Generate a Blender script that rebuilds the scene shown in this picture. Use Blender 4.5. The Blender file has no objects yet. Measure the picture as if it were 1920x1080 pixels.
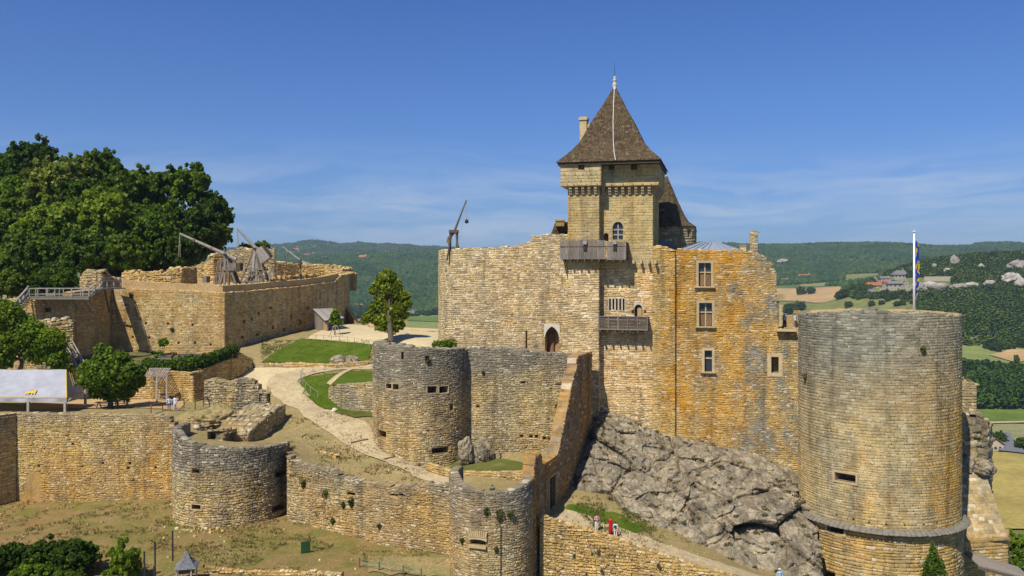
import bpy, math, random
import numpy as np
from mathutils import Vector, Matrix, noise, Euler
R = math.radians
scene = bpy.context.scene
col = scene.collection
random.seed(7)
# ------------------------------------------------------------------ camera
F, HY, CZ = 1600.0, 510.0, 30.0          # focal length and horizon row of the 1920 px photograph, eye height
cd = bpy.data.cameras.new('camera'); cam = bpy.data.objects.new('camera', cd); col.objects.link(cam)
cam.location = (0, 0, CZ); cam.rotation_euler = (R(90), 0, 0)
cd.sensor_width = 36; cd.lens = F/1920*36; cd.shift_y = -(540-HY)/1920
cd.clip_start = .5; cd.clip_end = 40000
scene.camera = cam
# ------------------------------------------------------------------ light
SUN_AZ, SUN_EL = 32, 52                   # degrees left of the camera's back, elevation
to_sun = Vector((-math.sin(R(SUN_AZ))*math.cos(R(SUN_EL)), -math.cos(R(SUN_AZ))*math.cos(R(SUN_EL)), math.sin(R(SUN_EL))))
sd = bpy.data.lights.new('sun', 'SUN'); sun = bpy.data.objects.new('sun', sd); col.objects.link(sun)
sd.energy = 5.0; sd.angle = R(.53); sd.color = (1, .95, .86)
sun.rotation_euler = to_sun.to_track_quat('Z', 'Y').to_euler()
sun.location = (-60, -80, 160)
world = bpy.data.worlds.new('World'); scene.world = world; world.use_nodes = True
scene.view_settings.view_transform = 'Standard'; scene.view_settings.look = 'None'
scene.view_settings.exposure = .12; scene.view_settings.gamma = 1
scene.render.engine = 'CYCLES'
scene.cycles.use_denoising = True
scene.cycles.max_bounces = 5; scene.cycles.diffuse_bounces = 3; scene.cycles.glossy_bounces = 2
scene.cycles.transmission_bounces = 2; scene.cycles.transparent_max_bounces = 4; scene.cycles.volume_bounces = 0
scene.cycles.caustics_reflective = False; scene.cycles.caustics_refractive = False
scene.cycles.sample_clamp_indirect = 4

# ------------------------------------------------------------------ node helpers
class NT:
    def __init__(s, tree): s.t = tree; tree.nodes.clear()
    def n(s, typ, ins=None, **attrs):
        nd = s.t.nodes.new('ShaderNode'+typ)
        for k, v in attrs.items(): setattr(nd, k, v)
        for k, v in (ins or {}).items():
            sk = nd.inputs[k]
            if isinstance(v, bpy.types.NodeSocket): s.t.links.new(v, sk)
            else: sk.default_value = v
        return nd
    def m(s, op, a, b=0.0, c=0.0, clamp=False):
        return s.n('Math', {0: a, 1: b, 2: c}, operation=op, use_clamp=clamp).outputs[0]
    def mix(s, f, a, b, blend='MIX'):
        nd = s.n('Mix', None, data_type='RGBA', blend_type=blend, clamp_factor=True)
        for i, v in ((0, f), (6, a), (7, b)):
            if isinstance(v, bpy.types.NodeSocket): s.t.links.new(v, nd.inputs[i])
            else: nd.inputs[i].default_value = v if i == 0 else (*v[:3], 1)
        return nd.outputs[2]
    def ramp(s, f, stops, interp='LINEAR'):
        nd = s.n('ValToRGB', {0: f}); cr = nd.color_ramp; cr.interpolation = interp
        while len(cr.elements) < len(stops): cr.elements.new(.5)
        for e, (p, c) in zip(cr.elements, stops):
            e.position = p; e.color = (*c, 1) if not isinstance(c, (int, float)) else (c, c, c, 1)
        return nd.outputs[0]
    def noise(s, vec, scale, detail=3, rough=.55, dist=0):
        return s.n('TexNoise', {'Vector': vec, 'Scale': scale, 'Detail': detail, 'Roughness': rough, 'Distortion': dist}).outputs[0]
    def pos(s): return s.n('NewGeometry').outputs['Position']
    def scale(s, vec, x, y, z): return s.n('VectorMath', {0: vec, 1: (x, y, z)}, operation='MULTIPLY').outputs[0]
    def out(s, colr, rough=.9, bump=None, bstr=.5, bdist=.05, spec=.15, metal=0, trans=None):
        b = s.n('BsdfPrincipled', {'Base Color': colr if isinstance(colr, bpy.types.NodeSocket) else (*colr, 1), 'Roughness': rough, 'Specular IOR Level': spec, 'Metallic': metal})
        if bump is not None:
            s.t.links.new(s.n('Bump', {'Height': bump, 'Strength': bstr, 'Distance': bdist}).outputs[0], b.inputs['Normal'])
        sh = b.outputs[0]
        if trans:
            tr = s.n('BsdfTranslucent', {'Color': colr if isinstance(colr, bpy.types.NodeSocket) else (*colr, 1)})
            mx = s.n('MixShader', {0: trans}); s.t.links.new(sh, mx.inputs[1]); s.t.links.new(tr.outputs[0], mx.inputs[2]); sh = mx.outputs[0]
        o = s.n('OutputMaterial'); s.t.links.new(sh, o.inputs[0])
def newmat(name):
    m = bpy.data.materials.new(name); m.use_nodes = True
    return m, NT(m.node_tree)

# ------------------------------------------------------------------ world sky
wt = NT(world.node_tree)
sky = wt.n('TexSky', None, sky_type='NISHITA', sun_disc=False, sun_elevation=R(SUN_EL), sun_rotation=R(180+SUN_AZ), altitude=100, air_density=1.0, dust_density=.35, ozone_density=2.6)
dirv = wt.n('TexCoord').outputs['Generated']
sep = wt.n('SeparateXYZ', {0: dirv})
el = sep.outputs[2]
warp = wt.n('TexNoise', {'Vector': wt.scale(dirv, 3, 3, 9), 'Scale': 1.2, 'Detail': 3})
v1 = wt.n('VectorMath', {0: wt.scale(dirv, 3.2, 3.2, 30), 1: wt.n('VectorMath', {0: warp.outputs['Color'], 1: (1.6, 1.6, 2.6)}, operation='MULTIPLY').outputs[0]}, operation='ADD').outputs[0]
c1 = wt.noise(v1, 1.3, 6, .62)
streak = wt.m('MULTIPLY', wt.ramp(c1, [(.40, 0), (.72, 1)]), wt.ramp(el, [(.0, .5), (.05, 1), (.095, .9), (.125, .25), (.16, 0)]))
thin = wt.m('MULTIPLY', wt.ramp(el, [(.0, 1), (.06, .75), (.15, .22), (.3, 0)]), .42)
skyc = wt.mix(1, sky.outputs[0], (.335, .555, .97), 'MULTIPLY')
skyc = wt.mix(thin, skyc, (2.5, 3.45, 4.9))
skyc = wt.mix(wt.m('MULTIPLY', streak, .55), skyc, (5.8, 6.4, 7.2))
bg = wt.n('Background', {'Color': skyc, 'Strength': .1})
wo = wt.n('OutputWorld'); world.node_tree.links.new(bg.outputs[0], wo.inputs[0])

# ------------------------------------------------------------------ geometry helpers
def at(px, py, Y): return Vector(((px-960)/F*Y, Y, CZ-(py-HY)/F*Y))
def zat(py, Y): return CZ-(py-HY)/F*Y
def np_mesh(name, V, Q, mat=None, smooth=False):
    """V (n,3), Q (m,k) constant k"""
    me = bpy.data.meshes.new(name)
    V = np.ascontiguousarray(V, dtype=np.float32); Q = np.ascontiguousarray(Q, dtype=np.int32)
    k = Q.shape[1]
    me.vertices.add(len(V)); me.vertices.foreach_set('co', V.ravel())
    me.loops.add(Q.size); me.loops.foreach_set('vertex_index', Q.ravel())
    me.polygons.add(len(Q)); me.polygons.foreach_set('loop_start', np.arange(0, Q.size, k, dtype=np.int32))
    me.polygons.foreach_set('loop_total', np.full(len(Q), k, dtype=np.int32))
    if smooth: me.polygons.foreach_set('use_smooth', np.ones(len(Q), dtype=bool))
    me.update(calc_edges=True)
    if mat: me.materials.append(mat)
    return me
def link(name, me, parent=None, local=False, kind=None):
    o = bpy.data.objects.new(name, me); col.objects.link(o)
    if parent is not None:
        o.parent = parent
        if not local and parent.parent is None: o.matrix_parent_inverse = Matrix.Translation(-parent.location)
    if kind: o['kind'] = kind
    return o
def tag(o, label, cat, group=None):
    o['label'] = label; o['category'] = cat
    if group: o['group'] = group
    return o
def thing(name, loc, label, cat, group=None):
    o = bpy.data.objects.new(name, None); col.objects.link(o); o.location = loc; o.empty_display_size = .3
    return tag(o, label, cat, group)
class MB:
    def __init__(s): s.v = []; s.f = []
    def add(s, vs, fs):
        b = len(s.v); s.v += [tuple(p) for p in vs]; s.f += [tuple(i+b for i in f) for f in fs]; return s
    def frame(s, p, X, Y, Z, sx, sy, sz):
        """box centred on p with half sizes"""
        p = Vector(p); vs = [p+X*(a*sx)+Y*(b*sy)+Z*(c*sz) for a in (-1, 1) for b in (-1, 1) for c in (-1, 1)]
        return s.add(vs, [(0, 1, 3, 2), (4, 6, 7, 5), (0, 4, 5, 1), (2, 3, 7, 6), (0, 2, 6, 4), (1, 5, 7, 3)])
    def box(s, c, sx, sy, sz, rz=0):
        X = Vector((math.cos(rz), math.sin(rz), 0)); Y = Vector((-X.y, X.x, 0))
        return s.frame(c, X, Y, Vector((0, 0, 1)), sx/2, sy/2, sz/2)
    def bar(s, a, b, w, h=None, up=Vector((0, 0, 1))):
        a = Vector(a); b = Vector(b); d = b-a; L = d.length; d.normalize()
        if abs(d.dot(up)) > .98: up = Vector((0, 1, 0))
        x = d.cross(up).normalized(); y = x.cross(d)
        return s.frame((a+b)/2, x, d, y, w/2, L/2, (h or w)/2)
    def tube(s, a, b, r0, r1=None, n=8):
        a = Vector(a); b = Vector(b); r1 = r0 if r1 is None else r1; d = (b-a).normalized()
        up = Vector((0, 0, 1)) if abs(d.z) < .95 else Vector((1, 0, 0))
        x = d.cross(up).normalized(); y = d.cross(x)
        vs = []
        for p, r in ((a, r0), (b, r1)):
            vs += [p+(x*math.cos(t)+y*math.sin(t))*r for t in (2*math.pi*i/n for i in range(n))]
        fs = [(i, (i+1) % n, n+(i+1) % n, n+i) for i in range(n)]+[tuple(range(n))[::-1], tuple(range(n, 2*n))]
        return s.add(vs, fs)
    def lathe(s, prof, c, n=24):
        c = Vector(c); vs = []
        for r, z in prof:
            vs += [c+Vector((r*math.cos(t), r*math.sin(t), z)) for t in (2*math.pi*i/n for i in range(n))]
        fs = []
        for k in range(len(prof)-1):
            fs += [(k*n+i, k*n+(i+1) % n, (k+1)*n+(i+1) % n, (k+1)*n+i) for i in range(n)]
        fs += [tuple(range(n))[::-1], tuple((len(prof)-1)*n+i for i in range(n))]
        return s.add(vs, fs)
    def prism(s, poly, ext):
        n = len(poly); ext = Vector(ext); vs = [Vector(p) for p in poly]; vs += [p+ext for p in vs]
        return s.add(vs, [tuple(range(n)), tuple(range(n, 2*n))[::-1]]+[(i, i+n, (i+1) % n+n, (i+1) % n) for i in range(n)])
    def poly(s, pts): return s.add(pts, [tuple(range(len(pts)))])
    def build(s, name, mat, parent=None, smooth=False, local=False, kind=None):
        me = bpy.data.meshes.new(name); me.from_pydata(s.v, [], s.f)
        if smooth:
            for p in me.polygons: p.use_smooth = True
        me.materials.append(mat); me.update()
        return link(name, me, parent, local, kind)
def fbm(x, y, z, o=4): return noise.fractal(Vector((x, y, z)), 1.0, 2.1, o)
def tps(pts, reg=.0):
    """thin plate spline through (x,y,z) rows -> f(x array, y array)"""
    P = np.array(pts, float); n = len(P)
    def phi(r2): return np.where(r2 > 1e-9, .5*r2*np.log(np.maximum(r2, 1e-9)), 0)
    d2 = (P[:, None, 0]-P[None, :, 0])**2+(P[:, None, 1]-P[None, :, 1])**2
    A = np.zeros((n+3, n+3)); A[:n, :n] = phi(d2)+np.eye(n)*reg
    A[:n, n] = 1; A[:n, n+1:] = P[:, :2]; A[n, :n] = 1; A[n+1:, :n] = P[:, :2].T
    w = np.linalg.solve(A, np.concatenate([P[:, 2], np.zeros(3)]))
    def f(x, y):
        x = np.asarray(x, float); y = np.asarray(y, float); sh = x.shape; x = x.ravel(); y = y.ravel()
        r2 = (x[:, None]-P[None, :, 0])**2+(y[:, None]-P[None, :, 1])**2
        return (phi(r2)@w[:n]+w[n]+w[n+1]*x+w[n+2]*y).reshape(sh)
    return f
def gp(px, py, hf, y0=60, y1=220, n=900):
    """where the line of sight through a pixel meets a ground function"""
    Y = np.linspace(y0, y1, n); X = (px-960)/F*Y; Z = CZ-(py-HY)/F*Y
    d = Z-hf(X, Y); i = np.argmax(d < 0)
    if d[i] >= 0: i = int(np.argmin(np.abs(d)))
    return Vector((X[i], Y[i], float(hf(X[i:i+1], Y[i:i+1])[0])))
def resample(pts, n):
    P = np.array([tuple(p)[:2] for p in pts], float); L = np.concatenate([[0], np.cumsum(np.linalg.norm(P[1:]-P[:-1], axis=1))])
    t = np.linspace(0, L[-1], n); return np.stack([np.interp(t, L, P[:, 0]), np.interp(t, L, P[:, 1])], 1)
def ruled(A, B, n, m, hf, dz=0.0):
    a = resample(A, n); b = resample(B, n); t = np.linspace(0, 1, m)[None, :, None]
    g = a[:, None, :]*(1-t)+b[:, None, :]*t
    z = hf(g[..., 0], g[..., 1])+dz
    V = np.concatenate([g, z[..., None]], 2).reshape(-1, 3)
    return V, grid_faces(n, m)
def grid_faces(n, m):
    i = np.arange(n-1)[:, None]*m+np.arange(m-1)[None, :]
    return np.stack([i, i+1, i+m+1, i+m], -1).reshape(-1, 4)
def wob(P, amp, seed):
    r = resample(P, 40); return [Vector((x+amp*noise.noise(Vector((x*.9, y*.9, seed))), y+amp*1.3*noise.noise(Vector((x*.9, y*.9, seed+7))), 0)) for x, y in r]
def sheet(name, A, B, n, m, hf, dz, mat, kind='structure', parent=None, label=None, cat=None):
    if name in ('lawn', 'grass_verge', 'gravel_path', 'sand_apron', 'sand_patch', 'sand_yard'): A = wob(A, .55, 1); B = wob(B, .55, 4)
    V, Q = ruled(A, B, n, m, hf, dz)
    o = link(name, np_mesh(name, V, Q, mat, True), parent, kind=kind)
    if label: o['label'] = label
    return o

# ------------------------------------------------------------------ wall paths
class Path:
    def __init__(s, pts):
        P = np.array([tuple(p)[:2] for p in pts], float); d = P[1:]-P[:-1]; L = np.linalg.norm(d, axis=1)
        s.P = P; s.t = d/L[:, None]; s.cum = np.concatenate([[0], np.cumsum(L)]); s.len = s.cum[-1]
        s.us = np.linspace(0, s.len, 5000); s.sx, s.st, s.sn = s.pos(s.us)
        s.facing = (s.sn*-s.sx).sum(1) > 0
    def pos(s, u, d=0):
        u = np.clip(np.asarray(u, float), 0, s.len); i = np.clip(np.searchsorted(s.cum, u, side='right')-1, 0, len(s.t)-1)
        t = s.t[i]; n = np.stack([t[..., 1], -t[..., 0]], -1)
        return s.P[i]+t*(u-s.cum[i])[..., None]+n*np.asarray(d)[..., None] if np.ndim(d) else s.P[i]+t*(u-s.cum[i])[..., None]+n*d, t, n
    def find(s, px):
        e = np.abs(s.sx[:, 0]/s.sx[:, 1]-(px-960)/F)+np.where(s.facing, 0, .5)
        return float(s.us[int(np.argmin(e))])
    def uz(s, px, py):
        u = s.find(px); Y = s.pos(np.array([u]))[0][0, 1]; return u, zat(py, Y)
    def prof(s, lst):
        L = sorted(s.uz(*q) for q in lst); uu = np.array([a for a, b in L]); zz = np.array([b for a, b in L])
        return lambda u: np.interp(u, uu, zz)
    def op(s, x0, y0, x1, y1, depth=2.0, pad=0):
        ua, z1 = s.uz(x0, y0); ub, z0 = s.uz(x1, y1); ym = s.pos(np.array([(ua+ub)/2]))[0][0, 1]
        return dict(u0=min(ua, ub)-pad, u1=max(ua, ub)+pad, z0=zat(max(y0, y1), ym), z1=zat(min(y0, y1), ym), depth=depth)
    def p3(s, u, z, d=0.0):
        p, _, _ = s.pos(np.array([u]), d); return Vector((p[0, 0], p[0, 1], z))
    def fr(s, u):
        _, t, n = s.pos(np.array([u])); return Vector((t[0, 0], t[0, 1], 0)), Vector((n[0, 0], n[0, 1], 0))
def arc(cx, cy, r, a0, a1, n=60): return [(cx+r*math.cos(R(a0+(a1-a0)*i/n)), cy+r*math.sin(R(a0+(a1-a0)*i/n))) for i in range(n+1)]

# ------------------------------------------------------------------ stones
RNG = np.random.default_rng(11)
def stone_templates(k=8):
    out = []
    for j in range(k):
        V, Q = stone_arrays(np.zeros((1, 3)), np.array([[1., 0, 0]]), np.array([[0, 1., 0]]), np.array([[0, 0, 1.]]), np.array([1.]), np.array([1.]), np.array([1.]), .10, 1.0)
        out.append((V, Q))
    return out
def stone_arrays(P, T, U, N, w, h, d, jit, emb):
    n = len(P); sq = np.array([(-1, -1), (1, -1), (1, 1), (-1, 1)], float)*.5
    rings = []
    for sc, dep in ((1.0, None), (.99, .55), (.74, 1.0)):
        j = RNG.uniform(-jit, jit, (n, 4, 2))
        xy = sq[None]*sc*(1+j)
        if dep is None: z = np.full((n, 4), -1.0)*emb*(np.minimum(d, .12)/np.maximum(d, 1e-6))[:, None]
        else: z = dep*(1+RNG.uniform(-.28, .28, (n, 4)))
        rings.append((xy[..., 0], xy[..., 1], z))
    # base ring same outline as the middle ring
    rings[0] = (rings[1][0], rings[1][1], rings[0][2])
    V = []
    for x, y, z in rings:
        V.append(P[:, None]+T[:, None]*(x*w[:, None])[..., None]+U[:, None]*(y*h[:, None])[..., None]+N[:, None]*(z*d[:, None])[..., None])
    V = np.concatenate(V, 1).reshape(-1, 3)
    q = []
    for a, b in ((0, 4), (4, 8)):
        for i in range(4): q.append((a+i, a+(i+1) % 4, b+(i+1) % 4, b+i))
    q.append((8, 9, 10, 11))
    Q = (np.array(q)[None]+(np.arange(n)*12)[:, None, None]).reshape(-1, 4)
    return V, Q
TEMPL = stone_templates()
TEMPL_CACHE = {}
def stone_objects(root, idx, P, T, U, N, w, h, d, mat, name='stone'):
    key = mat.name
    if key not in TEMPL_CACHE: TEMPL_CACHE[key] = [np_mesh('stone', V, Q, mat) for V, Q in TEMPL]
    ms = TEMPL_CACHE[key]; inv = Matrix.Translation(-root.location) if root.parent is None else Matrix()
    for k, i in enumerate(idx):
        o = bpy.data.objects.new(name, ms[k % len(ms)]); col.objects.link(o); o.parent = root; o.matrix_parent_inverse = inv
        a = T[i]*w[i]; b = U[i]*h[i]; c = N[i]*d[i]; p = P[i]
        o.matrix_basis = Matrix(((a[0], b[0], c[0], p[0]), (a[1], b[1], c[1], p[1]), (a[2], b[2], c[2], p[2]), (0, 0, 0, 1)))
def stones(root, P, T, U, N, w, h, d, mat, jit=.1, nind=260, name='stone', rest='stonework'):
    P, T, U, N = [np.asarray(a, float) for a in (P, T, U, N)]; w, h, d = [np.asarray(a, float) for a in (w, h, d)]
    view = np.array([0, 0, CZ])-P; dist = np.linalg.norm(view, axis=1); fac = (view*N).sum(1)/dist
    px = F*P[:, 0]/np.maximum(P[:, 1], 1)+960; py = HY+F*(CZ-P[:, 2])/np.maximum(P[:, 1], 1)
    inside = (px > 0) & (px < 1920) & (py > 0) & (py < 1078)
    score = np.where(inside, w*h*np.maximum(fac, 0)/dist**2, 0)
    order = np.argsort(-score); nind = min(nind, int((score > 0).sum()))
    ind = order[:nind]; oth = order[nind:]
    stone_objects(root, ind, P, T, U, N, w, h, d, mat, name)
    if len(oth):
        V, Q = stone_arrays(P[oth], T[oth], U[oth], N[oth], w[oth], h[oth], d[oth], jit, 1.0)
        link(rest, np_mesh(rest, V, Q, mat), root, kind='stuff')
def wall(root, path, bot, top, ms, mc, ch=.27, bw=.5, ops=(), dep=(.03, .09), rough=.1, thick=1.2, seed=1, nind=260, ragged=.0, batter=0.0, u0=0.0, u1=None, cap=True, skip=None, core='wall_core', gap=.03, zmax_stone=None):
    """a wall of single stones over a mortar core, following a plan path"""
    rg = np.random.default_rng(seed); u1 = path.len if u1 is None else u1
    bf = bot if callable(bot) else (lambda u: np.full(np.shape(u), float(bot)))
    tf0 = top if callable(top) else (lambda u: np.full(np.shape(u), float(top)))
    if ragged:
        ku = np.arange(u0-1, u1+2, .55); kz = rg.uniform(-ragged, ragged, len(ku))
        tf = lambda u: tf0(u)+kz[np.clip(((np.asarray(u)-u0+1)/.55).astype(int), 0, len(kz)-1)]
    else: tf = tf0
    zt_ref = float(np.max(tf0(np.linspace(u0, u1, 50))))
    off = lambda z: batter*(zt_ref-z)
    # --- core
    br = set(np.round(np.arange(u0, u1, .55), 4)) | {u0, u1} | {c for c in np.round(path.cum, 4) if u0 < c < u1}
    for o in ops: br |= {o['u0'], o['u1']}
    br = sorted(br); mb = MB()
    def pt(u, z, d=0.0):
        p, _, _ = path.pos(np.array([u]), d); return (p[0, 0], p[0, 1], z)
    prev = None
    for ua, ub in zip(br[:-1], br[1:]):
        if ub-ua < 1e-4: continue
        e = 1e-4; um = (ua+ub)/2
        za, zb = float(bf(np.array(ua+e))), float(bf(np.array(ub-e))); ta = tb = float(tf(np.array(um)))
        if not ragged: ta, tb = float(tf(np.array(ua+e))), float(tf(np.array(ub-e)))
        segs = [(za, zb)]; hit = sorted([o for o in ops if o['u0'] < um < o['u1']], key=lambda o: o['z0'])
        cuts = [(o['z0'], o['z1']) for o in hit]
        lo = (za, zb); quads = []
        for c0, c1 in cuts: quads.append((lo, (c0, c0))); lo = (c1, c1)
        quads.append((lo, (ta, tb)))
        for (a0, b0), (a1, b1) in quads:
            k = 3 if batter else 1
            for i in range(k):
                f0, f1 = i/k, (i+1)/k
                A0, A1 = a0+(a1-a0)*f0, a0+(a1-a0)*f1; B0, B1 = b0+(b1-b0)*f0, b0+(b1-b0)*f1
                mb.poly([pt(ua+e, A0, off(A0)), pt(ub-e, B0, off(B0)), pt(ub-e, B1, off(B1)), pt(ua+e, A1, off(A1))])
        mb.poly([pt(ub-e, tb, off(tb)), pt(ub-e, tb, -thick), pt(ua+e, ta, -thick), pt(ua+e, ta, off(ta))])
        mb.poly([pt(ub-e, zb, -thick), pt(ua+e, za, -thick), pt(ua+e, ta, -thick), pt(ub-e, tb, -thick)])
        if prev is not None and abs(prev-ta) > .01:
            mb.poly([pt(ua, prev, off(prev)), pt(ua, prev, -thick), pt(ua, ta, -thick), pt(ua, ta, off(ta))])
        prev = tb
    for u in (u0+1e-4, u1-1e-4):
        b, t = float(bf(np.array(u))), float(tf(np.array(u))); mb.poly([pt(u, b, off(b)), pt(u, b, -thick), pt(u, t, -thick), pt(u, t, off(t))])
    for o in ops:
        D = o['depth']; a, b, c, d = o['u0'], o['u1'], o['z0'], o['z1']
        q = lambda u, z, dd: pt(u, z, dd+off(z))
        mb.poly([q(a, c, 0), q(a, d, 0), q(a, d, -D), q(a, c, -D)]); mb.poly([q(b, c, 0), q(b, d, 0), q(b, d, -D), q(b, c, -D)])
        mb.poly([q(a, c, 0), q(b, c, 0), q(b, c, -D), q(a, c, -D)]); mb.poly([q(a, d, 0), q(b, d, 0), q(b, d, -D), q(a, d, -D)])
        mb.poly([q(a, c, -D), q(b, c, -D), q(b, d, -D), q(a, d, -D)])
    mb.build(core, mc, root)
    # --- stones
    samp = np.linspace(u0, u1, 200); zlo = float(np.min(bf(samp))); zhi = float(np.max(tf(samp)))
    corners = [c for c in path.cum if u0+.01 < c < u1-.01]
    sharp = [c for i, c in enumerate(path.cum[1:-1]) if u0+.01 < c < u1-.01 and path.t[i]@path.t[i+1] < .8]
    rows = []
    z = zlo
    while z < zhi:
        h = ch*rg.uniform(.72, 1.3); rows.append((z, h)); z += h
    L = []
    for z, h in rows:
        edges = [u0]+sharp+[u1]
        for ea, eb in zip(edges[:-1], edges[1:]):
            u = ea-(rg.uniform(0, .3)*bw if ea == u0 else 0)
            while u < eb-.04:
                w = bw*rg.uniform(.45, 1.75)
                if u+w > eb-.35*bw: w = eb-u
                ua, ub = max(u, ea), u+w; u += w
                L.append((ua, ub, z, h))
    A = np.array(L); ua, ub, zz, hh = A.T; uc = (ua+ub)/2; zc = zz+hh/2
    keep = (zc+hh*.35 < tf(uc)) & (zc > bf(uc)-hh)
    xy, t, n = path.pos(uc); fac = (n*-xy).sum(1)/np.linalg.norm(xy, axis=1)
    keep &= fac > -.22
    if zmax_stone is not None: keep &= zc < zmax_stone
    for o in ops:
        m = .03; over = (ub > o['u0']-m) & (ua < o['u1']+m) & (zz+hh > o['z0']-m) & (zz < o['z1']+m)
        cen = over & (uc > o['u0']-m) & (uc < o['u1']+m) & (zc > o['z0']-m) & (zc < o['z1']+m)
        left = over & ~cen & (uc <= o['u0']) ; ub = np.where(left & (zc > o['z0']-.1) & (zc < o['z1']+.1), np.minimum(ub, o['u0']-m), ub)
        right = over & ~cen & (uc >= o['u1']); ua = np.where(right & (zc > o['z0']-.1) & (zc < o['z1']+.1), np.maximum(ua, o['u1']+m), ua)
        below = over & ~cen & ~left & ~right & (zc < o['z0']); hh = np.where(below, np.maximum(.05, o['z0']-m-zz), hh)
        above = over & ~cen & ~left & ~right & (zc > o['z1']); nz = np.where(above, np.maximum(zz, o['z1']+m), zz); hh = np.where(above, np.maximum(.05, zz+hh-nz), hh); zz = nz
        keep &= ~cen
    if skip is not None: keep &= ~skip(uc, zc)
    keep &= (ub-ua) > .08
    ua, ub, zz, hh = ua[keep], ub[keep], zz[keep], hh[keep]; uc = (ua+ub)/2; zc = zz+hh/2; k = len(uc)
    if rough: zc = zc+rg.normal(0, rough*.5*ch, k)+.25*ch*np.sin(uc*1.1+zc*2.3)*min(1, rough*6)
    xy, t, n = path.pos(uc, off(zc)); P = np.concatenate([xy, zc[:, None]], 1); o1 = np.zeros((k, 1))
    T = np.concatenate([t, o1], 1); N = np.concatenate([n, o1], 1); U = np.tile([0, 0, 1.], (k, 1))
    if rough:
        an = rg.normal(0, rough*.5, k)[:, None]; T, U = T*np.cos(an)+U*np.sin(an), U*np.cos(an)-T*np.sin(an)
    w = np.maximum(ub-ua-gap, .06); h = np.maximum(hh-gap, .05)*(1 if not rough else rg.uniform(.85, 1.04, k)); d = rg.uniform(dep[0], dep[1], k)
    if cap:   # stones lying along the top
        us = []; u = u0+.1
        nrow = max(1, int(thick/.6)); cw = thick/nrow
        while u < u1-.1:
            ww = bw*rg.uniform(.7, 1.7); us.append((u+ww/2, ww)); u += ww
        for r in range(nrow):
            a = np.array(us); a[:, 0] += rg.uniform(-.1, .1); xy2, t2, n2 = path.pos(a[:, 0], -cw*(r+.5)); m = len(a); o2 = np.zeros((m, 1))
            sl = (tf0(a[:, 0]+.2)-tf0(a[:, 0]-.2))/.4; sl = np.where(np.abs(sl) > 6, 0, sl)[:, None]; cs_ = 1/np.sqrt(1+sl**2)
            P = np.concatenate([P, np.concatenate([xy2, tf(a[:, 0])[:, None]], 1)]); T = np.concatenate([T, np.concatenate([t2*cs_, sl*cs_], 1)])
            U = np.concatenate([U, -np.concatenate([n2, o2], 1)]); N = np.concatenate([N, np.concatenate([-t2*sl*cs_, cs_], 1)])
            w = np.concatenate([w, a[:, 1]-gap]); h = np.concatenate([h, np.full(m, cw-gap)*rg.uniform(.8, 1.05, m)]); d = np.concatenate([d, rg.uniform(.02, .05+max(.05, ragged*.8), m)])
    stones(root, P, T, U, N, w, h, d, ms, jit=.06+rough*.7, nind=nind)
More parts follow.
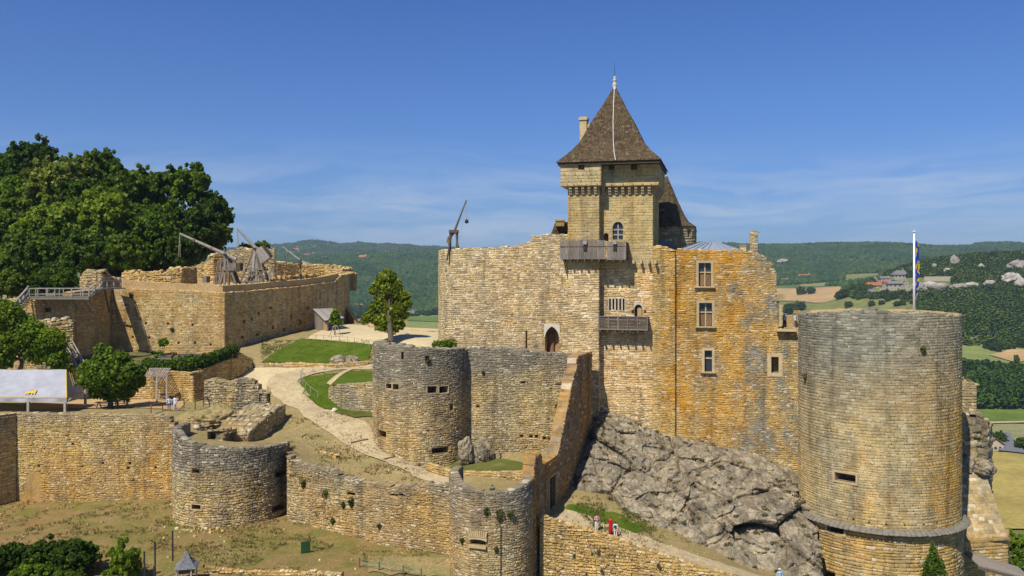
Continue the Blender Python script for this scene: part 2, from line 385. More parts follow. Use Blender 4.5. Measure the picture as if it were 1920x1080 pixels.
# ------------------------------------------------------------------ materials
def stone_mat(name, pal, ochre=(.44, .24, .06), oa=.5, grey=(.152, .135, .10), ga=.5, zg=None, seed=0.0, rnd=True, lum=1.0, streak=1.0, tint=(1.05, 1.0, .745), speck=.55, xo=None, xg=None, even=.28, ob=0.0):
    """palette per stone, ochre rust stains, grey lichen (more of it above height zg), dark runs down the face"""
    m, n = newmat(name); P0 = n.pos(); p = n.n('VectorMath', {0: P0, 1: (seed, seed*.7, 0)}, operation='ADD').outputs[0]
    g = n.n('NewGeometry'); oi = n.n('ObjectInfo'); sx = n.n('SeparateXYZ', {0: P0})
    if rnd: r = n.m('FRACT', n.m('ADD', n.m('MULTIPLY', g.outputs['Random Per Island'], 7.31), oi.outputs['Random']))
    else: r = n.ramp(n.n('TexVoronoi', {'Vector': n.scale(p, 1.9, 1.9, 4.2), 'Scale': 1.0}).outputs['Color'], [(0, 0), (1, 1)])
    c = n.ramp(r, [(i/(len(pal)-1), q) for i, q in enumerate(pal)])
    c = n.mix(even, c, tuple(sum(q[i] for q in pal)/len(pal) for i in range(3)))
    big = n.noise(n.scale(p, .09, .09, .05*streak), 1.0, 5, .62, .3); mid = n.noise(n.scale(p, 1, 1, .8), .42, 5, .6)
    fo = n.m('ADD', n.ramp(big, [(.42, 0), (.6, 1)]), n.ramp(mid, [(.5, 0), (.75, .6)]))
    if ob: fo = n.m('ADD', fo, ob)
    if xo: fo = n.m('MULTIPLY', fo, n.ramp(n.n('MapRange', {0: n.m('ADD', sx.outputs[0], n.m('MULTIPLY', n.m('SUBTRACT', mid, .5), 4)), 1: xo[0], 2: xo[3]}).outputs[0], [(0, .15), ((xo[1]-xo[0])/(xo[3]-xo[0]), 1), ((xo[2]-xo[0])/(xo[3]-xo[0]), 1), (1, .35)]))
    c = n.mix(n.m('MULTIPLY', fo, oa, clamp=True), c, ochre)
    c = n.mix(1, c, tint, 'MULTIPLY')
    gf = n.ramp(n.noise(n.scale(p, 1, 1, .6), .3, 6, .7), [(.44, 0), (.62, 1)])
    if zg is not None:
        gz = n.n('MapRange', {0: n.m('ADD', sx.outputs[2], n.m('MULTIPLY', n.m('SUBTRACT', mid, .5), 8)), 1: zg[0], 2: zg[1], 3: 0.0, 4: 1.0}).outputs[0]
        gf = n.m('MAXIMUM', n.m('MULTIPLY', gf, .55), gz)
    if xg: gf = n.m('MULTIPLY', gf, n.n('MapRange', {0: sx.outputs[0], 1: xg[0], 2: xg[1], 3: xg[2], 4: xg[3]}).outputs[0])
    c = n.mix(n.m('MULTIPLY', gf, ga, clamp=True), c, n.mix(r, grey, tuple(q*1.6 for q in grey)))
    run = n.ramp(n.noise(n.scale(p, 1.1, 1.1, .06), .8, 4, .6), [(.52, 1), (.68, .62)])
    c = n.mix(1, c, run, 'MULTIPLY')
    c = n.mix(1, c, n.ramp(n.noise(p, .7, 5, .65), [(.3, .72), (.5, 1.0), (.72, 1.22)]), 'MULTIPLY')
    if rnd:
        r2 = n.m('FRACT', n.m('MULTIPLY', r, 13.7)); c = n.mix(n.m('MULTIPLY', n.m('GREATER_THAN', r2, .91), .75*speck), c, (.68, .60, .44)); c = n.mix(n.m('MULTIPLY', n.m('LESS_THAN', r2, .13), .7*speck), c, (.12, .09, .055))
    fine = n.noise(p, 7, 5, .7); c = n.mix(1, c, n.ramp(fine, [(.25, .76*lum), (.75, 1.46*lum)]), 'MULTIPLY')
    n.out(c, .93, n.noise(p, 5, 6, .7), .8, .08, .08); return m
PAL_PALE = [(.30, .25, .165), (.45, .37, .24), (.53, .455, .31), (.47, .35, .18), (.60, .53, .40), (.40, .32, .20)]
PAL_WARM = [(.36, .25, .115), (.46, .34, .165), (.53, .42, .24), (.42, .29, .12), (.56, .46, .29), (.34, .26, .15)]
PAL_GREY = [(.25, .215, .155), (.335, .29, .20), (.42, .365, .26), (.285, .24, .16), (.46, .42, .33), (.22, .185, .125)]
PAL_MIX = [(.27, .215, .135), (.40, .32, .195), (.48, .39, .25), (.36, .255, .12), (.55, .49, .37), (.31, .265, .19)]
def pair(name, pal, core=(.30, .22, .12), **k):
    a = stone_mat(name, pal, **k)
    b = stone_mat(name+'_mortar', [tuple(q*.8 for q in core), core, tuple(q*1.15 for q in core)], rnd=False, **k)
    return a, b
S_KEEP = pair('ashlar_keep', [(.40, .315, .175), (.46, .37, .215), (.43, .34, .185), (.49, .40, .245), (.38, .30, .17)], core=(.33, .255, .14), oa=.3, ga=.4, seed=3, speck=.12, even=.35, grey=(.24, .215, .16))
S_FAC = pair('facade_stone', PAL_WARM, core=(.42, .28, .11), ochre=(.43, .215, .024), oa=.8, ga=.95, seed=17, streak=.3, grey=(.185, .165, .115), ob=.3, xo=(17, 19.5, 23.5, 30), xg=(20, 27, .4, 1.3))
S_COURT = pair('court_stone', PAL_PALE, oa=.3, ga=.4, seed=31, lum=1.1, tint=(1.08, 1.0, .80), speck=.7)
S_LOWK = pair('keep_rubble', PAL_PALE, oa=.32, ga=.25, seed=37, lum=1.14, tint=(1.1, 1.0, .78), speck=.6)
S_MID = pair('tower_stone', PAL_MIX, oa=.5, ga=.9, zg=(13.5, 19), seed=47)
S_CURT = pair('curtain_stone', PAL_PALE, oa=.55, ga=.9, zg=(15.5, 20), seed=53)
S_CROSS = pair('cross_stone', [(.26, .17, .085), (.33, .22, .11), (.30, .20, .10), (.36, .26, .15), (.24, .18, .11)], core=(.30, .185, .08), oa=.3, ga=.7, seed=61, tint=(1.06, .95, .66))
S_BAST = pair('bastion_stone', PAL_MIX, oa=.6, ga=.85, zg=(5.5, 10), seed=71)
S_FRONT = pair('front_stone', PAL_MIX, oa=.45, ga=.75, zg=(7.5, 10.5), seed=83)
S_LEFT = pair('left_stone', PAL_WARM, oa=.6, ga=.7, zg=(11.5, 15.5), seed=97)
S_LTOW = pair('left_tower_stone', PAL_MIX, oa=.45, ga=.9, zg=(7.6, 11), seed=103)
S_BIG = pair('big_tower_stone', PAL_MIX, speck=.25, even=.55, core=(.24, .19, .12), ochre=(.45, .25, .05), oa=.9, ob=.12, xo=(31, 43, 47, 48), ga=.95, zg=(13, 23), lum=1.1, seed=113, grey=(.155, .142, .10), xg=(33, 45, 1.2, .6))
S_BASE = pair('base_stone', PAL_WARM, oa=.5, ga=.5, seed=127)
S_TERR = pair('terrace_stone', PAL_PALE, core=(.36, .265, .15), oa=.45, ga=.3, seed=131, tint=(1.1, .98, .66))
S_RUIN = pair('ruin_stone', PAL_GREY, oa=.3, ga=.7, seed=149)
S_SUNNY = pair('warm_ruin_stone', PAL_WARM, oa=.35, ga=.2, seed=151)
def rock_mat():
    m, n = newmat('grey_rock'); p = n.pos()
    a = n.noise(p, .35, 6, .62, .4); b = n.noise(n.scale(p, 1, 1, 1.5), 1.6, 6, .7, .6)
    c = n.ramp(a, [(.28, (.16, .15, .13)), (.45, (.29, .275, .24)), (.58, (.41, .385, .33)), (.72, (.34, .27, .165))])
    c = n.mix(n.ramp(b, [(.50, 0), (.68, .85)]), c, (.36, .25, .12))
    c = n.mix(1, c, n.ramp(n.noise(p, 5, 5, .7), [(.3, .7), (.7, 1.25)]), 'MULTIPLY')
    c = n.mix(1, c, (.90, .82, .66), 'MULTIPLY')
    c = n.mix(1, c, n.ramp(n.noise(n.scale(p, 1.2, 1.2, .25), .9, 5, .65), [(.35, .55), (.6, 1.15)]), 'MULTIPLY')
    cr = n.n('TexVoronoi', {'Vector': n.n('VectorMath', {0: n.scale(p, .8, .8, .9), 1: n.n('TexNoise', {'Vector': p, 'Scale': .9, 'Detail': 4}).outputs['Color']}, operation='ADD').outputs[0], 'Scale': .8}, feature='DISTANCE_TO_EDGE').outputs[0]
    c = n.mix(n.ramp(cr, [(.0, .75), (.05, 0)]), c, (.17, .13, .08))
    h = n.m('ADD', n.m('MULTIPLY', n.ramp(cr, [(0, 0), (.09, 1)]), .4), b)
    n.out(c, .95, h, .8, .22, .08); return m
M_ROCK = rock_mat()
def ground_mat(name, stops, scale=.25, fine=3.0, bump=.05, stops2=None, tilt=None):
    m, n = newmat(name); p = n.pos()
    a = n.noise(p, scale, 6, .62, .4); c = n.ramp(a, stops)
    if stops2: c = n.mix(n.ramp(n.noise(p, scale*3.3, 5, .65), [(.46, 0), (.62, .8)]), c, stops2)
    c = n.mix(1, c, n.ramp(n.noise(p, fine, 5, .75), [(.28, .62), (.72, 1.32)]), 'MULTIPLY')
    n.out(c, .97, n.noise(p, fine*1.6, 5, .75), .8, bump, .05); return m
M_DRY = ground_mat('dry_grass', [(.28, (.27, .165, .06)), (.42, (.25, .175, .065)), (.54, (.18, .165, .04)), (.68, (.28, .205, .08)), (.8, (.32, .215, .095))], .16, 4.0, .1, (.31, .205, .085))
M_SLOPE = ground_mat('dry_slope', [(.3, (.36, .255, .115)), (.48, (.30, .235, .10)), (.62, (.26, .225, .085)), (.76, (.40, .29, .14))], .3, 4.0, .1, (.38, .27, .125))
M_SAND = ground_mat('sand', [(.3, (.52, .41, .22)), (.7, (.62, .50, .29))], .5, 6, .03)
M_PATH = ground_mat('gravel_path', [(.25, (.36, .275, .15)), (.42, (.46, .36, .20)), (.6, (.54, .43, .245)), (.8, (.43, .32, .165))], .5, 5, .06, (.40, .31, .18))
M_GRASS = ground_mat('lawn_grass', [(.3, (.06, .105, .008)), (.5, (.085, .13, .012)), (.62, (.12, .145, .02)), (.75, (.2, .175, .05))], .45, 5, .1)
M_GRASSD = ground_mat('rough_grass', [(.3, (.085, .10, .02)), (.55, (.135, .145, .035)), (.75, (.24, .19, .08))], .35, 4, .1)
M_EARTH = ground_mat('ochre_earth', [(.3, (.42, .27, .12)), (.6, (.50, .35, .17)), (.8, (.36, .24, .11))], .4, 4, .05)
M_GARDEN = ground_mat('garden_soil', [(.35, (.07, .10, .02)), (.55, (.20, .16, .07)), (.7, (.09, .12, .025))], .6, 3, .1)
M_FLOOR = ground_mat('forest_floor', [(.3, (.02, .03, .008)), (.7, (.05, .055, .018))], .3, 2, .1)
def plain(name, c, rough=.8, var=.25, sc=3.0, metal=0, spec=.2, bump=.02, st=(1, 1, 1)):
    m, n = newmat(name); p = n.scale(n.pos(), *st)
    f = n.noise(p, sc, 5, .65); cc = n.mix(1, c, n.ramp(f, [(.25, 1-var), (.75, 1+var)]), 'MULTIPLY')
    oi = n.n('ObjectInfo').outputs['Random']; cc = n.mix(1, cc, n.ramp(oi, [(0, 1-var*.6), (1, 1+var*.6)]), 'MULTIPLY')
    n.out(cc, rough, f, .4, bump, spec, metal); return m
M_WOOD = plain('weathered_wood', (.20, .17, .135), .85, .4, 2.0, st=(6, 6, .7))
M_WOODD = plain('dark_wood', (.10, .078, .055), .85, .4, 2.0, st=(6, 6, .7))
M_WOODP = plain('pale_wood', (.34, .30, .25), .85, .3, 2.0, st=(2, 2, 2))
M_WOODB = plain('brown_wood', (.20, .12, .06), .8, .35, 2.0, st=(4, 4, .8))
M_PLANK = plain('new_plank', (.40, .27, .14), .8, .25, 2.0)
M_SLATE = plain('grey_slate', (.19, .19, .19), .7, .4, 4.0)
M_ZINC = plain('zinc_sheet', (.42, .46, .51), .45, .12, .6, metal=.4, spec=.5)
M_DRESS = plain('dressed_stone', (.47, .355, .19), .9, .22, 2.5)
M_PALE = plain('pale_limestone', (.56, .50, .38), .9, .2, 2.5)
M_LEDGE = plain('lichen_ledge', (.16, .14, .105), .95, .4, 2.5)
M_IRON = plain('dark_iron', (.05, .045, .04), .6, .2, 4, metal=.6)
M_ROPE = plain('rope', (.33, .27, .18), .9, .2, 8)
M_WHITE = plain('white_paint', (.78, .78, .77), .4, .05, 2)
M_GLASS = None
m, n = newmat('window_glass'); n.out((.03, .035, .04), .08, None, spec=.6); M_GLASS = m
def tile_mat():
    m, n = newmat('stone_roof_tile'); g = n.n('NewGeometry'); p = n.pos()
    c = n.ramp(g.outputs['Random Per Island'], [(0, (.062, .05, .036)), (.35, (.098, .08, .058)), (.65, (.135, .112, .082)), (.9, (.082, .066, .048)), (1, (.20, .17, .13))])
    c = n.mix(n.ramp(n.noise(p, .5, 4, .6), [(.5, 0), (.7, .6)]), c, (.10, .085, .055))
    c = n.mix(1, c, n.ramp(n.noise(p, 6, 4, .7), [(.3, .7), (.7, 1.25)]), 'MULTIPLY')
    c = n.mix(1, c, (.98, .84, .64), 'MULTIPLY')
    n.out(c, .92, n.noise(p, 8, 4), .5, .04, .08); return m
M_TILE = tile_mat()
def leaf_mat(name, cols, trans=.42, sc=.35):
    m, n = newmat(name); g = n.n('NewGeometry'); oi = n.n('ObjectInfo').outputs['Random']; p = n.pos()
    f = n.noise(p, sc, 4, .6)
    k = n.m('ADD', n.m('MULTIPLY', g.outputs['Random Per Island'], .55), n.m('ADD', n.m('MULTIPLY', f, .5), n.m('MULTIPLY', n.m('SUBTRACT', oi, .5), .35)))
    c = n.ramp(k, [(.15+.7*i/(len(cols)-1), q) for i, q in enumerate(cols)])
    n.out(c, .6, None, spec=.2, trans=trans); return m
M_LEAF = leaf_mat('broad_leaves', [(.032, .07, .003), (.078, .145, .006), (.145, .225, .01), (.215, .28, .02)])
M_LEAF2 = leaf_mat('blossoming_leaves', [(.06, .10, .008), (.14, .19, .014), (.26, .29, .035), (.40, .40, .08)])
M_LEAF3 = leaf_mat('linden_leaves', [(.045, .085, .004), (.12, .18, .008), (.22, .27, .015), (.33, .36, .03)])
M_LEAF4 = leaf_mat('dark_leaves', [(.022, .052, .003), (.054, .105, .006), (.098, .165, .01), (.145, .21, .018)])
M_LEAF5 = leaf_mat('fresh_leaves', [(.05, .10, .004), (.11, .19, .007), (.185, .27, .012), (.26, .32, .025)])
M_TUFT = leaf_mat('wall_weeds', [(.03, .055, .006), (.06, .09, .012), (.11, .13, .025), (.19, .18, .05)])
M_HEDGE = leaf_mat('hedge_leaves', [(.022, .052, .003), (.05, .10, .006), (.095, .155, .01), (.14, .20, .018)])
M_BARK = plain('bark', (.11, .085, .06), .95, .35, 4, st=(1, 1, .3))
def far_mat(name, cols, sc):
    m, n = newmat(name); oi = n.n('ObjectInfo').outputs['Random']; p = n.pos()
    f = n.noise(p, sc, 4, .6); k = n.m('ADD', n.m('MULTIPLY', oi, .45), n.m('SUBTRACT', n.m('MULTIPLY', f, 1.0), .2))
    c = n.ramp(k, [(.2+.65*i/(len(cols)-1), q) for i, q in enumerate(cols)])
    c = n.mix(1, c, n.ramp(n.noise(p, .5, 4, .7), [(.3, .55), (.7, 1.4)]), 'MULTIPLY')
    n.out(c, .9, None, spec=.1); return m
M_RIDGE = far_mat('ridge_forest', [(.03, .055, .006), (.055, .095, .009), (.085, .125, .013), (.13, .15, .025)], .012)
M_FAR = far_mat('far_forest', [(.012, .032, .006), (.024, .054, .009), (.042, .078, .012), (.075, .105, .02)], .006)
M_MIDF = far_mat('valley_wood', [(.013, .036, .006), (.028, .064, .009), (.05, .095, .012), (.085, .13, .02)], .02)
def valley_mat():
    m, n = newmat('valley_fields'); p = n.pos()
    v = n.n('TexVoronoi', {'Vector': n.scale(p, 1, .55, 0), 'Scale': .0065, 'Randomness': .9}).outputs['Color']
    k = n.n('SeparateColor', {0: v}).outputs[0]
    c = n.ramp(k, [(0, (.10, .125, .03)), (.2, (.155, .18, .045)), (.4, (.12, .16, .035)), (.55, (.26, .215, .085)), (.68, (.10, .15, .03)), (.8, (.34, .235, .125)), (.9, (.16, .175, .05))], 'CONSTANT')
    c = n.mix(1, c, n.ramp(n.noise(p, .02, 5, .6), [(.3, .75), (.7, 1.25)]), 'MULTIPLY')
    n.out(c, .95, None, spec=.05); return m
M_VAL = valley_mat()
def field(name, c, stripe=None):
    m, n = newmat(name); p = n.pos(); f = n.noise(p, .035, 5, .6); cc = n.mix(1, c, n.ramp(f, [(.3, .8), (.7, 1.2)]), 'MULTIPLY')
    if stripe:
        w = n.n('TexWave', {'Vector': n.scale(p, 1, .45, 1), 'Scale': .13, 'Distortion': .4}).outputs['Color']; cc = n.mix(w, cc, stripe)
    cc = n.mix(1, cc, n.ramp(n.noise(p, .35, 5, .7), [(.3, .78), (.7, 1.2)]), 'MULTIPLY')
    n.out(cc, .95, None, spec=.05); return m
M_WHEAT = field('yellow_meadow', (.34, .265, .075)); M_GREENF = field('green_field', (.125, .175, .03)); M_PALEF = field('pale_green_field', (.205, .235, .065))
M_BROWNF = field('ploughed_field', (.44, .29, .125)); M_VINE = field('vine_rows', (.36, .29, .17), (.14, .18, .04)); M_OLIVE = field('olive_pasture', (.185, .19, .055))

# ------------------------------------------------------------------ valley and hills
VP = []   # (image column, image row, depth)
for px in (-500, 0, 480, 655, 825, 1050):
    VP += [(px, 739, 700), (px, 655, 1100), (px, 617, 1500), (px, 592, 1950), (px, 577, 2250), (px, 535, 2700), (px, 500, 3100), (px, 481, 3600), (px, 488, 4100), (px, 466, 5600), (px, 480, 7500), (px, 495, 11000)]
VP += [(560, 457, 5600), (660, 460, 5600), (620, 455, 5600), (740, 463, 5600)]
for px in (1250, 1420):
    VP += [(px, 739, 700), (px, 655, 1100), (px, 612, 1500), (px, 565, 2000), (px, 540, 2400), (px, 515, 2900), (px, 480, 3500), (px, 463, 4100), (px, 480, 5600), (px, 490, 7500), (px, 495, 11000)]
VP += [(1560, 739, 700), (1560, 655, 1080), (1560, 597, 1350), (1560, 562, 1650), (1560, 538, 2100), (1560, 515, 2700), (1560, 480, 3500), (1560, 462, 4100)]
VP += [(1700, 739, 700), (1700, 660, 980), (1700, 602, 1150), (1700, 552, 1350), (1700, 518, 1500), (1700, 505, 1640), (1700, 520, 1950), (1700, 505, 2700), (1700, 478, 3500), (1700, 461, 4100)]
VP += [(1800, 745, 690), (1800, 672, 930), (1800, 640, 1060), (1800, 596, 1170), (1800, 548, 1330), (1800, 508, 1500), (1800, 487, 1660), (1800, 510, 2000), (1800, 478, 3500), (1800, 462, 4100)]
for px in (1920, 2150, 2600):
    VP += [(px, 745, 690), (px, 680, 930), (px, 655, 1040), (px, 596, 1170), (px, 540, 1330), (px, 497, 1500), (px, 480, 1660), (px, 505, 2100), (px, 480, 3500), (px, 463, 4100)]
for px in (1700, 1920, 2600): VP += [(px, 480, 5600), (px, 495, 11000)]
for px in (-500, 400, 1050, 1560, 1920, 2600): VP += [(px, HY+F*100/330, 330), (px, HY+F*100/480, 480)]
vf0 = tps([((px-960)/F*3, math.log(Y)*4, zat(py, Y)) for px, py, Y in VP], 1e-4)
def sstep(a, b, x): t = np.clip((x-a)/(b-a), 0, 1); return t*t*(3-2*t)
def vh(x, y):
    """height of the land below and beyond the castle hill"""
    x = np.asarray(x, float); y = np.asarray(y, float); yy = np.maximum(y, 60.)
    far = vf0(x/yy*3, np.log(np.maximum(yy, 330))*4)
    r = np.hypot((x+12)/1.0, (y-112)/1.12)
    hill = -70+58*(1-sstep(52, 150, r))
    lh = 46*np.exp(-(((x+165)/70)**2+((y-215)/75)**2))+20*np.exp(-(((x+105)/36)**2+((y-165)/48)**2))
    hill = hill+lh*1.35
    w = sstep(230, 420, y+np.where(x < -60, -60, 0))
    far = far+sstep(2300, 3300, yy)*(9*np.sin(x*.0071+y*.003)*np.sin(y*.0052-x*.002)+7*np.sin(x*.0173+1.3)*np.sin(y*.011+x*.004)+4*np.sin(x*.041+y*.02))
    return np.where(y > 430, far, np.maximum(hill, -70)*(1-w)+far*w)
na, nr = 300, 330
ang = np.linspace(R(-52), R(52), na); rad = np.exp(np.linspace(math.log(26), math.log(11500), nr))
AA, RR = np.meshgrid(ang, rad, indexing='ij'); X = np.sin(AA)*RR; Y = np.cos(AA)*RR
Z = vh(X, Y)
link('valley_terrain', np_mesh('valley_terrain', np.stack([X, Y, Z], -1).reshape(-1, 3), grid_faces(na, nr), M_VAL, True), kind='structure')['label'] = 'valley floor and wooded hills beyond the castle'
def vp(px, py, y0=330, y1=5200): return gp(px, py, vh, y0, y1, 4000)
def fieldq(name, mat, quad, dz=.8, n=26, m=14, label=None):
    a, b, c, d = [vp(*q) for q in quad]
    V, Q = ruled([a, b], [d, c], n, m, vh, dz)
    o = link(name, np_mesh(name, V, Q, mat, True), kind='structure')
    if label: o['label'] = label
fieldq('meadow', M_WHEAT, [(1780, 1010), (2050, 1030), (2050, 852), (1780, 850)], label='yellow mown meadow below the ruined wall')
fieldq('field', M_GREENF, [(1790, 794), (2000, 797), (2000, 766), (1790, 768)], label='bright green field beside the road')
fieldq('vineyard', M_VINE, [(1870, 828), (2000, 850), (2000, 800), (1850, 797)], dz=1.2)
fieldq('road', plain('road_asphalt', (.17, .17, .18), .9, .1, .2), [(1872, 850), (1925, 856), (1890, 815), (1872, 815)], dz=1.6)
fieldq('farm_track', M_PATH, [(1790, 801), (2000, 795.5), (2000, 793), (1790, 797.5)], dz=1.9)
fieldq('field', M_PALEF, [(1790, 672), (1990, 690), (1990, 640), (1790, 645)], label='pale green field before the farmhouses')
fieldq('field', M_BROWNF, [(1855, 668), (1905, 682), (1990, 668), (1900, 655)], dz=1.8, label='small ploughed strip near the tall poplar')
fieldq('field', M_PALEF, [(640, 622), (860, 632), (860, 588), (640, 600)], label='pale green field left of the castle')
fieldq('field', M_GREENF, [(690, 600), (860, 606), (860, 596), (690, 594)], dz=2.0)
fieldq('field', M_BROWNF, [(1440, 562), (1585, 556), (1575, 538), (1440, 541)], label='ploughed field right of the broken facade')
fieldq('pasture', M_OLIVE, [(1440, 625), (1720, 625), (1690, 560), (1440, 566)])
fieldq('pasture', M_OLIVE, [(1580, 528), (1650, 524), (1650, 513), (1585, 516)], dz=1.4)

# ------------------------------------------------------------------ woods as one mass each, geometry-node instances
def scatter(name, pts, sizes, mat, leaves=0, quad=.24, label=None, sub=2):
    me = bpy.data.meshes.new(name); P = np.array(pts, np.float32)
    me.vertices.add(len(P)); me.vertices.foreach_set('co', P.ravel())
    a = me.attributes.new('size', 'FLOAT', 'POINT'); a.data.foreach_set('value', np.array(sizes, np.float32))
    me.materials.append(mat)
    o = link(name, me, kind='stuff')
    if label: o['label'] = label
    ng = bpy.data.node_groups.new(name, 'GeometryNodeTree')
    ng.interface.new_socket('Geometry', in_out='INPUT', socket_type='NodeSocketGeometry'); ng.interface.new_socket('Geometry', in_out='OUTPUT', socket_type='NodeSocketGeometry')
    N = lambda t, **k: (lambda nd: ([setattr(nd, a, b) for a, b in k.items()], nd)[1])(ng.nodes.new(t))
    L = ng.links.new
    gi = N('NodeGroupInput'); go = N('NodeGroupOutput')
    ico = N('GeometryNodeMeshIcoSphere'); ico.inputs['Subdivisions'].default_value = sub; ico.inputs['Radius'].default_value = .5
    nz = N('ShaderNodeTexNoise'); nz.inputs['Scale'].default_value = 3.4; nz.inputs['Detail'].default_value = 2
    vm = N('ShaderNodeVectorMath', operation='MULTIPLY_ADD'); vm.inputs[1].default_value = (.75, .75, .6); vm.inputs[2].default_value = (-.37, -.37, -.25)
    L(nz.outputs['Color'], vm.inputs[0])
    sp = N('GeometryNodeSetPosition'); L(ico.outputs[0], sp.inputs[0]); L(vm.outputs[0], sp.inputs['Offset'])
    geo = sp.outputs[0]
    if leaves:
        ds = N('GeometryNodeDistributePointsOnFaces'); L(geo, ds.inputs[0]); ds.inputs['Density'].default_value = leaves
        gr = N('GeometryNodeMeshGrid'); gr.inputs['Size X'].default_value = quad; gr.inputs['Size Y'].default_value = quad*.8
        gr.inputs['Vertices X'].default_value = 2; gr.inputs['Vertices Y'].default_value = 2
        rv = N('FunctionNodeRandomValue', data_type='FLOAT_VECTOR'); rv.inputs[0].default_value = (-1, -1, 0); rv.inputs[1].default_value = (1, 1, 6.28)
        ip = N('GeometryNodeInstanceOnPoints'); L(ds.outputs[0], ip.inputs[0]); L(gr.outputs[0], ip.inputs['Instance']); L(rv.outputs[0], ip.inputs['Rotation'])
        rl = N('GeometryNodeRealizeInstances'); L(ip.outputs[0], rl.inputs[0])
        tr = N('GeometryNodeTransform'); L(geo, tr.inputs[0]); tr.inputs['Scale'].default_value = (.86, .86, .86)
        jn = N('GeometryNodeJoinGeometry'); L(rl.outputs[0], jn.inputs[0]); L(tr.outputs[0], jn.inputs[0]); geo = jn.outputs[0]
    i2 = N('GeometryNodeInstanceOnPoints'); L(gi.outputs[0], i2.inputs[0])
    sm = N('GeometryNodeSetMaterial'); sm.inputs['Material'].default_value = mat; L(geo, sm.inputs[0]); L(sm.outputs[0], i2.inputs['Instance'])
    r2 = N('FunctionNodeRandomValue', data_type='FLOAT_VECTOR'); r2.inputs[0].default_value = (-.2, -.2, 0); r2.inputs[1].default_value = (.2, .2, 6.28); L(r2.outputs[0], i2.inputs['Rotation'])
    at_ = N('GeometryNodeInputNamedAttribute', data_type='FLOAT'); at_.inputs[0].default_value = 'size'; L(at_.outputs[0], i2.inputs['Scale'])
    L(i2.outputs[0], go.inputs[0])
    md = o.modifiers.new('trees', 'NODES'); md.node_group = ng
    return o
def in_poly(px, py, poly):
    P = np.array(poly, float); c = np.zeros(px.shape, bool); j = len(P)-1
    for i in range(len(P)):
        hit = ((P[i, 1] > py) != (P[j, 1] > py)) & (px < (P[j, 0]-P[i, 0])*(py-P[i, 1])/(P[j, 1]-P[i, 1]+1e-9)+P[i, 0]); c ^= hit; j = i
    return c
def wood_points(n, y0, y1, x0, x1, keepf, seed):
    g = np.random.default_rng(seed); Y = np.sqrt(g.uniform(y0**2, y1**2, n)); px = g.uniform(x0, x1, n); X = (px-960)/F*Y
    Z = vh(X, Y); py = HY+F*(CZ-Z)/Y; k = keepf(px, py, Y, X); return np.stack([X, Y, Z], 1)[k]
FIELDS = [[(640, 622), (860, 632), (860, 585), (640, 598)], [(1440, 562), (1590, 556), (1580, 536), (1440, 539)], [(1430, 625), (1725, 625), (1700, 585), (1600, 562), (1430, 566)], [(1580, 528), (1655, 524), (1650, 512), (1585, 514)]]
def far_keep(px, py, Y, X):
    k = np.ones(px.shape, bool)
    for f in FIELDS: k &= ~in_poly(px, py, f)
    cl = np.array([noise.noise(Vector((x*.004, y*.004, 3))) for x, y in zip(X, Y)])
    valley = (Y < 2150) & (px < 1100)
    k &= ~(valley & (cl < .12))
    low = (px > 1400) & (px < 1640) & (Y < 2450); k &= ~(low & (cl < .08))
    return k
P = np.concatenate([wood_points(30000, 1900, 4300, 440, 860, far_keep, 1), wood_points(42000, 1900, 4200, 1180, 2060, far_keep, 2), wood_points(9000, 4300, 5900, 380, 860, far_keep, 3)])
g = np.random.default_rng(5)
scatter('far_forest', P+np.array([0, 0, 2.5]), g.uniform(6, 19, len(P)), M_FAR, label='wooded hills closing the valley', sub=2)
def ridge_keep(px, py, Y, X):
    k = np.ones(px.shape, bool)
    k &= ~in_poly(px, py, [(1430, 640), (1735, 640), (1725, 575), (1690, 560), (1600, 560), (1430, 566)])
    k &= ~in_poly(px, py, [(1630, 560), (1700, 556), (1790, 556), (1790, 520), (1640, 520)])
    k &= (py < 648) & ~((px < 1640) & (Y > 1650)) & ~((px < 1600) & (Y < 1700))
    return k
P = wood_points(22000, 1000, 1800, 1560, 2060, ridge_keep, 7)
scatter('ridge_wood', P+np.array([0, 0, 2.0]), g.uniform(7, 15, len(P)), M_RIDGE, leaves=60, quad=.2, label='oak wood on the cliff ridge', sub=2)
def mid_keep(px, py, Y, X): return in_poly(px, py, [(1780, 768), (2000, 768), (2000, 715), (1850, 700), (1780, 690)])
P = wood_points(2600, 560, 900, 1770, 2000, mid_keep, 9)
scatter('valley_wood', P+np.array([0, 0, 4.0]), g.uniform(9, 15, len(P)), M_MIDF, leaves=110, quad=.17, label='dense green wood behind the green field', sub=3)
def hedge_keep(px, py, Y, X):
    a = in_poly(px, py, [(1850, 658), (2000, 648), (2000, 630), (1850, 640)])
    b = in_poly(px, py, [(660, 600), (860, 590), (860, 580), (660, 586)])
    return a | b
P = np.concatenate([wood_points(3000, 900, 1200, 1790, 2000, hedge_keep, 12)[::3], wood_points(6000, 1600, 2300, 640, 860, hedge_keep, 13)[::3]])
if len(P): scatter('field_hedges', P+np.array([0, 0, 3.0]), g.uniform(6, 12, len(P)), M_MIDF, leaves=60, quad=.2, label='tree lines between the valley fields')
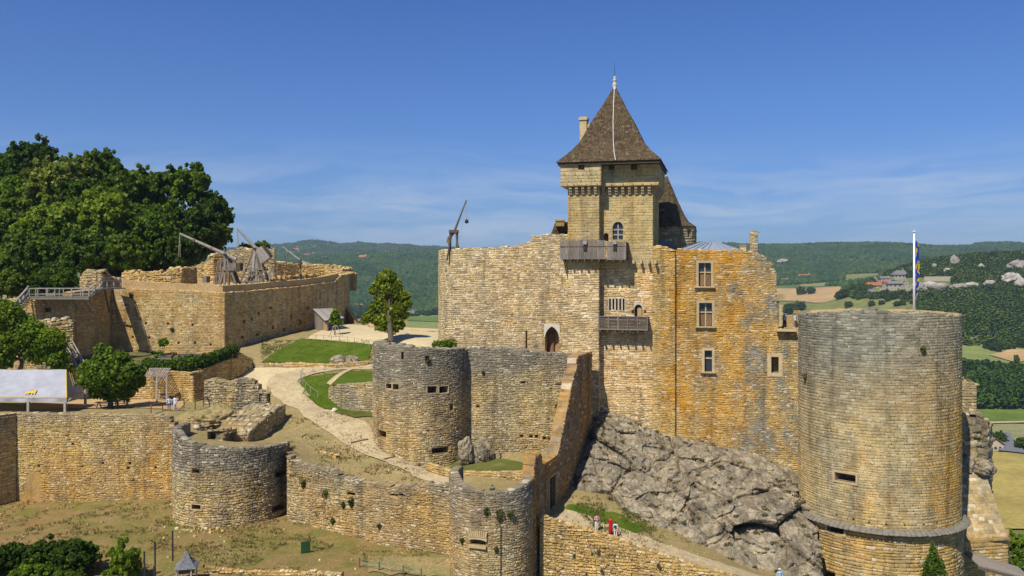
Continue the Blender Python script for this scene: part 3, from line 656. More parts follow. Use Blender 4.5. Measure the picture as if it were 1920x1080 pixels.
# ------------------------------------------------------------------ local ground
def C(l): return [tuple(at(*q)) for q in l]
g_out = tps(C([(0, 938, 95), (160, 938, 94), (325, 938, 92), (330, 975, 87), (430, 990, 84), (540, 985, 85), (600, 1000, 83), (700, 1030, 80), (843, 1049, 77.5), (0, 1080, 70.5), (300, 1080, 71), (600, 1080, 72), (830, 1080, 74.5), (200, 1000, 81)])
            + [(8, 70, 0), (25, 66, -1), (45, 62, -3), (-60, 40, 2), (0, 40, -1), (50, 40, -5), (-90, 90, 5), (-90, 60, 4)], .05)
XX, YY = np.meshgrid(np.linspace(-95, 30, 190), np.linspace(38, 100, 120), indexing='ij')
ZZ = g_out(XX, YY); NZ = np.array([fbm(x*.3, y*.3, 1) for x, y in zip(XX.ravel(), YY.ravel())]).reshape(XX.shape)*.13
keep_cells = None
link('outer_ground', np_mesh('outer_ground', np.stack([XX, YY, ZZ+NZ], -1).reshape(-1, 3), grid_faces(190, 120), M_DRY, True), kind='structure')['label'] = 'dry grass slope before the outer walls'
g_in = tps(C([(-200, 762, 104), (20, 762, 104), (200, 768, 100), (318, 772, 98), (100, 750, 110), (250, 748, 111), (340, 750, 108), (-200, 745, 112), (-100, 720, 124),
              (380, 822, 90), (400, 826, 88), (440, 834, 87), (480, 834, 88), (400, 800, 96), (470, 828, 93.5), (540, 830, 93), (600, 860, 91), (700, 893, 88), (800, 905, 86), (838, 908, 84.5), (480, 762, 107), (440, 748, 110), (560, 800, 99), (650, 830, 96),
              (760, 870, 90), (690, 820, 97), (620, 770, 104), (560, 735, 110), (510, 710, 115), (560, 700, 118), (690, 690, 120),
              (720, 815, 99), (800, 880, 92.5), (870, 878, 92), (930, 870, 92), (985, 882, 89), (1000, 900, 85), (700, 790, 101),
              (650, 710, 113), (690, 775, 104), (640, 770, 106), (470, 700, 118), (600, 692, 119), (420, 700, 118),
              (520, 680, 122), (690, 650, 128), (600, 643, 132), (700, 632, 132), (770, 640, 126), (640, 614, 154), (700, 612, 157), (430, 672, 124), (800, 625, 138), (880, 890, 86), (900, 915, 80), (950, 915, 80)]), .02)
def mask_grid(x0, x1, nx, y0, y1, ny, hf, keepf, amp=.1, fr=.35):
    XX, YY = np.meshgrid(np.linspace(x0, x1, nx), np.linspace(y0, y1, ny), indexing='ij')
    ZZ = hf(XX, YY)+np.array([fbm(x*fr, y*fr, 4) for x, y in zip(XX.ravel(), YY.ravel())]).reshape(XX.shape)*amp
    Q = grid_faces(nx, ny); cx = XX.ravel()[Q].mean(1); cy = YY.ravel()[Q].mean(1)
    return np.stack([XX, YY, ZZ], -1).reshape(-1, 3), Q[keepf(cx, cy)]
# big masonry plans are needed first: which side of the front walls a point lies on
c_lt = at(436, 838, 90.0); R_LT = 5.85
c_mt = at(789, 700, 98.5); R_MT = 5.45
c_b = at(921, 900, 77.0); R_B = 3.75
c_big = at(1645, 700, 90.0); R_BIG = 7.9
P_front = [at(538, 0, 86.6), at(600, 0, 84.6), at(690, 0, 81.9), at(770, 0, 79.8), at(848, 0, 78.0)]
P_left = [at(28, 0, 94.5), at(328, 0, 92.2)]
fx = np.array([-200, P_left[0].x, P_left[1].x, c_lt.x-4, c_lt.x, c_lt.x+4, c_lt.x+5.6]+[p.x for p in P_front]+[c_b.x, 1.5, 3, 40]); fy = np.array([95, P_left[0].y, P_left[1].y, c_lt.y-3.9, c_lt.y-5.3, c_lt.y-3.6, c_lt.y-.2]+[p.y for p in P_front]+[76, 76.5, 80, 80])
def inner(cx, cy):
    px = 960+F*cx/cy
    return (cy > np.interp(cx, fx, fy)+.5) & (cx < np.interp(cy, [70, 79, 98], [2.0, 2.6, 9.2])) & ~((cy > 98.5) & (px > 765)) & ~((cy > 96) & (px > 880)) & (cy < 172)
V, Q = mask_grid(-90, 12, 230, 74, 172, 200, g_in, inner)
link('bailey_ground', np_mesh('bailey_ground', V, Q, M_SLOPE, True), kind='structure')['label'] = 'dry earth and grass inside the outer walls'
G = lambda px, py: gp(px, py, g_in, 76, 170)
path_l = [G(*q) for q in [(846, 914), (800, 902), (760, 885), (700, 858), (640, 830), (600, 805), (560, 772), (520, 750), (505, 735), (502, 715), (520, 702), (560, 692), (620, 688), (700, 684)]]
path_r = [G(*q) for q in [(846, 898), (820, 888), (780, 868), (735, 842), (705, 822), (690, 795), (640, 782), (600, 765), (575, 745), (560, 722), (562, 710), (590, 702), (640, 694), (700, 692)]]
sheet('gravel_path', path_l, path_r, 120, 8, g_in, .10, M_PATH, label='gravel path winding up between the towers')
sheet('sand_apron', [G(*q) for q in [(436, 718), (475, 690), (560, 691), (700, 683)]], [G(*q) for q in [(500, 735), (502, 715), (520, 702), (700, 689)]], 60, 12, g_in, .07, M_SAND, label='pale sand beside the bend of the path')
sheet('lawn', [G(*q) for q in [(490, 681), (560, 684), (640, 686), (692, 681)]], [G(*q) for q in [(566, 636), (600, 640), (650, 643), (698, 648)]], 60, 20, g_in, .12, M_GRASS, label='green lawn under the terrace wall')
sheet('lawn', [G(*q) for q in [(600, 765), (580, 745), (563, 720), (568, 708)]], [G(*q) for q in [(660, 775), (640, 740), (620, 718), (640, 700)]], 40, 14, g_in, .12, M_GRASS, label='small curved lawn inside the path bend')
sheet('lawn', [G(*q) for q in [(630, 720), (700, 716)]], [G(*q) for q in [(650, 698), (700, 695)]], 30, 12, g_in, .16, M_GRASS, label='strip of lawn left of the middle tower')
sheet('lawn', [G(*q) for q in [(625, 772), (660, 782), (700, 784)]], [G(*q) for q in [(640, 755), (665, 755), (700, 762)]], 30, 10, g_in, .1, M_GRASSD, label='rough grass at the foot of the middle tower')
sheet('lawn', [G(*q) for q in [(835, 880), (900, 888), (975, 888)]], [G(*q) for q in [(860, 858), (920, 858), (985, 872)]], 40, 12, g_in, .1, M_GRASSD, label='dry grass under the grey curtain wall')
sheet('sand_yard', [G(*q) for q in [(60, 768), (180, 766), (330, 772)]], [G(*q) for q in [(40, 750), (200, 740), (345, 752)]], 60, 14, g_in, .08, M_EARTH, label='sandy yard around the awning')
# upper court: flat sand behind the middle tower
flat = lambda z: (lambda x, y: np.full(np.shape(x), float(z)))
gz = lambda px, py, z: at(px, py, F*(CZ-z)/(py-HY))
def ct(x, y):
    w = sstep(740, 800, 960+F*x/np.maximum(y, 1)); return (g_in(x, y)+.1)*(1-w)+20.15*w
sheet('sand_court', [G(575, 636), G(650, 642), G(698, 647), gz(770, 652, 20.15), gz(1100, 668, 20.15)], [gz(640, 606, 20.15), gz(720, 612, 20.15), gz(830, 617, 20.15), gz(1100, 630, 20.15)], 80, 30, ct, .0, M_SAND, label='pale sand court beneath the lone tree')
# lower path in front of the rock
g_low = tps(C([(1025, 962, 81.5), (1120, 996, 80), (1150, 1004, 79.3), (1250, 1032, 77.5), (1400, 1075, 75), (1060, 945, 84), (1190, 990, 82), (1350, 1048, 79), (1480, 1090, 76.5), (1090, 925, 87), (1200, 965, 86), (1300, 1012, 83), (1400, 1062, 80), (1530, 1095, 78), (1040, 935, 86)]), .02)
gl = lambda px, py: gp(px, py, g_low, 66, 95)
sheet('rock_foot_ground', [at(1012, 985, 77.8), at(1157, 1010, 75.6), at(1300, 1062, 73.3), at(1470, 1110, 70.6), at(1640, 1160, 68)], [at(1060, 925, 90), at(1200, 965, 88.5), at(1310, 1012, 85), at(1400, 1062, 82), at(1640, 1120, 79.5)], 110, 30, g_low, 0, M_SLOPE, label='dry earth between low wall and rock')
sheet('gravel_path', [gl(*q) for q in [(1022, 975), (1100, 1000), (1157, 1014), (1220, 1040), (1300, 1066), (1420, 1100)]], [gl(*q) for q in [(1060, 952), (1110, 972), (1180, 996), (1260, 1026), (1350, 1056), (1470, 1095)]], 80, 6, g_low, .05, M_PATH, label='narrow gravel path under the rock face')
sheet('grass_verge', [gl(*q) for q in [(1062, 956), (1120, 974), (1190, 1000), (1212, 992)]], [gl(*q) for q in [(1060, 948), (1110, 956), (1170, 966), (1212, 986)]], 50, 8, g_low, .07, M_GRASS, label='green verge along the path')

# ------------------------------------------------------------------ helpers for openings
def arch_fill(root, path, o, mat, pointed=False, name='arch', d=.06, rise=None):
    w = o['u1']-o['u0']; uc = (o['u0']+o['u1'])/2; rise = rise or w*(.75 if pointed else .5); n = 10; mb = MB()
    zs = o['z1']-rise; T, N = path.fr(uc)
    for sgn in (-1, 1):
        pts = [(sgn*w/2, zs)]
        for i in range(1, n+1):
            t = i/n
            if pointed:
                a = t*math.acos(.5/1.0)*1.0; x = w/2-w*(1-math.cos(a)); z = zs+rise*math.sin(a)/math.sin(math.acos(.5))
            else: a = t*math.pi/2; x = w/2*math.cos(a); z = zs+rise*math.sin(a)
            pts.append((sgn*max(x, 0), z))
        pts += [(0, o['z1']+.25), (sgn*(w/2+.12), o['z1']+.25), (sgn*(w/2+.12), zs)]
        poly = [path.p3(uc, z, d)+T*x for x, z in pts]
        mb.prism(poly, -N*.45)
    mb.build(name, mat, root)
def surround(root, path, o, mat, t=.22, d=.05, sill=True, name='window_surround'):
    mb = MB(); uc = (o['u0']+o['u1'])/2; T, N = path.fr(uc); w = o['u1']-o['u0']; h = o['z1']-o['z0']; Z = Vector((0, 0, 1)); zc = (o['z0']+o['z1'])/2
    for sg in (-1, 1): mb.frame(path.p3(uc, zc, d-.15)+T*sg*(w/2+t/2), T, N, Z, t/2, .15, h/2+t)
    mb.frame(path.p3(uc, o['z1']+t/2, d-.15), T, N, Z, w/2, .149, t/2); mb.frame(path.p3(uc, o['z0']-t/2, d-.15), T, N, Z, w/2, .149, t/2)
    ob = mb.build(name, mat, root)
    if sill:
        MB().frame(path.p3(uc, o['z0']-.06, d+.12), T, N, Z, w/2+t+.15, .2, .07).build('sill', M_DRESS, root)
    return ob
def mullions(root, path, o, nx=2, rows=(.62,), mat=M_PALE, inset=.35, wood=None):
    uc = (o['u0']+o['u1'])/2; T, N = path.fr(uc); w = o['u1']-o['u0']; h = o['z1']-o['z0']; Z = Vector((0, 0, 1)); zc = (o['z0']+o['z1'])/2
    win = MB()
    for i in range(1, nx): win.frame(path.p3(uc, zc, -inset)+T*(w*(i/nx-.5)), T, N, Z, .07, .09, h/2)
    for r in rows: win.frame(path.p3(uc, o['z0']+h*r, -inset), T, N, Z, w/2, .085, .07)
    wo = win.build('window', mat, root)
    zs = [0]+list(rows)+[1]
    for i in range(nx):
        for k in range(len(zs)-1):
            za, zb = o['z0']+h*zs[k]+.06, o['z0']+h*zs[k+1]-.06; xa = w*(i/nx-.5)+.06; xb = w*((i+1)/nx-.5)-.06
            low = wood is not None and k == 0
            MB().frame(path.p3(uc, (za+zb)/2, -inset-.06)+T*((xa+xb)/2), T, N, Z, (xb-xa)/2, .015, (zb-za)/2).build('shutter' if low else 'pane', wood if low else M_GLASS, wo)
    return wo

# ------------------------------------------------------------------ the keep
A_F = R(-14); e2 = Vector((math.cos(A_F), math.sin(A_F), 0)); n2 = Vector((e2.y, -e2.x, 0)); UP = Vector((0, 0, 1))
K0 = Vector(((1224-960)/F*100, 100, 0))
def sd_(s, d): return K0+e2*s+n2*d
def fs(px, d):
    k = (px-960)/F; o = K0+n2*d; return (k*o.y-o.x)/(e2.x-k*e2.y)
sL = fs(1065, 1.3); sM = fs(1123, 1.3); DK = 9.3
kp = Path([sd_(sL, -DK), sd_(sL, 1.3), sd_(sM, 1.3), sd_(sM, 0), sd_(0, 0), sd_(0, -DK)])
keep = thing('castle_keep', sd_(sL/2, -4)+Vector((0, 0, 10)), 'tall square castle keep with flared stone-tiled pyramid roof', 'castle keep')
kw = kp.op(1149, 416, 1168, 449, .8); kd = kp.op(1132, 437, 1141, 452, 1.2)
kv = [kp.op(1142+i*6.4, 560, 1145.5+i*6.4, 582, 1.0) for i in range(5)]
kdoor = kp.op(1190, 571, 1204, 594, .9)
zpar0 = zat(347, 99); zpar1 = zat(304, 99)
zk_ = zat(503, 99.5)
wall(keep, kp, zk_, zpar0+.2, *S_KEEP, ch=.31, bw=.62, ops=[kw, kd], dep=(.008, .03), rough=.03, thick=1.3, seed=21, nind=130, cap=False, gap=.018)
wall(keep, kp, 9.5, zk_, *S_LOWK, ch=.24, bw=.46, ops=[kdoor]+kv, dep=(.012, .05), rough=.18, thick=1.3, seed=23, nind=130, cap=False, gap=.025, core='lower_wall_core')
arch_fill(keep, kp, kw, M_DRESS, name='window_arch', d=.035); mullions(keep, kp, dict(kw, z1=kw['z1']-.2), 2, (.3, .62), M_WOODP, .3)
arch_fill(keep, kp, kd, M_DRESS, name='door_arch', d=.035); arch_fill(keep, kp, kdoor, M_PALE, name='door_arch', d=.035)
uc = (kdoor['u0']+kdoor['u1'])/2; T_, N_ = kp.fr(uc)
MB().frame(kp.p3(uc, kdoor['z0']+.55, -.3)+T_*.15, T_, N_, UP, .3, .03, .6).build('door_leaf', M_PLANK, keep)
for o in kv: surround(keep, kp, o, M_PALE, .07, .03, False, 'vent_surround')
for sg in (-1, 1):
    MB().frame(kp.p3(uc+sg*.72, kdoor['z1']-.55, .1), T_, N_, UP, .12, .22, .1).build('corbel', M_DRESS, keep)
# parapet on corbels
OV = .75
pp = Path([sd_(sL-OV, -DK), sd_(sL-OV, 1.3+OV), sd_(sM+.35, 1.3+OV), sd_(sM+.35, OV), sd_(OV, OV), sd_(OV, -DK)])
po = [pp.op(1084, 307, 1096, 318, .9), pp.op(1141, 307, 1152, 318, .9), pp.op(1183, 307, 1195, 318, .9)]
po += [dict(u0=pp.len-5.0, u1=pp.len-4.2, z0=po[2]['z0'], z1=po[2]['z1'], depth=.9)]
par = thing('parapet_of_keep', (0, 0, 0), '', '') if False else keep
wall(keep, pp, zpar0, zpar1, *S_KEEP, ch=.46, bw=.95, ops=po, dep=(.006, .022), rough=.02, thick=.7, seed=22, nind=0, cap=False, gap=.02, core='parapet_core')
def corbel_row(path, us, z, mat, root, proj):
    for u in us:
        T, N = path.fr(u)
        mb = MB()
        for k in range(3):
            mb.frame(path.p3(u, z-.16-.3*k, .0)+N*(proj*(1-k*.3)/2-.1), T, N, UP, .16, proj*(1-k*.3)/2+.1, .14)
        mb.build('corbel', mat, root)
def ulist(path, segs):
    out = []
    for i, k in segs:
        a, b = path.cum[i], path.cum[i+1]; out += [a+(b-a)*(j+.5)/k for j in range(k)]
    return out
corbel_row(kp, ulist(kp, [(1, 5), (3, 8), (4, 10)]), zpar0, M_DRESS, keep, OV*.8)
sl = MB()
sl.prism([sd_(sL-OV, -DK)+UP*zpar0, sd_(sL-OV, 1.3+OV)+UP*zpar0, sd_(sM+.35, 1.3+OV)+UP*zpar0, sd_(sM+.35, OV)+UP*zpar0, sd_(OV, OV)+UP*zpar0, sd_(OV, -DK)+UP*zpar0], UP*.12)
sl.build('parapet_floor', M_DRESS, keep)
# flared roof built of stone slabs
ov = 1.15; zE = zat(303, 99.5)
cs, cdp = (sL+0)/2-.05, -4.0
half_s = (0-sL)/2+ov; half_d = (DK+1.3)/2+ov; cdp = (1.3-DK)/2
def roof_ring(f, z): return [sd_(cs+a*half_s*f, cdp+b*half_d*f)+UP*z for a, b in ((-1, 1), (1, 1), (1, -1), (-1, -1))]
Yc = sd_(cs, cdp).y; zA = zat(163, Yc)
prof = [(1.0, zE), (.80, zE+1.15), (.62, zE+2.5), (.545, zE+3.4), (.40, zE+5.3), (.2, zE+zA*0+(zA-zE)*.76), (.012, zA)]
rb = MB(); rings = [roof_ring(f*.985, z-.06) for f, z in prof]
for a, b in zip(rings[:-1], rings[1:]):
    for i in range(4): rb.poly([a[i], a[(i+1) % 4], b[(i+1) % 4], b[i]])
rb.poly(rings[0][::-1])
roof = rb.build('roof', M_TILE, keep)
def roof_tiles(root, profile, ringf, nside, tw=.34, th=.24, seed=4, mat=M_TILE, name='roof_tiles', sides=None):
    g = np.random.default_rng(seed); P = []; T = []; U = []; N = []; w = []; h = []; d = []
    for (f0, z0), (f1, z1) in zip(profile[:-1], profile[1:]):
        a, b = ringf(f0, z0), ringf(f1, z1); L = ((a[0]+a[1])/2-(b[0]+b[1])/2).length; rows = max(1, int(L/th))
        for i in (sides or range(nside)):
            j = (i+1) % nside
            for r in range(rows):
                t = (r+.5)/rows; p, q = a[i].lerp(b[i], t), a[j].lerp(b[j], t); wd = (q-p).length; tx = (q-p).normalized()
                uu = ((b[i]+b[j])/2-(a[i]+a[j])/2).normalized(); nn = tx.cross(uu).normalized(); uu = nn.cross(tx)
                x = 0
                while x < wd:
                    ww = min(tw*g.uniform(.6, 1.5), wd-x+.05); P.append(p+tx*(x+ww/2)); T.append(tx); U.append((uu+nn*.10).normalized()); N.append((nn-uu*.10).normalized()); w.append(ww*.96); h.append(th*1.25); d.append(g.uniform(.03, .075)); x += ww
    V, Q = stone_arrays(np.array([tuple(p) for p in P]), np.array([tuple(p) for p in T]), np.array([tuple(p) for p in U]), np.array([tuple(p) for p in N]), np.array(w), np.array(h), np.array(d), .08, .5)
    return link(name, np_mesh(name, V, Q, mat), root, kind='stuff')
roof_tiles(roof, prof, roof_ring, 4, sides=(0, 1, 3))
MB().prism([p+UP*(zE-.34) for p in [Vector((q.x, q.y, 0)) for q in roof_ring(.975, 0)]], UP*.24).build('eaves_board', M_WOODD, keep)
ap = sd_(cs, cdp)+UP*(zA-.4)
MB().lathe([(.32, 0), (.34, .15), (.22, .3), (.27, .55), (.3, .75), (.16, .9), (.16, 1.05), (.24, 1.15), (.24, 1.3), (.12, 1.42), (.16, 1.5), (.16, 1.62), (.02, 1.75)], ap, 14).build('finial', M_PALE, keep, True)
MB().tube(ap+UP*1.6, ap+UP*3.4, .03, .015, 6).build('lightning_rod', M_IRON, keep)
lc = MB(); mids = [(roof_ring(f, z)[0].lerp(roof_ring(f, z)[1], .5+.075*f)+n2*.12+UP*.06) for f, z in prof]
for a, b in zip(mids[:-1], mids[1:]): lc.bar(a, b, .05, .03)
lc.build('lightning_cable', M_WHITE, keep)
chp = at(1094.5, 260, 105); mb = MB(); mb.box((chp.x, chp.y, zat(252, 105)), .85, 1.0, 4.2, A_F); mb.box((chp.x, chp.y, zat(224, 105)), 1.1, 1.25, .3, A_F); mb.box((chp.x+.55, chp.y, zat(236, 105)), .5, .8, .7, A_F)
mb.build('chimney', M_DRESS, keep)
# corbels right of the hoarding: long stone brackets that throw shadows
for px in (1189, 1203, 1217, 1230):
    if px < 1224: u = kp.find(px); T, N = kp.fr(u); p = kp.p3(u, zat(491, 100.5), 0)
    else: p = sd_(fs(px, .3), .4)+UP*zat(491, 100); T, N = e2, n2
    MB().frame(p+N*.35, T, N, UP, .13, .5, .2).build('corbel', M_DRESS, keep)
# ------------------------------------------------------------------ timber hoardings
def plank_row(root, a, b, z0, z1, n, N, mat, name='plank', jag=.08, th=.05, gap=.012):
    d = (b-a)/n; t = d.normalized(); w = d.length; base = None
    for i in range(n):
        zz = z1+random.uniform(-jag, jag); c = a+d*(i+.5)
        MB().frame(Vector((c.x, c.y, (z0+zz)/2))+N*random.uniform(-.02, .02), t, N, UP, w/2-gap, th/2, (zz-z0)/2).build(name, mat, root)
dH = 2.25
h1 = thing('timber_hoarding', sd_(fs(1114, dH), dH)+UP*zat(487, 98), 'grey plank hoarding hanging high on the keep below its arched window', 'hoarding')
a, b = sd_(fs(1050, dH), dH), sd_(fs(1135.5, dH), dH); z0, z1 = zat(486, 99), zat(451, 99)
plank_row(h1, a, b, z0, z1+.05, 21, n2, M_WOOD)
a2, b2 = sd_(fs(1138, dH), dH), sd_(fs(1173, dH), dH); plank_row(h1, a2, b2, z0-.1, z1-.1, 9, n2, M_WOOD)
sr = fs(1174, dH); plank_row(h1, sd_(sr, dH), sd_(sr, .1), z0-.1, z1-.2, 7, e2, M_WOODD); plank_row(h1, sd_(fs(1050, dH), dH), sd_(fs(1050, dH), -.6), z0, z1, 7, -e2, M_WOOD)
fl = MB(); fl.prism([sd_(fs(1050, dH), dH-.05)+UP*z0, sd_(sr, dH-.05)+UP*z0, sd_(sr, .05)+UP*z0, sd_(sM+.05, .05)+UP*z0, sd_(sM+.05, 1.35)+UP*z0, sd_(sL, 1.35)+UP*z0, sd_(fs(1050, dH), -.6)+UP*z0], UP*.1); fl.build('floor', M_WOODD, h1)
for i in range(9):
    s = sL-.6+(sr-sL+.6)*(i+.3)/9; dd = .0 if s > sM else 1.3
    MB().bar(sd_(s, dd)+UP*(z0-.15), sd_(s, dH+.1)+UP*(z0-.15), .18, .2).build('beam', M_WOODD, h1)
MB().bar(a+n2*.06+UP*(z1-.65), b2+n2*.06+UP*(z1-.65), .05, .05).build('rail', M_WOODB, h1)
for px in (1097, 1153):
    p = sd_(fs(px, dH+.1), dH+.1); MB().frame(p+UP*(z1-.2)+n2*.1, e2, n2, UP, .22, .1, .22).build('shutter_flap', M_WOODP, h1); MB().frame(p+UP*(z1-.85), e2, n2, UP, .2, .04, .3).build('loophole', M_IRON, h1)
dB = 1.35
h2 = thing('timber_gallery', sd_(fs(1170, dB), dB)+UP*zat(620, 99), 'low weathered timber gallery under the small arched door of the keep', 'gallery')
z0, z1 = zat(618, 99.3), zat(594, 99.3); sa, sb = fs(1123, dB), fs(1214, dB)
for i in range(5):
    s0, s1 = sa+(sb-sa)*i/5, sa+(sb-sa)*(i+1)/5
    for k in range(4): MB().frame(sd_((s0+s1)/2, dB)+UP*(z0+(z1-z0)*(k+.5)/4), e2, n2, UP, (s1-s0)/2-.06, .03, (z1-z0)/8-.015).build('plank', M_WOODD, h2)
for i in range(6): MB().frame(sd_(sa+(sb-sa)*i/5, dB+.06)+UP*((z0+z1)/2), e2, n2, UP, .07, .07, (z1-z0)/2+.1).build('post', M_WOOD, h2)
for z in (z0, z1): MB().frame(sd_((sa+sb)/2, dB+.05)+UP*z, e2, n2, UP, (sb-sa)/2, .06, .06).build('rail', M_WOOD, h2)
for s in (sb,): MB().frame(sd_(s, dB/2)+UP*((z0+z1)/2), n2, e2, UP, dB/2, .04, (z1-z0)/2).build('end_panel', M_WOODD, h2)
MB().frame(sd_((sa+sb)/2, dB/2)+UP*(z0-.05), e2, n2, UP, (sb-sa)/2+.1, dB/2, .06).build('floor', M_WOODD, h2)
for i in range(7): MB().frame(sd_(sa+.2+(sb-sa-.4)*i/6, dB/2+.15)+UP*(z0-.2), e2, n2, UP, .09, dB/2+.2, .1).build('beam', M_WOODD, h2)
# ------------------------------------------------------------------ residential range right of the keep
sC = fs(1266, 0); sR = fs(1500, 0)
fp = Path([sd_(0.002, .25), sd_(sC, .45), sd_(sC+.02, 0), sd_(sR, 0)])
fac = thing('castle_range', sd_(sR/2, 0)+UP*6, 'ochre stained castle range with mullioned windows beside the keep', 'castle wall')
ftop = fp.prof([(1226, 463), (1240, 463), (1262, 467), (1300, 470), (1340, 469), (1390, 470), (1412, 474), (1428, 480), (1440, 489), (1449, 500), (1453, 520), (1457, 545), (1459.5, 618), (1497, 618)])
wA = fp.op(1310, 493, 1333, 537, .9); wB = fp.op(1311, 568, 1335, 612, .9); wC = fp.op(1321, 657, 1335, 697, .9); wD = fp.op(1446, 669, 1460, 699, 2.5)
hole = fp.op(1243, 817, 1258, 828, 2.0)
wall(fac, fp, 4.0, ftop, *S_FAC, ch=.2, bw=.36, ops=[wA, wB, wC, wD, hole], dep=(.015, .055), rough=.24, thick=1.4, seed=31, nind=260, ragged=.13)
for o, nx, rows in ((wA, 2, (.6,)), (wB, 2, (.6,)), (wC, 1, (.62,))):
    surround(fac, fp, o, M_DRESS, .3, .07, True); mullions(fac, fp, o, nx, rows, M_DRESS, .4, M_WOODB if nx == 2 else None)
surround(fac, fp, wD, M_DRESS, .42, .05, False); arch_fill(fac, fp, hole, M_DRESS, name='drain_arch')
MB().frame(fp.p3(fp.find(1474), zat(619, 96.5), .25), e2, n2, UP, 1.05, .55, .1).build('sill', M_DRESS, fac)
fl = MB().prism([sd_(fs(1456, 0), -1.3)+UP*zat(619, 97), sd_(sR+1, -1.3)+UP*zat(619, 97), sd_(sR+1, -7)+UP*zat(619, 97), sd_(fs(1456, 0), -7)+UP*zat(619, 97)], UP*.1).build('terrace_floor', M_DRESS, fac)
bw_ = thing('low_parapet', sd_(fs(1485, 0), -4.5)+UP*22.5, 'sunlit low parapet behind the broken corner of the range', 'wall')
mb = MB(); mb.frame(sd_(fs(1488, -4.5), -4.5)+UP*zat(606, 101), e2, n2, UP, 1.2, .2, 1.0); mb.frame(sd_(fs(1494, -4.5), -4.45)+UP*zat(594, 101), e2, n2, UP, .4, .2, .8); mb.build('coping', S_KEEP[1], bw_)
stub = thing('ruined_chimney', sd_(fs(1414, -.7), -.7)+UP*zat(474, 98.5), 'thin ruined chimney stump standing on the range top', 'chimney')
sp_ = Path([sd_(fs(1406, -.3), -.3), sd_(fs(1421, -.3), -.3)]); wall(stub, sp_, zat(476, 98.5), sp_.prof([(1406, 436), (1412, 432), (1421, 434)]), *S_RUIN, ch=.28, bw=.4, thick=.8, seed=33, nind=40, rough=.2)
s2 = thing('ruined_stump', sd_(fs(1393, -.5), -.5)+UP*zat(472, 98.5), 'small broken block of masonry left of the chimney stump', 'masonry')
MB().frame(sd_(fs(1393, -.6), -.6)+UP*zat(466, 98.5), e2, n2, UP, .35, .3, .4).build('stone', S_RUIN[0], s2); MB().frame(sd_(fs(1393, -.6), -.6)+UP*zat(461, 98.5), e2, n2, UP, .45, .35, .12).build('capstone', S_RUIN[0], s2)
# broken jamb of the collapsed window on the right edge
jb = thing('window_jamb', sd_(fs(1462, -.2), -.2)+UP*zat(615, 97), 'orange dressed jamb of a vanished window at the ruined corner', 'stone jamb')
for k in range(6): MB().frame(sd_(fs(1461+k % 2, -.5), -.5)+UP*(zat(612, 97)+.42*k+.2), e2, n2, UP, .22+.06*(k % 2), .35, .2).build('block', M_DRESS, jb)
MB().frame(sd_(fs(1464, -.3), -.3)+UP*zat(556, 97), e2, n2, UP, .45, .4, .3).build('block', S_RUIN[0], jb)
# glazed roof behind the range
zr = thing('zinc_roof', sd_(fs(1325, -6), -6)+UP*zat(470, 105), 'low pale grey metal roof rising behind the range wall', 'roof')
a, b, c, d = at(1268, 470, 103), at(1385, 472, 101), at(1385, 466, 109), at(1275, 466, 109); t1, t2 = at(1318, 453, 106), at(1350, 455, 106)
mb = MB(); mb.poly([a, b, t2, t1]); mb.poly([b, c, t2]); mb.poly([c, d, t1, t2]); mb.poly([d, a, t1]); mb.poly([d, c, b, a]); mb.build('roof_sheet', M_ZINC, zr)
mb = MB(); mb.bar(t1, t2, .16)
for k in range(8): p, q = a.lerp(b, k/8), t1.lerp(t2, k/8); mb.bar(p+UP*.03, q+UP*.03, .07, .07)
mb.build('seams', M_ZINC, zr)
# round chapel tower behind the keep with a half cone roof
ap_ = thing('round_stair_tower', at(1272, 470, 112), 'round tower with sharp conical stone roof behind the keep', 'tower')
ctr = at(1254, 430, 114); rp = Path(arc(ctr.x, ctr.y, 3.55, 170, 372, 40)); wall(ap_, rp, 20, zat(424, 111), *S_RUIN, ch=.32, bw=.5, thick=.8, seed=35, nind=60, ops=[rp.op(1290, 432, 1294, 445, .6)])
mb = MB(); mb.lathe([(3.95, zat(424, 111)), (3.0, zat(416, 112)), (2.35, zat(402, 112)), (1.5, zat(376, 112)), (.05, zat(328, 112))], (ctr.x-.3, ctr.y, 0), 20); ob = mb.build('roof', M_TILE, ap_)
MB().tube((ctr.x-.3, ctr.y, zat(334, 112)), (ctr.x-.3, ctr.y, zat(326, 112)), .14, .1, 8).build('finial', M_PALE, ap_)
tr_ = lambda f, z: [Vector((ctr.x-.3+3.95*f*math.cos(R(k*30)), ctr.y+3.95*f*math.sin(R(k*30)), z)) for k in range(12)]
roof_tiles(ob, [(1, zat(424, 111)), (.76, zat(416, 112)), (.595, zat(402, 112)), (.38, zat(376, 112)), (.02, zat(328, 112))], tr_, 12, seed=9, sides=(5, 6, 7, 8, 9, 10, 11))
# dark zinc lean-to left of it
MB().prism([at(1237, 466, 108), at(1272, 466, 108), at(1255, 455, 109), at(1237, 447, 109)], (0, .3, 0)).build('slate_roof', M_SLATE)
tag(bpy.data.objects['slate_roof'], 'small dark slate lean-to in the corner beside the keep', 'roof')
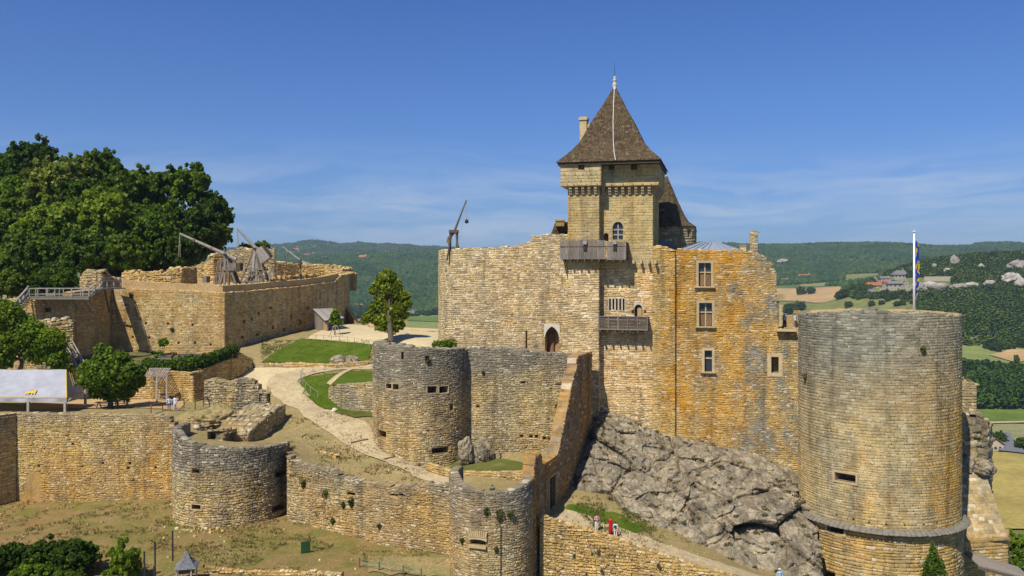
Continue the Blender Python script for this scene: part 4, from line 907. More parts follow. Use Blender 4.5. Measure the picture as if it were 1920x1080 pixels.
# small house gable left of the keep
hs = thing('gabled_house', at(1050, 445, 107), 'small stone-tiled roof with flat chimney peeping left of the keep', 'house')
mb = MB(); mb.prism([at(1032, 446, 107), at(1085, 446, 107), at(1085, 416, 107), at(1043, 416, 107)], (0, 4, 0)); ro = mb.build('roof', M_TILE, hs)
rr = lambda f, z: None
g4 = np.random.default_rng(3); Pn = []; wn = []
for r in range(9):
    x = 1033+r*1.3
    while x < 1084: wd = g4.uniform(3, 8); Pn.append(tuple(at(x+wd/2, 444.5-r*3.2, 106.9))); wn.append(wd/F*107*.95); x += wd
k = len(Pn); V, Q = stone_arrays(np.array(Pn), np.tile([1., 0, 0], (k, 1)), np.tile([0, 0, 1.], (k, 1)), np.tile([0, -1., 0], (k, 1)), np.array(wn), np.full(k, .24), g4.uniform(.03, .09, k), .1, .5)
link('roof_tiles', np_mesh('roof_tiles', V, Q, M_TILE), ro, kind='stuff')
mb = MB(); mb.frame(at(1050, 419, 106.6), Vector((1, 0, 0)), Vector((0, 1, 0)), UP, .5, .4, .35); mb.frame(at(1050, 413.5, 106.6), Vector((1, 0, 0)), Vector((0, 1, 0)), UP, .62, .5, .1); mb.build('chimney', S_RUIN[1], hs)
# ------------------------------------------------------------------ court wall left of the keep
cpth = Path([at(822, 0, 116), at(823.5, 0, 112.5), at(827, 0, 109.5), at(836, 0, 107), at(852, 0, 105.6), at(880, 0, 105), at(960, 0, 103.8), at(1072, 0, 102)])
cw = thing('court_wall', at(950, 650, 104), 'high pale stone court wall with pointed doorway left of the keep', 'castle wall')
ctop = cpth.prof([(825, 471), (870, 468), (915, 466), (950, 464), (972, 461), (984, 457), (989, 456), (994, 454), (995, 442), (1072, 440)])
adoor = cpth.op(1022, 612, 1048, 662, 3.0); slit = cpth.op(985.5, 620, 988.5, 658, .8)
wall(cw, cpth, 19.0, ctop, *S_COURT, ch=.22, bw=.37, ops=[adoor, slit], dep=(.012, .045), rough=.15, thick=1.5, seed=41, nind=260, ragged=.1)
arch_fill(cw, cpth, adoor, M_PALE, True, 'door_arch', .08)
for k in range(4): MB().frame(cpth.p3(cpth.find(1026)+k*.16, adoor['z0']+1.25, -1.2), *cpth.fr(cpth.find(1030)), UP, .075, .04, 1.2).build('door_plank', M_WOODB, cw)
# ------------------------------------------------------------------ middle tower and grey curtain wall
mt = thing('round_tower', c_mt.copy()-UP*(c_mt.z-8), 'squat round tower with twin gun slots in the middle of the castle', 'tower')
mtp = Path(arc(c_mt.x, c_mt.y, R_MT, 150, 375, 80))
mo = [mtp.op(724, 719, 734.5, 729, 1.6), mtp.op(737, 720, 748, 731, 1.6), mtp.op(801, 724, 819, 737, 1.6), mtp.op(823, 724, 840, 737, 1.6), mtp.op(844, 758, 850, 769, 1.0), mtp.op(709, 808, 724, 821, 1.6), mtp.op(810, 839, 841, 850, 1.8), mtp.op(752, 660, 757, 674, 1.2), mtp.op(797, 668, 805, 680, .8)]
mtop = mtp.prof([(700, 643), (740, 648), (790, 652), (840, 654), (876, 655)])
wall(mt, mtp, 6.5, mtop, *S_MID, ch=.21, bw=.35, ops=mo, dep=(.02, .065), rough=.24, thick=1.5, seed=51, nind=260, ragged=.12)
MB().lathe([(R_MT-.9, 20.6), (R_MT-1, 20.9), (2, 21.1), (.1, 21.1)], (c_mt.x, c_mt.y, 0), 30).build('tower_floor', M_GRASSD, mt)
for o in (mo[2], mo[3], mo[0], mo[1]): surround(mt, mtp, o, M_DRESS, .08, .04, False, 'slot_surround')
cut = thing('curtain_wall', at(980, 850, 97.5)+UP*0, 'grey topped curtain wall between middle tower and dark cross wall', 'wall')
cup = Path([at(872, 0, 97.6), at(940, 0, 97.4), at(1090, 0, 98.2)])
co = [cup.op(px, py, px+6, py+5, .7) for px, py in ((975, 815), (993, 816), (1003, 816), (1018, 819), (1029, 820))]+[cup.op(976, 715, 985, 719, .6), cup.op(1042, 719, 1052, 722, .5), cup.op(893, 759, 899, 764, .6)]
wall(cut, cup, 6.5, cup.prof([(874, 653), (900, 652), (960, 655), (1020, 660), (1086, 668)]), *S_CURT, ch=.21, bw=.36, ops=co, dep=(.02, .06), rough=.22, thick=1.3, seed=52, nind=260, ragged=.1)
# ------------------------------------------------------------------ cross wall running down towards the viewer
xw = thing('cross_wall', at(1060, 900, 88), 'shaded stepped cross wall running down from keep to front bastion', 'wall')
xp = Path([at(1001, 0, 77.2), at(1014, 0, 79.2), at(1056, 0, 86.5), at(1110, 0, 98.6)])
xo = [xp.op(1029, 893, 1041, 968, .5)]
xt = xp.prof([(1001.5, 898), (1004, 855), (1015, 850), (1016.5, 872), (1024, 868), (1036, 860), (1046, 852), (1050, 835), (1060, 785), (1070, 733), (1076, 702), (1081, 694), (1083, 668), (1109, 660)])
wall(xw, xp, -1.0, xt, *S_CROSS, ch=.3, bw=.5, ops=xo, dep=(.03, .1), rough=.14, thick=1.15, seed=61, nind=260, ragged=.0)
uc = (xo[0]['u0']+xo[0]['u1'])/2; T_, N_ = xp.fr(uc)
MB().frame(xp.p3(uc, (xo[0]['z0']+xo[0]['z1'])/2, -.4), T_, N_, UP, (xo[0]['u1']-xo[0]['u0'])/2, .05, (xo[0]['z1']-xo[0]['z0'])/2).build('door_leaf', M_WOODD, xw)
surround(xw, xp, xo[0], M_DRESS, .16, .1, False, 'door_surround')
# ------------------------------------------------------------------ front bastion
bs = thing('front_bastion', Vector((c_b.x, c_b.y, 2)), 'half-round front bastion with smiling gun slot nearest the viewer', 'bastion')
bp = Path(arc(c_b.x, c_b.y, R_B, 150, 372, 60))
bo = bp.op(882, 1011, 911, 1022, 1.8)
wall(bs, bp, -1.5, bp.prof([(846, 889), (860, 908), (880, 918), (920, 925), (960, 920), (985, 908), (999, 897)]), *S_BAST, ch=.2, bw=.33, ops=[bo], dep=(.02, .065), rough=.26, thick=.75, seed=71, nind=260, ragged=.06)
arch_fill(bs, bp, dict(bo), M_DRESS, name='gun_slot', d=.1, rise=.12)
u = (bo['u0']+bo['u1'])/2; T_, N_ = bp.fr(u)
for k in range(9): MB().frame(bp.p3(u, bo['z1']+.45, .08)+T_*((k-4)*.19), (T_+UP*(-(k-4)*.04)).normalized(), N_, (UP+T_*((k-4)*.05)).normalized(), .075, .06, .26).build('voussoir', M_DRESS, bs)
MB().frame(bp.p3(u, bo['z0']-.12, .1), T_, N_, UP, .8, .12, .12).build('sill', M_DRESS, bs)
MB().lathe([(R_B-.7, 8.2), (R_B-.72, 8.6), (.1, 8.6)], (c_b.x, c_b.y, 0), 30).build('bastion_floor', M_PATH, bs)
ub_ = bp.find(938); MB().tube(bp.p3(ub_, zat(1080, 73.5), .13), bp.p3(ub_, zat(984, 73.5), .13), .03, .03, 6).build('cable', M_IRON, bs)
# ------------------------------------------------------------------ front curtain, left tower, left wall, low wall
fc = thing('front_curtain_wall', at(690, 1000, 82), 'sagging rubble curtain wall between left tower and front bastion', 'wall')
fcp = Path(P_front)
fco = [fcp.op(651, 923, 666, 929, 1.2), fcp.op(732, 926, 746, 930, 1.2), fcp.op(748, 926, 760, 930, 1.2)]
wall(fc, fcp, 1.5, fcp.prof([(538, 850), (546, 863), (600, 877), (622, 881), (630, 887), (645, 896), (700, 906), (745, 914), (783, 911), (786, 908), (848, 907)]), *S_FRONT, ch=.2, bw=.33, ops=fco, dep=(.02, .08), rough=.3, thick=.8, seed=81, nind=260, ragged=.08)
lt = thing('low_round_tower', Vector((c_lt.x, c_lt.y, 4)), 'low wide round tower at the corner of the outer wall', 'tower')
ltp = Path(arc(c_lt.x, c_lt.y, R_LT, 166, 368, 80))
lo_ = [ltp.op(360, 880, 374, 888, 1.5), ltp.op(360, 946, 377, 955, 1.5), ltp.op(516, 882, 537, 892, 1.5), ltp.op(510, 945, 536, 956, 1.5), ltp.op(506, 966, 538, 992, 2.5)]
wall(lt, ltp, 2.5, ltp.prof([(330, 810), (338, 822), (360, 833), (400, 839), (440, 841), (490, 839), (530, 834), (544, 829)]), *S_LTOW, ch=.22, bw=.34, ops=lo_, dep=(.03, .09), rough=.28, thick=.8, seed=91, nind=260, ragged=.05)
surround(lt, ltp, lo_[1], M_DRESS, .1, .06, False, 'slot_surround')
lw = thing('outer_wall', at(180, 930, 93), 'long ochre outer wall below the awning', 'wall')
lwp = Path(P_left)
lwo = [lwp.op(px, py, px+5, py+5, .6) for px, py in ((70, 871), (152, 872), (190, 866), (238, 875), (289, 874), (241, 866), (134, 830))]
wall(lw, lwp, 3.5, lwp.prof([(28, 775), (140, 776), (260, 779), (300, 780), (316, 782), (328, 800)]), *S_LEFT, ch=.2, bw=.34, ops=lwo, dep=(.02, .065), rough=.24, thick=.9, seed=92, nind=260, ragged=.04, skip=lambda u, z: (z < 8.0) & (u < 3.2) & (np.sin(u*2)+z*.3 < 2.6))
sw = thing('side_wall', at(15, 930, 90), 'shaded wall end at the left edge of the photo', 'wall')
swp = Path([Vector((at(30, 0, 94.4).x-.50*9, 94.4-.866*9, 0)), at(30, 0, 94.4)]); wall(sw, swp, 3.5, lambda u: np.full(np.shape(u), zat(775, 94.3)), *S_LEFT, ch=.27, bw=.45, thick=2.0, seed=93, nind=80, rough=.14)
rw = thing('low_ramp_wall', at(1150, 1040, 75), 'low sloping rubble wall beside the lower path', 'wall')
rwp = Path([at(1012, 0, 77.6), at(1157, 0, 75.4), at(1300, 0, 73.0), at(1470, 0, 70.2)])
wall(rw, rwp, -3.0, rwp.prof([(1012, 966), (1040, 975), (1070, 985), (1157, 1010), (1220, 1034), (1300, 1060), (1370, 1080), (1470, 1108)]), *S_SUNNY, ch=.21, bw=.34, dep=(.03, .13), rough=.25, thick=.55, seed=94, nind=260, ragged=.05)
# low retaining wall behind the bastion
rt = thing('retaining_wall', at(880, 900, 84), 'low sunny retaining wall behind the front bastion', 'wall')
rtp = Path([at(798, 0, 89.5), at(850, 0, 86.0), at(985, 0, 83.6)]); wall(rt, rtp, 7.0, rtp.prof([(798, 868), (850, 884), (900, 886), (985, 884)]), *S_SUNNY, ch=.24, bw=.4, thick=.5, seed=95, nind=120, rough=.15)
# ------------------------------------------------------------------ great artillery tower
bt = thing('artillery_tower', Vector((c_big.x, c_big.y, 0)), 'huge round artillery tower at the right with grey lichen top', 'tower')
btp = Path(arc(c_big.x, c_big.y, R_BIG, 130, 400, 140)); btl = Path(arc(c_big.x, c_big.y, R_BIG+.12, 130, 400, 140))
zring = 4.75
bo1 = btp.op(1566, 888, 1605, 903, 1.8); bo2 = btl.op(1551, 984, 1583, 998, 1.8); bo3 = btl.op(1541, 1071, 1566, 1084, 1.8)
putl = [btp.op(px, py, px+3, py+4, .5) for px, py in ((1567, 964), (1599, 972), (1628, 978), (1660, 982), (1695, 983), (1731, 982), (1756, 979))]
crack = lambda u, z: (np.abs(u-(btp.find(1724)+.22*np.floor((22.5-z)*1.1)*.6)) < .2) & (z > 21.0) & (z < 23.4)
btop = btp.prof([(1500, 590), (1530, 588), (1570, 587), (1600, 583), (1625, 580), (1650, 581), (1665, 585), (1700, 587), (1740, 587), (1770, 590), (1791, 593)])
wall(bt, btp, zring-.1, btop, *S_BIG, ch=.27, bw=.5, ops=[bo1]+putl, dep=(.008, .03), rough=.09, thick=2.2, seed=111, nind=260, ragged=.1, gap=.02, skip=crack)
wall(bt, btl, -4, zring-.2, *S_BASE, ch=.3, bw=.62, ops=[bo2, bo3], dep=(.02, .07), rough=.08, thick=1.5, seed=112, nind=0, cap=False, core='base_core')
for pa, o in ((btp, bo1), (btl, bo2)): surround(bt, pa, o, M_DRESS, .2, .05, False, 'slot_surround')
MB().lathe([(R_BIG-.1, zring+.42), (R_BIG+.3, zring+.25), (R_BIG+.6, zring+.06), (R_BIG+.61, zring-.07), (R_BIG+.05, zring-.12)], (c_big.x, c_big.y, 0), 90).build('stone_skirt', M_LEDGE, bt, True)
K = 74; an = np.linspace(R(140), R(395), K); rr_ = R_BIG+.42
stones(bt, np.stack([c_big.x+rr_*np.cos(an), c_big.y+rr_*np.sin(an), np.full(K, zring+.22)], 1), np.stack([-np.sin(an), np.cos(an), 0*an], 1), np.stack([np.cos(an)*-.86, np.sin(an)*-.86, 0*an+.51], 1), np.stack([np.cos(an)*.51, np.sin(an)*.51, 0*an+.86], 1), np.full(K, .46), np.full(K, .78), RNG.uniform(.01, .04, K), M_LEDGE, nind=0, rest='skirt_stones')
XX, YY = np.meshgrid(np.linspace(-1, 1, 40), np.linspace(-1, 1, 40), indexing='ij'); rr2 = np.hypot(XX, YY); th = np.arctan2(YY, XX); mx = np.maximum(abs(XX), abs(YY)); xx = XX*mx/np.maximum(rr2, 1e-6)*(R_BIG-1.2); yy = YY*mx/np.maximum(rr2, 1e-6)*(R_BIG-1.2)
zz = 25.75+.3*(1-mx)+np.array([fbm(a*.5, b*.5, 2) for a, b in zip(xx.ravel(), yy.ravel())]).reshape(xx.shape)*.2
link('tower_top', np_mesh('tower_top', np.stack([c_big.x+xx, c_big.y+yy, zz], -1).reshape(-1, 3), grid_faces(40, 40), M_EARTH, True), bt)
# flagpole and flag
fpz = at(1714, 583, 92.5); fo = thing('flagpole', fpz-UP*.6, 'white flagpole standing on the artillery tower', 'flagpole')
topz = zat(436, 92.5); MB().tube(fpz-UP*.8, (fpz.x, fpz.y, topz), .14, .085, 10).build('pole', M_WHITE, fo, True); MB().lathe([(.05, 0), (.22, .08), (.22, .16), (.05, .2)], (fpz.x, fpz.y, topz), 12).build('cap', M_WHITE, fo)
m, n = newmat('flag_cloth'); tc = n.n('TexCoord').outputs['UV']; sx = n.n('SeparateXYZ', {0: tc})
band = n.ramp(n.noise(n.scale(tc, 1.2, 5, 1), 1.3, 1, .4), [(0, (.02, .07, .36)), (.50, (.02, .07, .36)), (.53, (.62, .42, .03)), (.6, (.62, .42, .03)), (.63, (.02, .07, .36)), (.72, (.25, .03, .03))], 'CONSTANT'); n.out(band, .8, None, spec=.1, trans=.25)
nu, nv = 14, 40; V = []; uv = []
for j in range(nv):
    v = j/(nv-1); zf = zat(450, 92.5)+(zat(562, 92.5)-zat(450, 92.5))*v; wd = .14+.36*math.sin(min(1, v*2.2+.15)*math.pi*.5)*(1-.55*v)
    for i in range(nu):
        q = i/(nu-1); V.append((fpz.x+.1+wd*q*(.9+.2*math.sin(v*9+q*3)), fpz.y-.12+.28*math.sin(q*11+v*4)*q, zf-.35*q*(1-v))); uv.append((q, v))
me = np_mesh('flag', np.array(V), grid_faces(nv, nu), m, True); ul = me.uv_layers.new(name='UVMap'); li = np.empty(len(me.loops), np.int32); me.loops.foreach_get('vertex_index', li); ul.data.foreach_set('uv', np.array(uv, np.float32)[li].ravel())
tag(link('flag', me), 'limp blue and yellow flag hanging from the white pole', 'flag')
# ------------------------------------------------------------------ ruin right of the tower
ru = thing('ruined_wall', at(1815, 780, 97.5), 'stepped ruined wall just right of the artillery tower', 'wall')
rup = Path([at(1780, 0, 97.5), at(1831, 0, 97.0)]); wall(ru, rup, 8, rup.prof([(1780, 700), (1799, 701), (1800, 705), (1805, 706), (1806, 714), (1822, 715), (1824, 719), (1831, 721)]), *S_RUIN, ch=.3, bw=.5, thick=1.2, seed=121, nind=120, rough=.12)
ta = thing('tiled_buttress', at(1840, 1000, 92), 'sloping stone-slab buttress at the foot of the ruined wall', 'buttress')
q0, q1, q2, q3 = at(1796, 1012, 90.5), at(1888, 1006, 90.0), at(1846, 884, 94.5), at(1796, 884, 94.8)
MB().prism([q0, q1, q2, q3], (0, 2.5, -1.0)).build('slope_core', S_RUIN[1], ta)
Pn = []; Tn = []; Un = []; Nn = []; wn = []; hn = []
nr_ = 20
for r in range(nr_):
    t = (r+.5)/nr_; p, q = q0.lerp(q3, t), q1.lerp(q2, t); L = (q-p).length; tx = (q-p).normalized(); uu = (q3-q0).normalized(); nn = tx.cross(uu).normalized(); x = 0
    if nn.y > 0: nn = -nn
    while x < L:
        w_ = min(random.uniform(.35, .95), L-x+.03); Pn.append(tuple(p+tx*(x+w_/2))); Tn.append(tuple(tx)); Un.append(tuple((uu+nn*.06).normalized())); Nn.append(tuple(nn)); wn.append(w_*.97); hn.append((q3-q0).length/nr_*1.02); x += w_
stones(ta, Pn, Tn, Un, Nn, wn, hn, RNG.uniform(.04, .1, len(Pn)), S_RUIN[0], jit=.05, nind=200, name='slab', rest='slabs')
MB().frame((q0+q1)/2-UP*.12+Vector((0, -.12, 0)), (q1-q0).normalized(), Vector((0, 1, 0)), UP, (q1-q0).length/2+.1, .35, .1).build('ledge', S_RUIN[1], ta)
tb = thing('buttress_base', at(1845, 1060, 90), 'sunlit stone base under the slab buttress', 'wall')
tbp = Path([at(1801, 0, 89.3), at(1826, 0, 89.6), at(1889, 0, 90.0), at(1892, 0, 94)]); wall(tb, tbp, -8, lambda u: np.full(np.shape(u), zat(1015, 89.8)), *S_BASE, ch=.3, bw=.55, thick=1.5, seed=123, nind=100, cap=False, rough=.1)
wr = thing('timber_roof', at(1880, 1080, 84), 'grey timber lean-to roof at the lower right corner', 'roof')
a, b = at(1834, 1062, 86), at(1935, 1088, 82); mb = MB(); mb.prism([a, b, b+Vector((1, 4, -.2)), a+Vector((.5, 4, .2))], UP*.15); mb.build('boards', M_WOOD, wr)
MB().bar(a-UP*.15, b-UP*.15, .18, .22).build('beam', M_WOODD, wr); pp_ = a.lerp(b, .16)-UP*.2; MB().bar(pp_, pp_-UP*4, .2, .2).build('post', M_WOOD, wr); MB().bar(pp_-UP*.9, pp_+(b-a).normalized()*.8-UP*.2, .12, .12).build('brace', M_WOOD, wr)
# ------------------------------------------------------------------ rock
def crag(name, A, B, n, m, amp, label, mat=M_ROCK, bulge=0.0, fr=.33, cat='rock', outv=Vector((0, -1, .35))):
    V = []; ov = outv.normalized()
    for i in range(n):
        u = i/(n-1)
        pa = lerp_poly(A, u); pb = lerp_poly(B, u)
        for j in range(m):
            v = j/(m-1); p = pa.lerp(pb, v); s = math.sin(math.pi*v)
            d = amp*(facet(p*fr*.30, 1)*1.5+facet(p*fr*.8, 2)*.5+facet(p*fr*2.6, 3)*.22+facet(p*fr*7, 4)*.05+.2*abs(((p.z*1.3+.4*p.x*.3+noise.noise(p*.4)*1.2) % 1)-.5)+.45*noise.noise(p*fr*.4)+.06*noise.noise(p*fr*9))
            V.append(p+ov*(d*(.35+.65*min(1, s*2.2))+bulge*s))
    o = link(name, np_mesh(name, np.array([tuple(p) for p in V]), grid_faces(n, m), mat, False))
    return tag(o, label, cat)
def facet(q, sd):
    q = Vector((q.x*1.5+.35*q.z, q.y*1.2, q.z*.85-.3*q.x))+Vector((noise.noise(q*1.3), noise.noise(q*1.3+Vector((9, 0, 0))), noise.noise(q*1.3+Vector((0, 9, 0)))))*.35
    ds, ps = noise.voronoi(q); c = ps[0]; h = noise.cell_vector(c*7.13+Vector((sd, 0, 0)))
    dv = q-c; return .9*(h.x-.5)+dv.x*(h.y-.5)*2.2+dv.z*(h.z-.7)*1.6-.5*max(0, .10-(ds[1]-ds[0]))/.10
def lerp_poly(P, u):
    x = u*(len(P)-1); i = min(int(x), len(P)-2); return P[i].lerp(P[i+1], x-i)
crag('crag_face', [at(1040, 945, 87.0), at(1085, 935, 86.5), at(1200, 975, 85), at(1300, 1022, 82), at(1400, 1072, 79), at(1545, 1125, 77.5)],
     [at(1092, 800, 101.5), at(1128, 762, 101.5), at(1210, 790, 101.0), at(1290, 815, 100.3), at(1400, 835, 99), at(1520, 880, 97)], 340, 210, 1.0, 'craggy grey rock face under the castle range', bulge=1.0)
def boulder(name, c, r, label, seed, mat=M_ROCK, cat='boulder', group=None, sq=(1, 1, .8), sub=3):
    import bmesh
    bm = bmesh.new(); bmesh.ops.create_icosphere(bm, subdivisions=sub, radius=1)
    for v in bm.verts:
        k = 1+.28*noise.noise(v.co*1.3+Vector((seed, 0, 0)))+.16*noise.noise(v.co*3.1+Vector((0, seed, 0)))+.08*noise.noise(v.co*7+Vector((0, 0, seed)))
        v.co = Vector((v.co.x*sq[0], v.co.y*sq[1], v.co.z*sq[2]))*k*r
    me = bpy.data.meshes.new(name); bm.to_mesh(me); bm.free(); me.materials.append(mat)
    o = link(name, me); o.location = c
    return tag(o, label, cat, group) if label else o
boulder('rock_outcrop', at(873, 846, 93.6), 1.1, 'upright grey rock where middle tower meets curtain wall', 3, sq=(.8, .9, 1.4), sub=4)
boulder('rock_outcrop', at(902, 850, 94.3), 1.25, 'rounded grey rock at the curtain wall foot', 8, sq=(1, .9, 1.1), sub=4)
boulder('rock_outcrop', at(928, 857, 95), .75, 'smallest grey rock at the curtain wall foot', 5, sub=4)
boulder('rock_outcrop', at(1812, 872, 95), 1.0, 'yellow streaked rock beside the artillery tower', 14, sq=(.7, .8, 1.2), sub=4)
boulder('rock_outcrop', at(1846, 878, 94.3), 1.05, 'pale round rock above the slab buttress', 15, sub=4)

# ------------------------------------------------------------------ left terrace (gun platform)
te = thing('terrace_wall', at(420, 665, 128), 'massive retaining wall of the siege engine terrace on the left', 'terrace wall')
TP = [at(-80, 0, 117), at(60, 0, 117.5), at(135, 0, 118), at(209, 0, 128), at(421, 0, 128), at(520, 0, 141), at(600, 0, 155), at(640, 0, 163), at(655, 0, 170), at(652, 0, 182)]
tp_ = Path(TP)
ttop = tp_.prof([(-80, 565), (60, 560), (133, 556), (136, 548), (208, 541), (212, 541), (330, 545), (420, 549), (470, 546), (520, 541), (560, 538), (600, 532), (628, 529), (640, 516), (655, 514)])
too = [tp_.op(px, py, px+4, py+4, .6) for px, py in ((232, 603), (272, 604), (313, 605), (359, 607), (247, 630), (278, 631), (333, 641), (364, 641), (393, 644))]+[tp_.op(84, 577, 96, 585, .8)]
g9 = np.random.default_rng(77)
for px, py in ((455, 600), (470, 595), (483, 585), (505, 575), (510, 610), (530, 615), (545, 590), (560, 600), (452, 630), (480, 625), (500, 635), (575, 575), (560, 620)):
    too.append(tp_.op(px, py, px+3+g9.uniform(0, 3), py+4+g9.uniform(0, 4), .5))
wall(te, tp_, 14.5, ttop, *S_TERR, ch=.22, bw=.42, ops=too, dep=(.01, .04), rough=.06, thick=1.3, seed=131, nind=260, ragged=.05)
# set-back smooth parapet of ochre render
Pp = Path([at(228, 0, 128.9), at(417, 0, 128.9), at(520, 0, 142.2), at(600, 0, 156), at(634, 0, 162.5)])
pt_ = Pp.prof([(228, 523), (260, 528), (330, 532), (417, 536), (470, 533), (520, 528), (570, 524), (600, 520), (620, 516), (634, 513)])
pa_ = thing('terrace_parapet', at(417, 548, 128.9), 'smooth ochre parapet topped with rubble along the terrace edge', 'parapet')
mb = MB(); us = np.linspace(0, Pp.len, 90)
for a, b in zip(us[:-1], us[1:]):
    za, zb = float(pt_(a)), float(pt_(b))
    mb.poly([Pp.p3(a, 25.5, 0), Pp.p3(b, 25.5, 0), Pp.p3(b, zb, 0), Pp.p3(a, za, 0)]); mb.poly([Pp.p3(a, za, 0), Pp.p3(b, zb, 0), Pp.p3(b, zb, -.7), Pp.p3(a, za, -.7)]); mb.poly([Pp.p3(b, 26, -.7), Pp.p3(a, 26, -.7), Pp.p3(a, za, -.7), Pp.p3(b, zb, -.7)])
mb.build('render_coat', M_EARTH, pa_)
u = .1; Pn = []; wn = []; Tn = []; Un = []
while u < Pp.len:
    w_ = random.uniform(.25, .6); T_, N_ = Pp.fr(u)
    for k in range(2): Pn.append(tuple(Pp.p3(u, float(pt_(u)), -.18-.34*k))); Tn.append(tuple(T_)); Un.append(tuple(-N_)); wn.append(w_*.95)
    u += w_
k = len(Pn); stones(pa_, Pn, Tn, Un, np.tile([0, 0, 1.], (k, 1)), wn, np.full(k, .33), RNG.uniform(.03, .1, k), S_SUNNY[0], nind=120)
g_te = tps([(-62, 126, 26.6), (-43, 130, 26.6), (-31, 165, 27.4), (-60, 150, 27.6), (-45, 160, 28.0), (-70, 175, 30), (-40, 185, 28.3), (-33, 180, 28)], .01)
poly = [(p.x, p.y) for p in TP[3:]]+[(-40, 190), (-86, 190), (-78, 154), (-63.5, 125)]
pxy = np.array(poly)
V, Q = mask_grid(-92, -28, 110, 116, 190, 120, g_te, lambda x, y: in_poly(x, y, pxy-np.array([.9, -.6])), .12, .5)
link('terrace_ground', np_mesh('terrace_ground', V, Q, M_EARTH, True), kind='structure')['label'] = 'ochre earth floor of the terrace'
tg = lambda px, Y, dz=0: (lambda x: Vector((x, Y, float(g_te(np.array([x]), np.array([Y]))[0])+dz)))((px-960)/F*Y)
V, Q = ruled([tg(505, 146), tg(600, 160)], [tg(495, 160), tg(585, 172)], 30, 14, g_te, .16); link('terrace_grass', np_mesh('terrace_grass', V, Q, M_GRASSD, True), kind='structure')
# inner ruined walls on the terrace
def ruin(name, label, pts, base, tops, ms, thick=.9, seed=1, nind=60, ragged=.3, rough=.3, ch=.32, bw=.5, cat='ruined wall'):
    p = Path([at(x, 0, Y) for x, Y in pts]); m = at(pts[0][0], 540, pts[0][1]); r = thing(name, Vector((p.P[0][0], p.P[0][1], base)), label, cat)
    wall(r, p, base, p.prof(tops), *ms, ch=ch, bw=bw, dep=(.04, .16), rough=rough, thick=thick, seed=seed, nind=nind, ragged=ragged); return r
ruin('ruined_wall', 'heap-like ruined wall at the left corner of the terrace', [(150, 131), (190, 128.5), (232, 133)], 26, [(150, 516), (160, 508), (195, 510), (232, 528)], S_RUIN, seed=141)
ruin('ruined_wall', 'curved ochre inner wall at the left of the terrace', [(228, 142), (290, 139), (340, 140), (369, 146)], 26.5, [(228, 512), (290, 512), (330, 508), (369, 503)], S_SUNNY, seed=142, thick=2.5)
ruin('ruined_wall', 'rubble wall climbing behind the first trebuchet', [(366, 158), (400, 155), (440, 158)], 27, [(366, 500), (390, 492), (400, 480), (420, 476), (440, 478)], S_SUNNY, seed=143, thick=1.5)
ruin('ruined_wall', 'dark back wall behind the two big trebuchets', [(425, 172), (470, 171), (515, 172)], 27, [(425, 470), (460, 466), (515, 470)], S_RUIN, seed=144, thick=2)
ruin('ruined_wall', 'long curved rubble wall closing the back of the terrace', [(505, 178), (560, 184), (610, 186), (650, 182)], 26, [(505, 492), (560, 495), (600, 499), (636, 503), (652, 512)], S_SUNNY, seed=145, thick=3, nind=80)
ruin('ruined_wall', 'low loose stone line inside the right parapet', [(510, 147), (560, 156), (600, 163)], 26.5, [(510, 522), (560, 518), (600, 515)], S_SUNNY, seed=146, thick=.7, nind=60)
MB().box(tg(593, 168, .8), 1.4, 1.2, 2.2).build('stone_pier', M_EARTH); tag(bpy.data.objects['stone_pier'], 'square ochre pier inside the curved back wall', 'pier')
ruin('ruined_wall', 'massive broken rubble face beside the artillery tower', [(1796, 96.2), (1830, 95.4), (1852, 95.6), (1860, 97.5)], 4, [(1796, 778), (1835, 782), (1850, 786), (1860, 800)], S_RUIN, seed=148, thick=2.5, ragged=.3, rough=.5, ch=.55, bw=.9, nind=150)
# timber fence panel on the terrace
fe = thing('timber_barrier', tg(378, 148), 'pale timber barrier beside the rubble wall on the terrace', 'barrier')
a, b = tg(366, 150), tg(393, 149)
for z in (.1, 1.15): MB().bar(a+UP*z, b+UP*z, .12).build('rail', M_WOODP, fe)
for t in (0, .5, 1): MB().bar(a.lerp(b, t), a.lerp(b, t)+UP*1.2, .12).build('post', M_WOODP, fe)
for t in (.25, .75): MB().frame(a.lerp(b, t)+UP*.62, (b-a).normalized(), Vector((0, 1, 0)), UP, (b-a).length/4-.05, .02, .5).build('board', M_PLANK, fe)
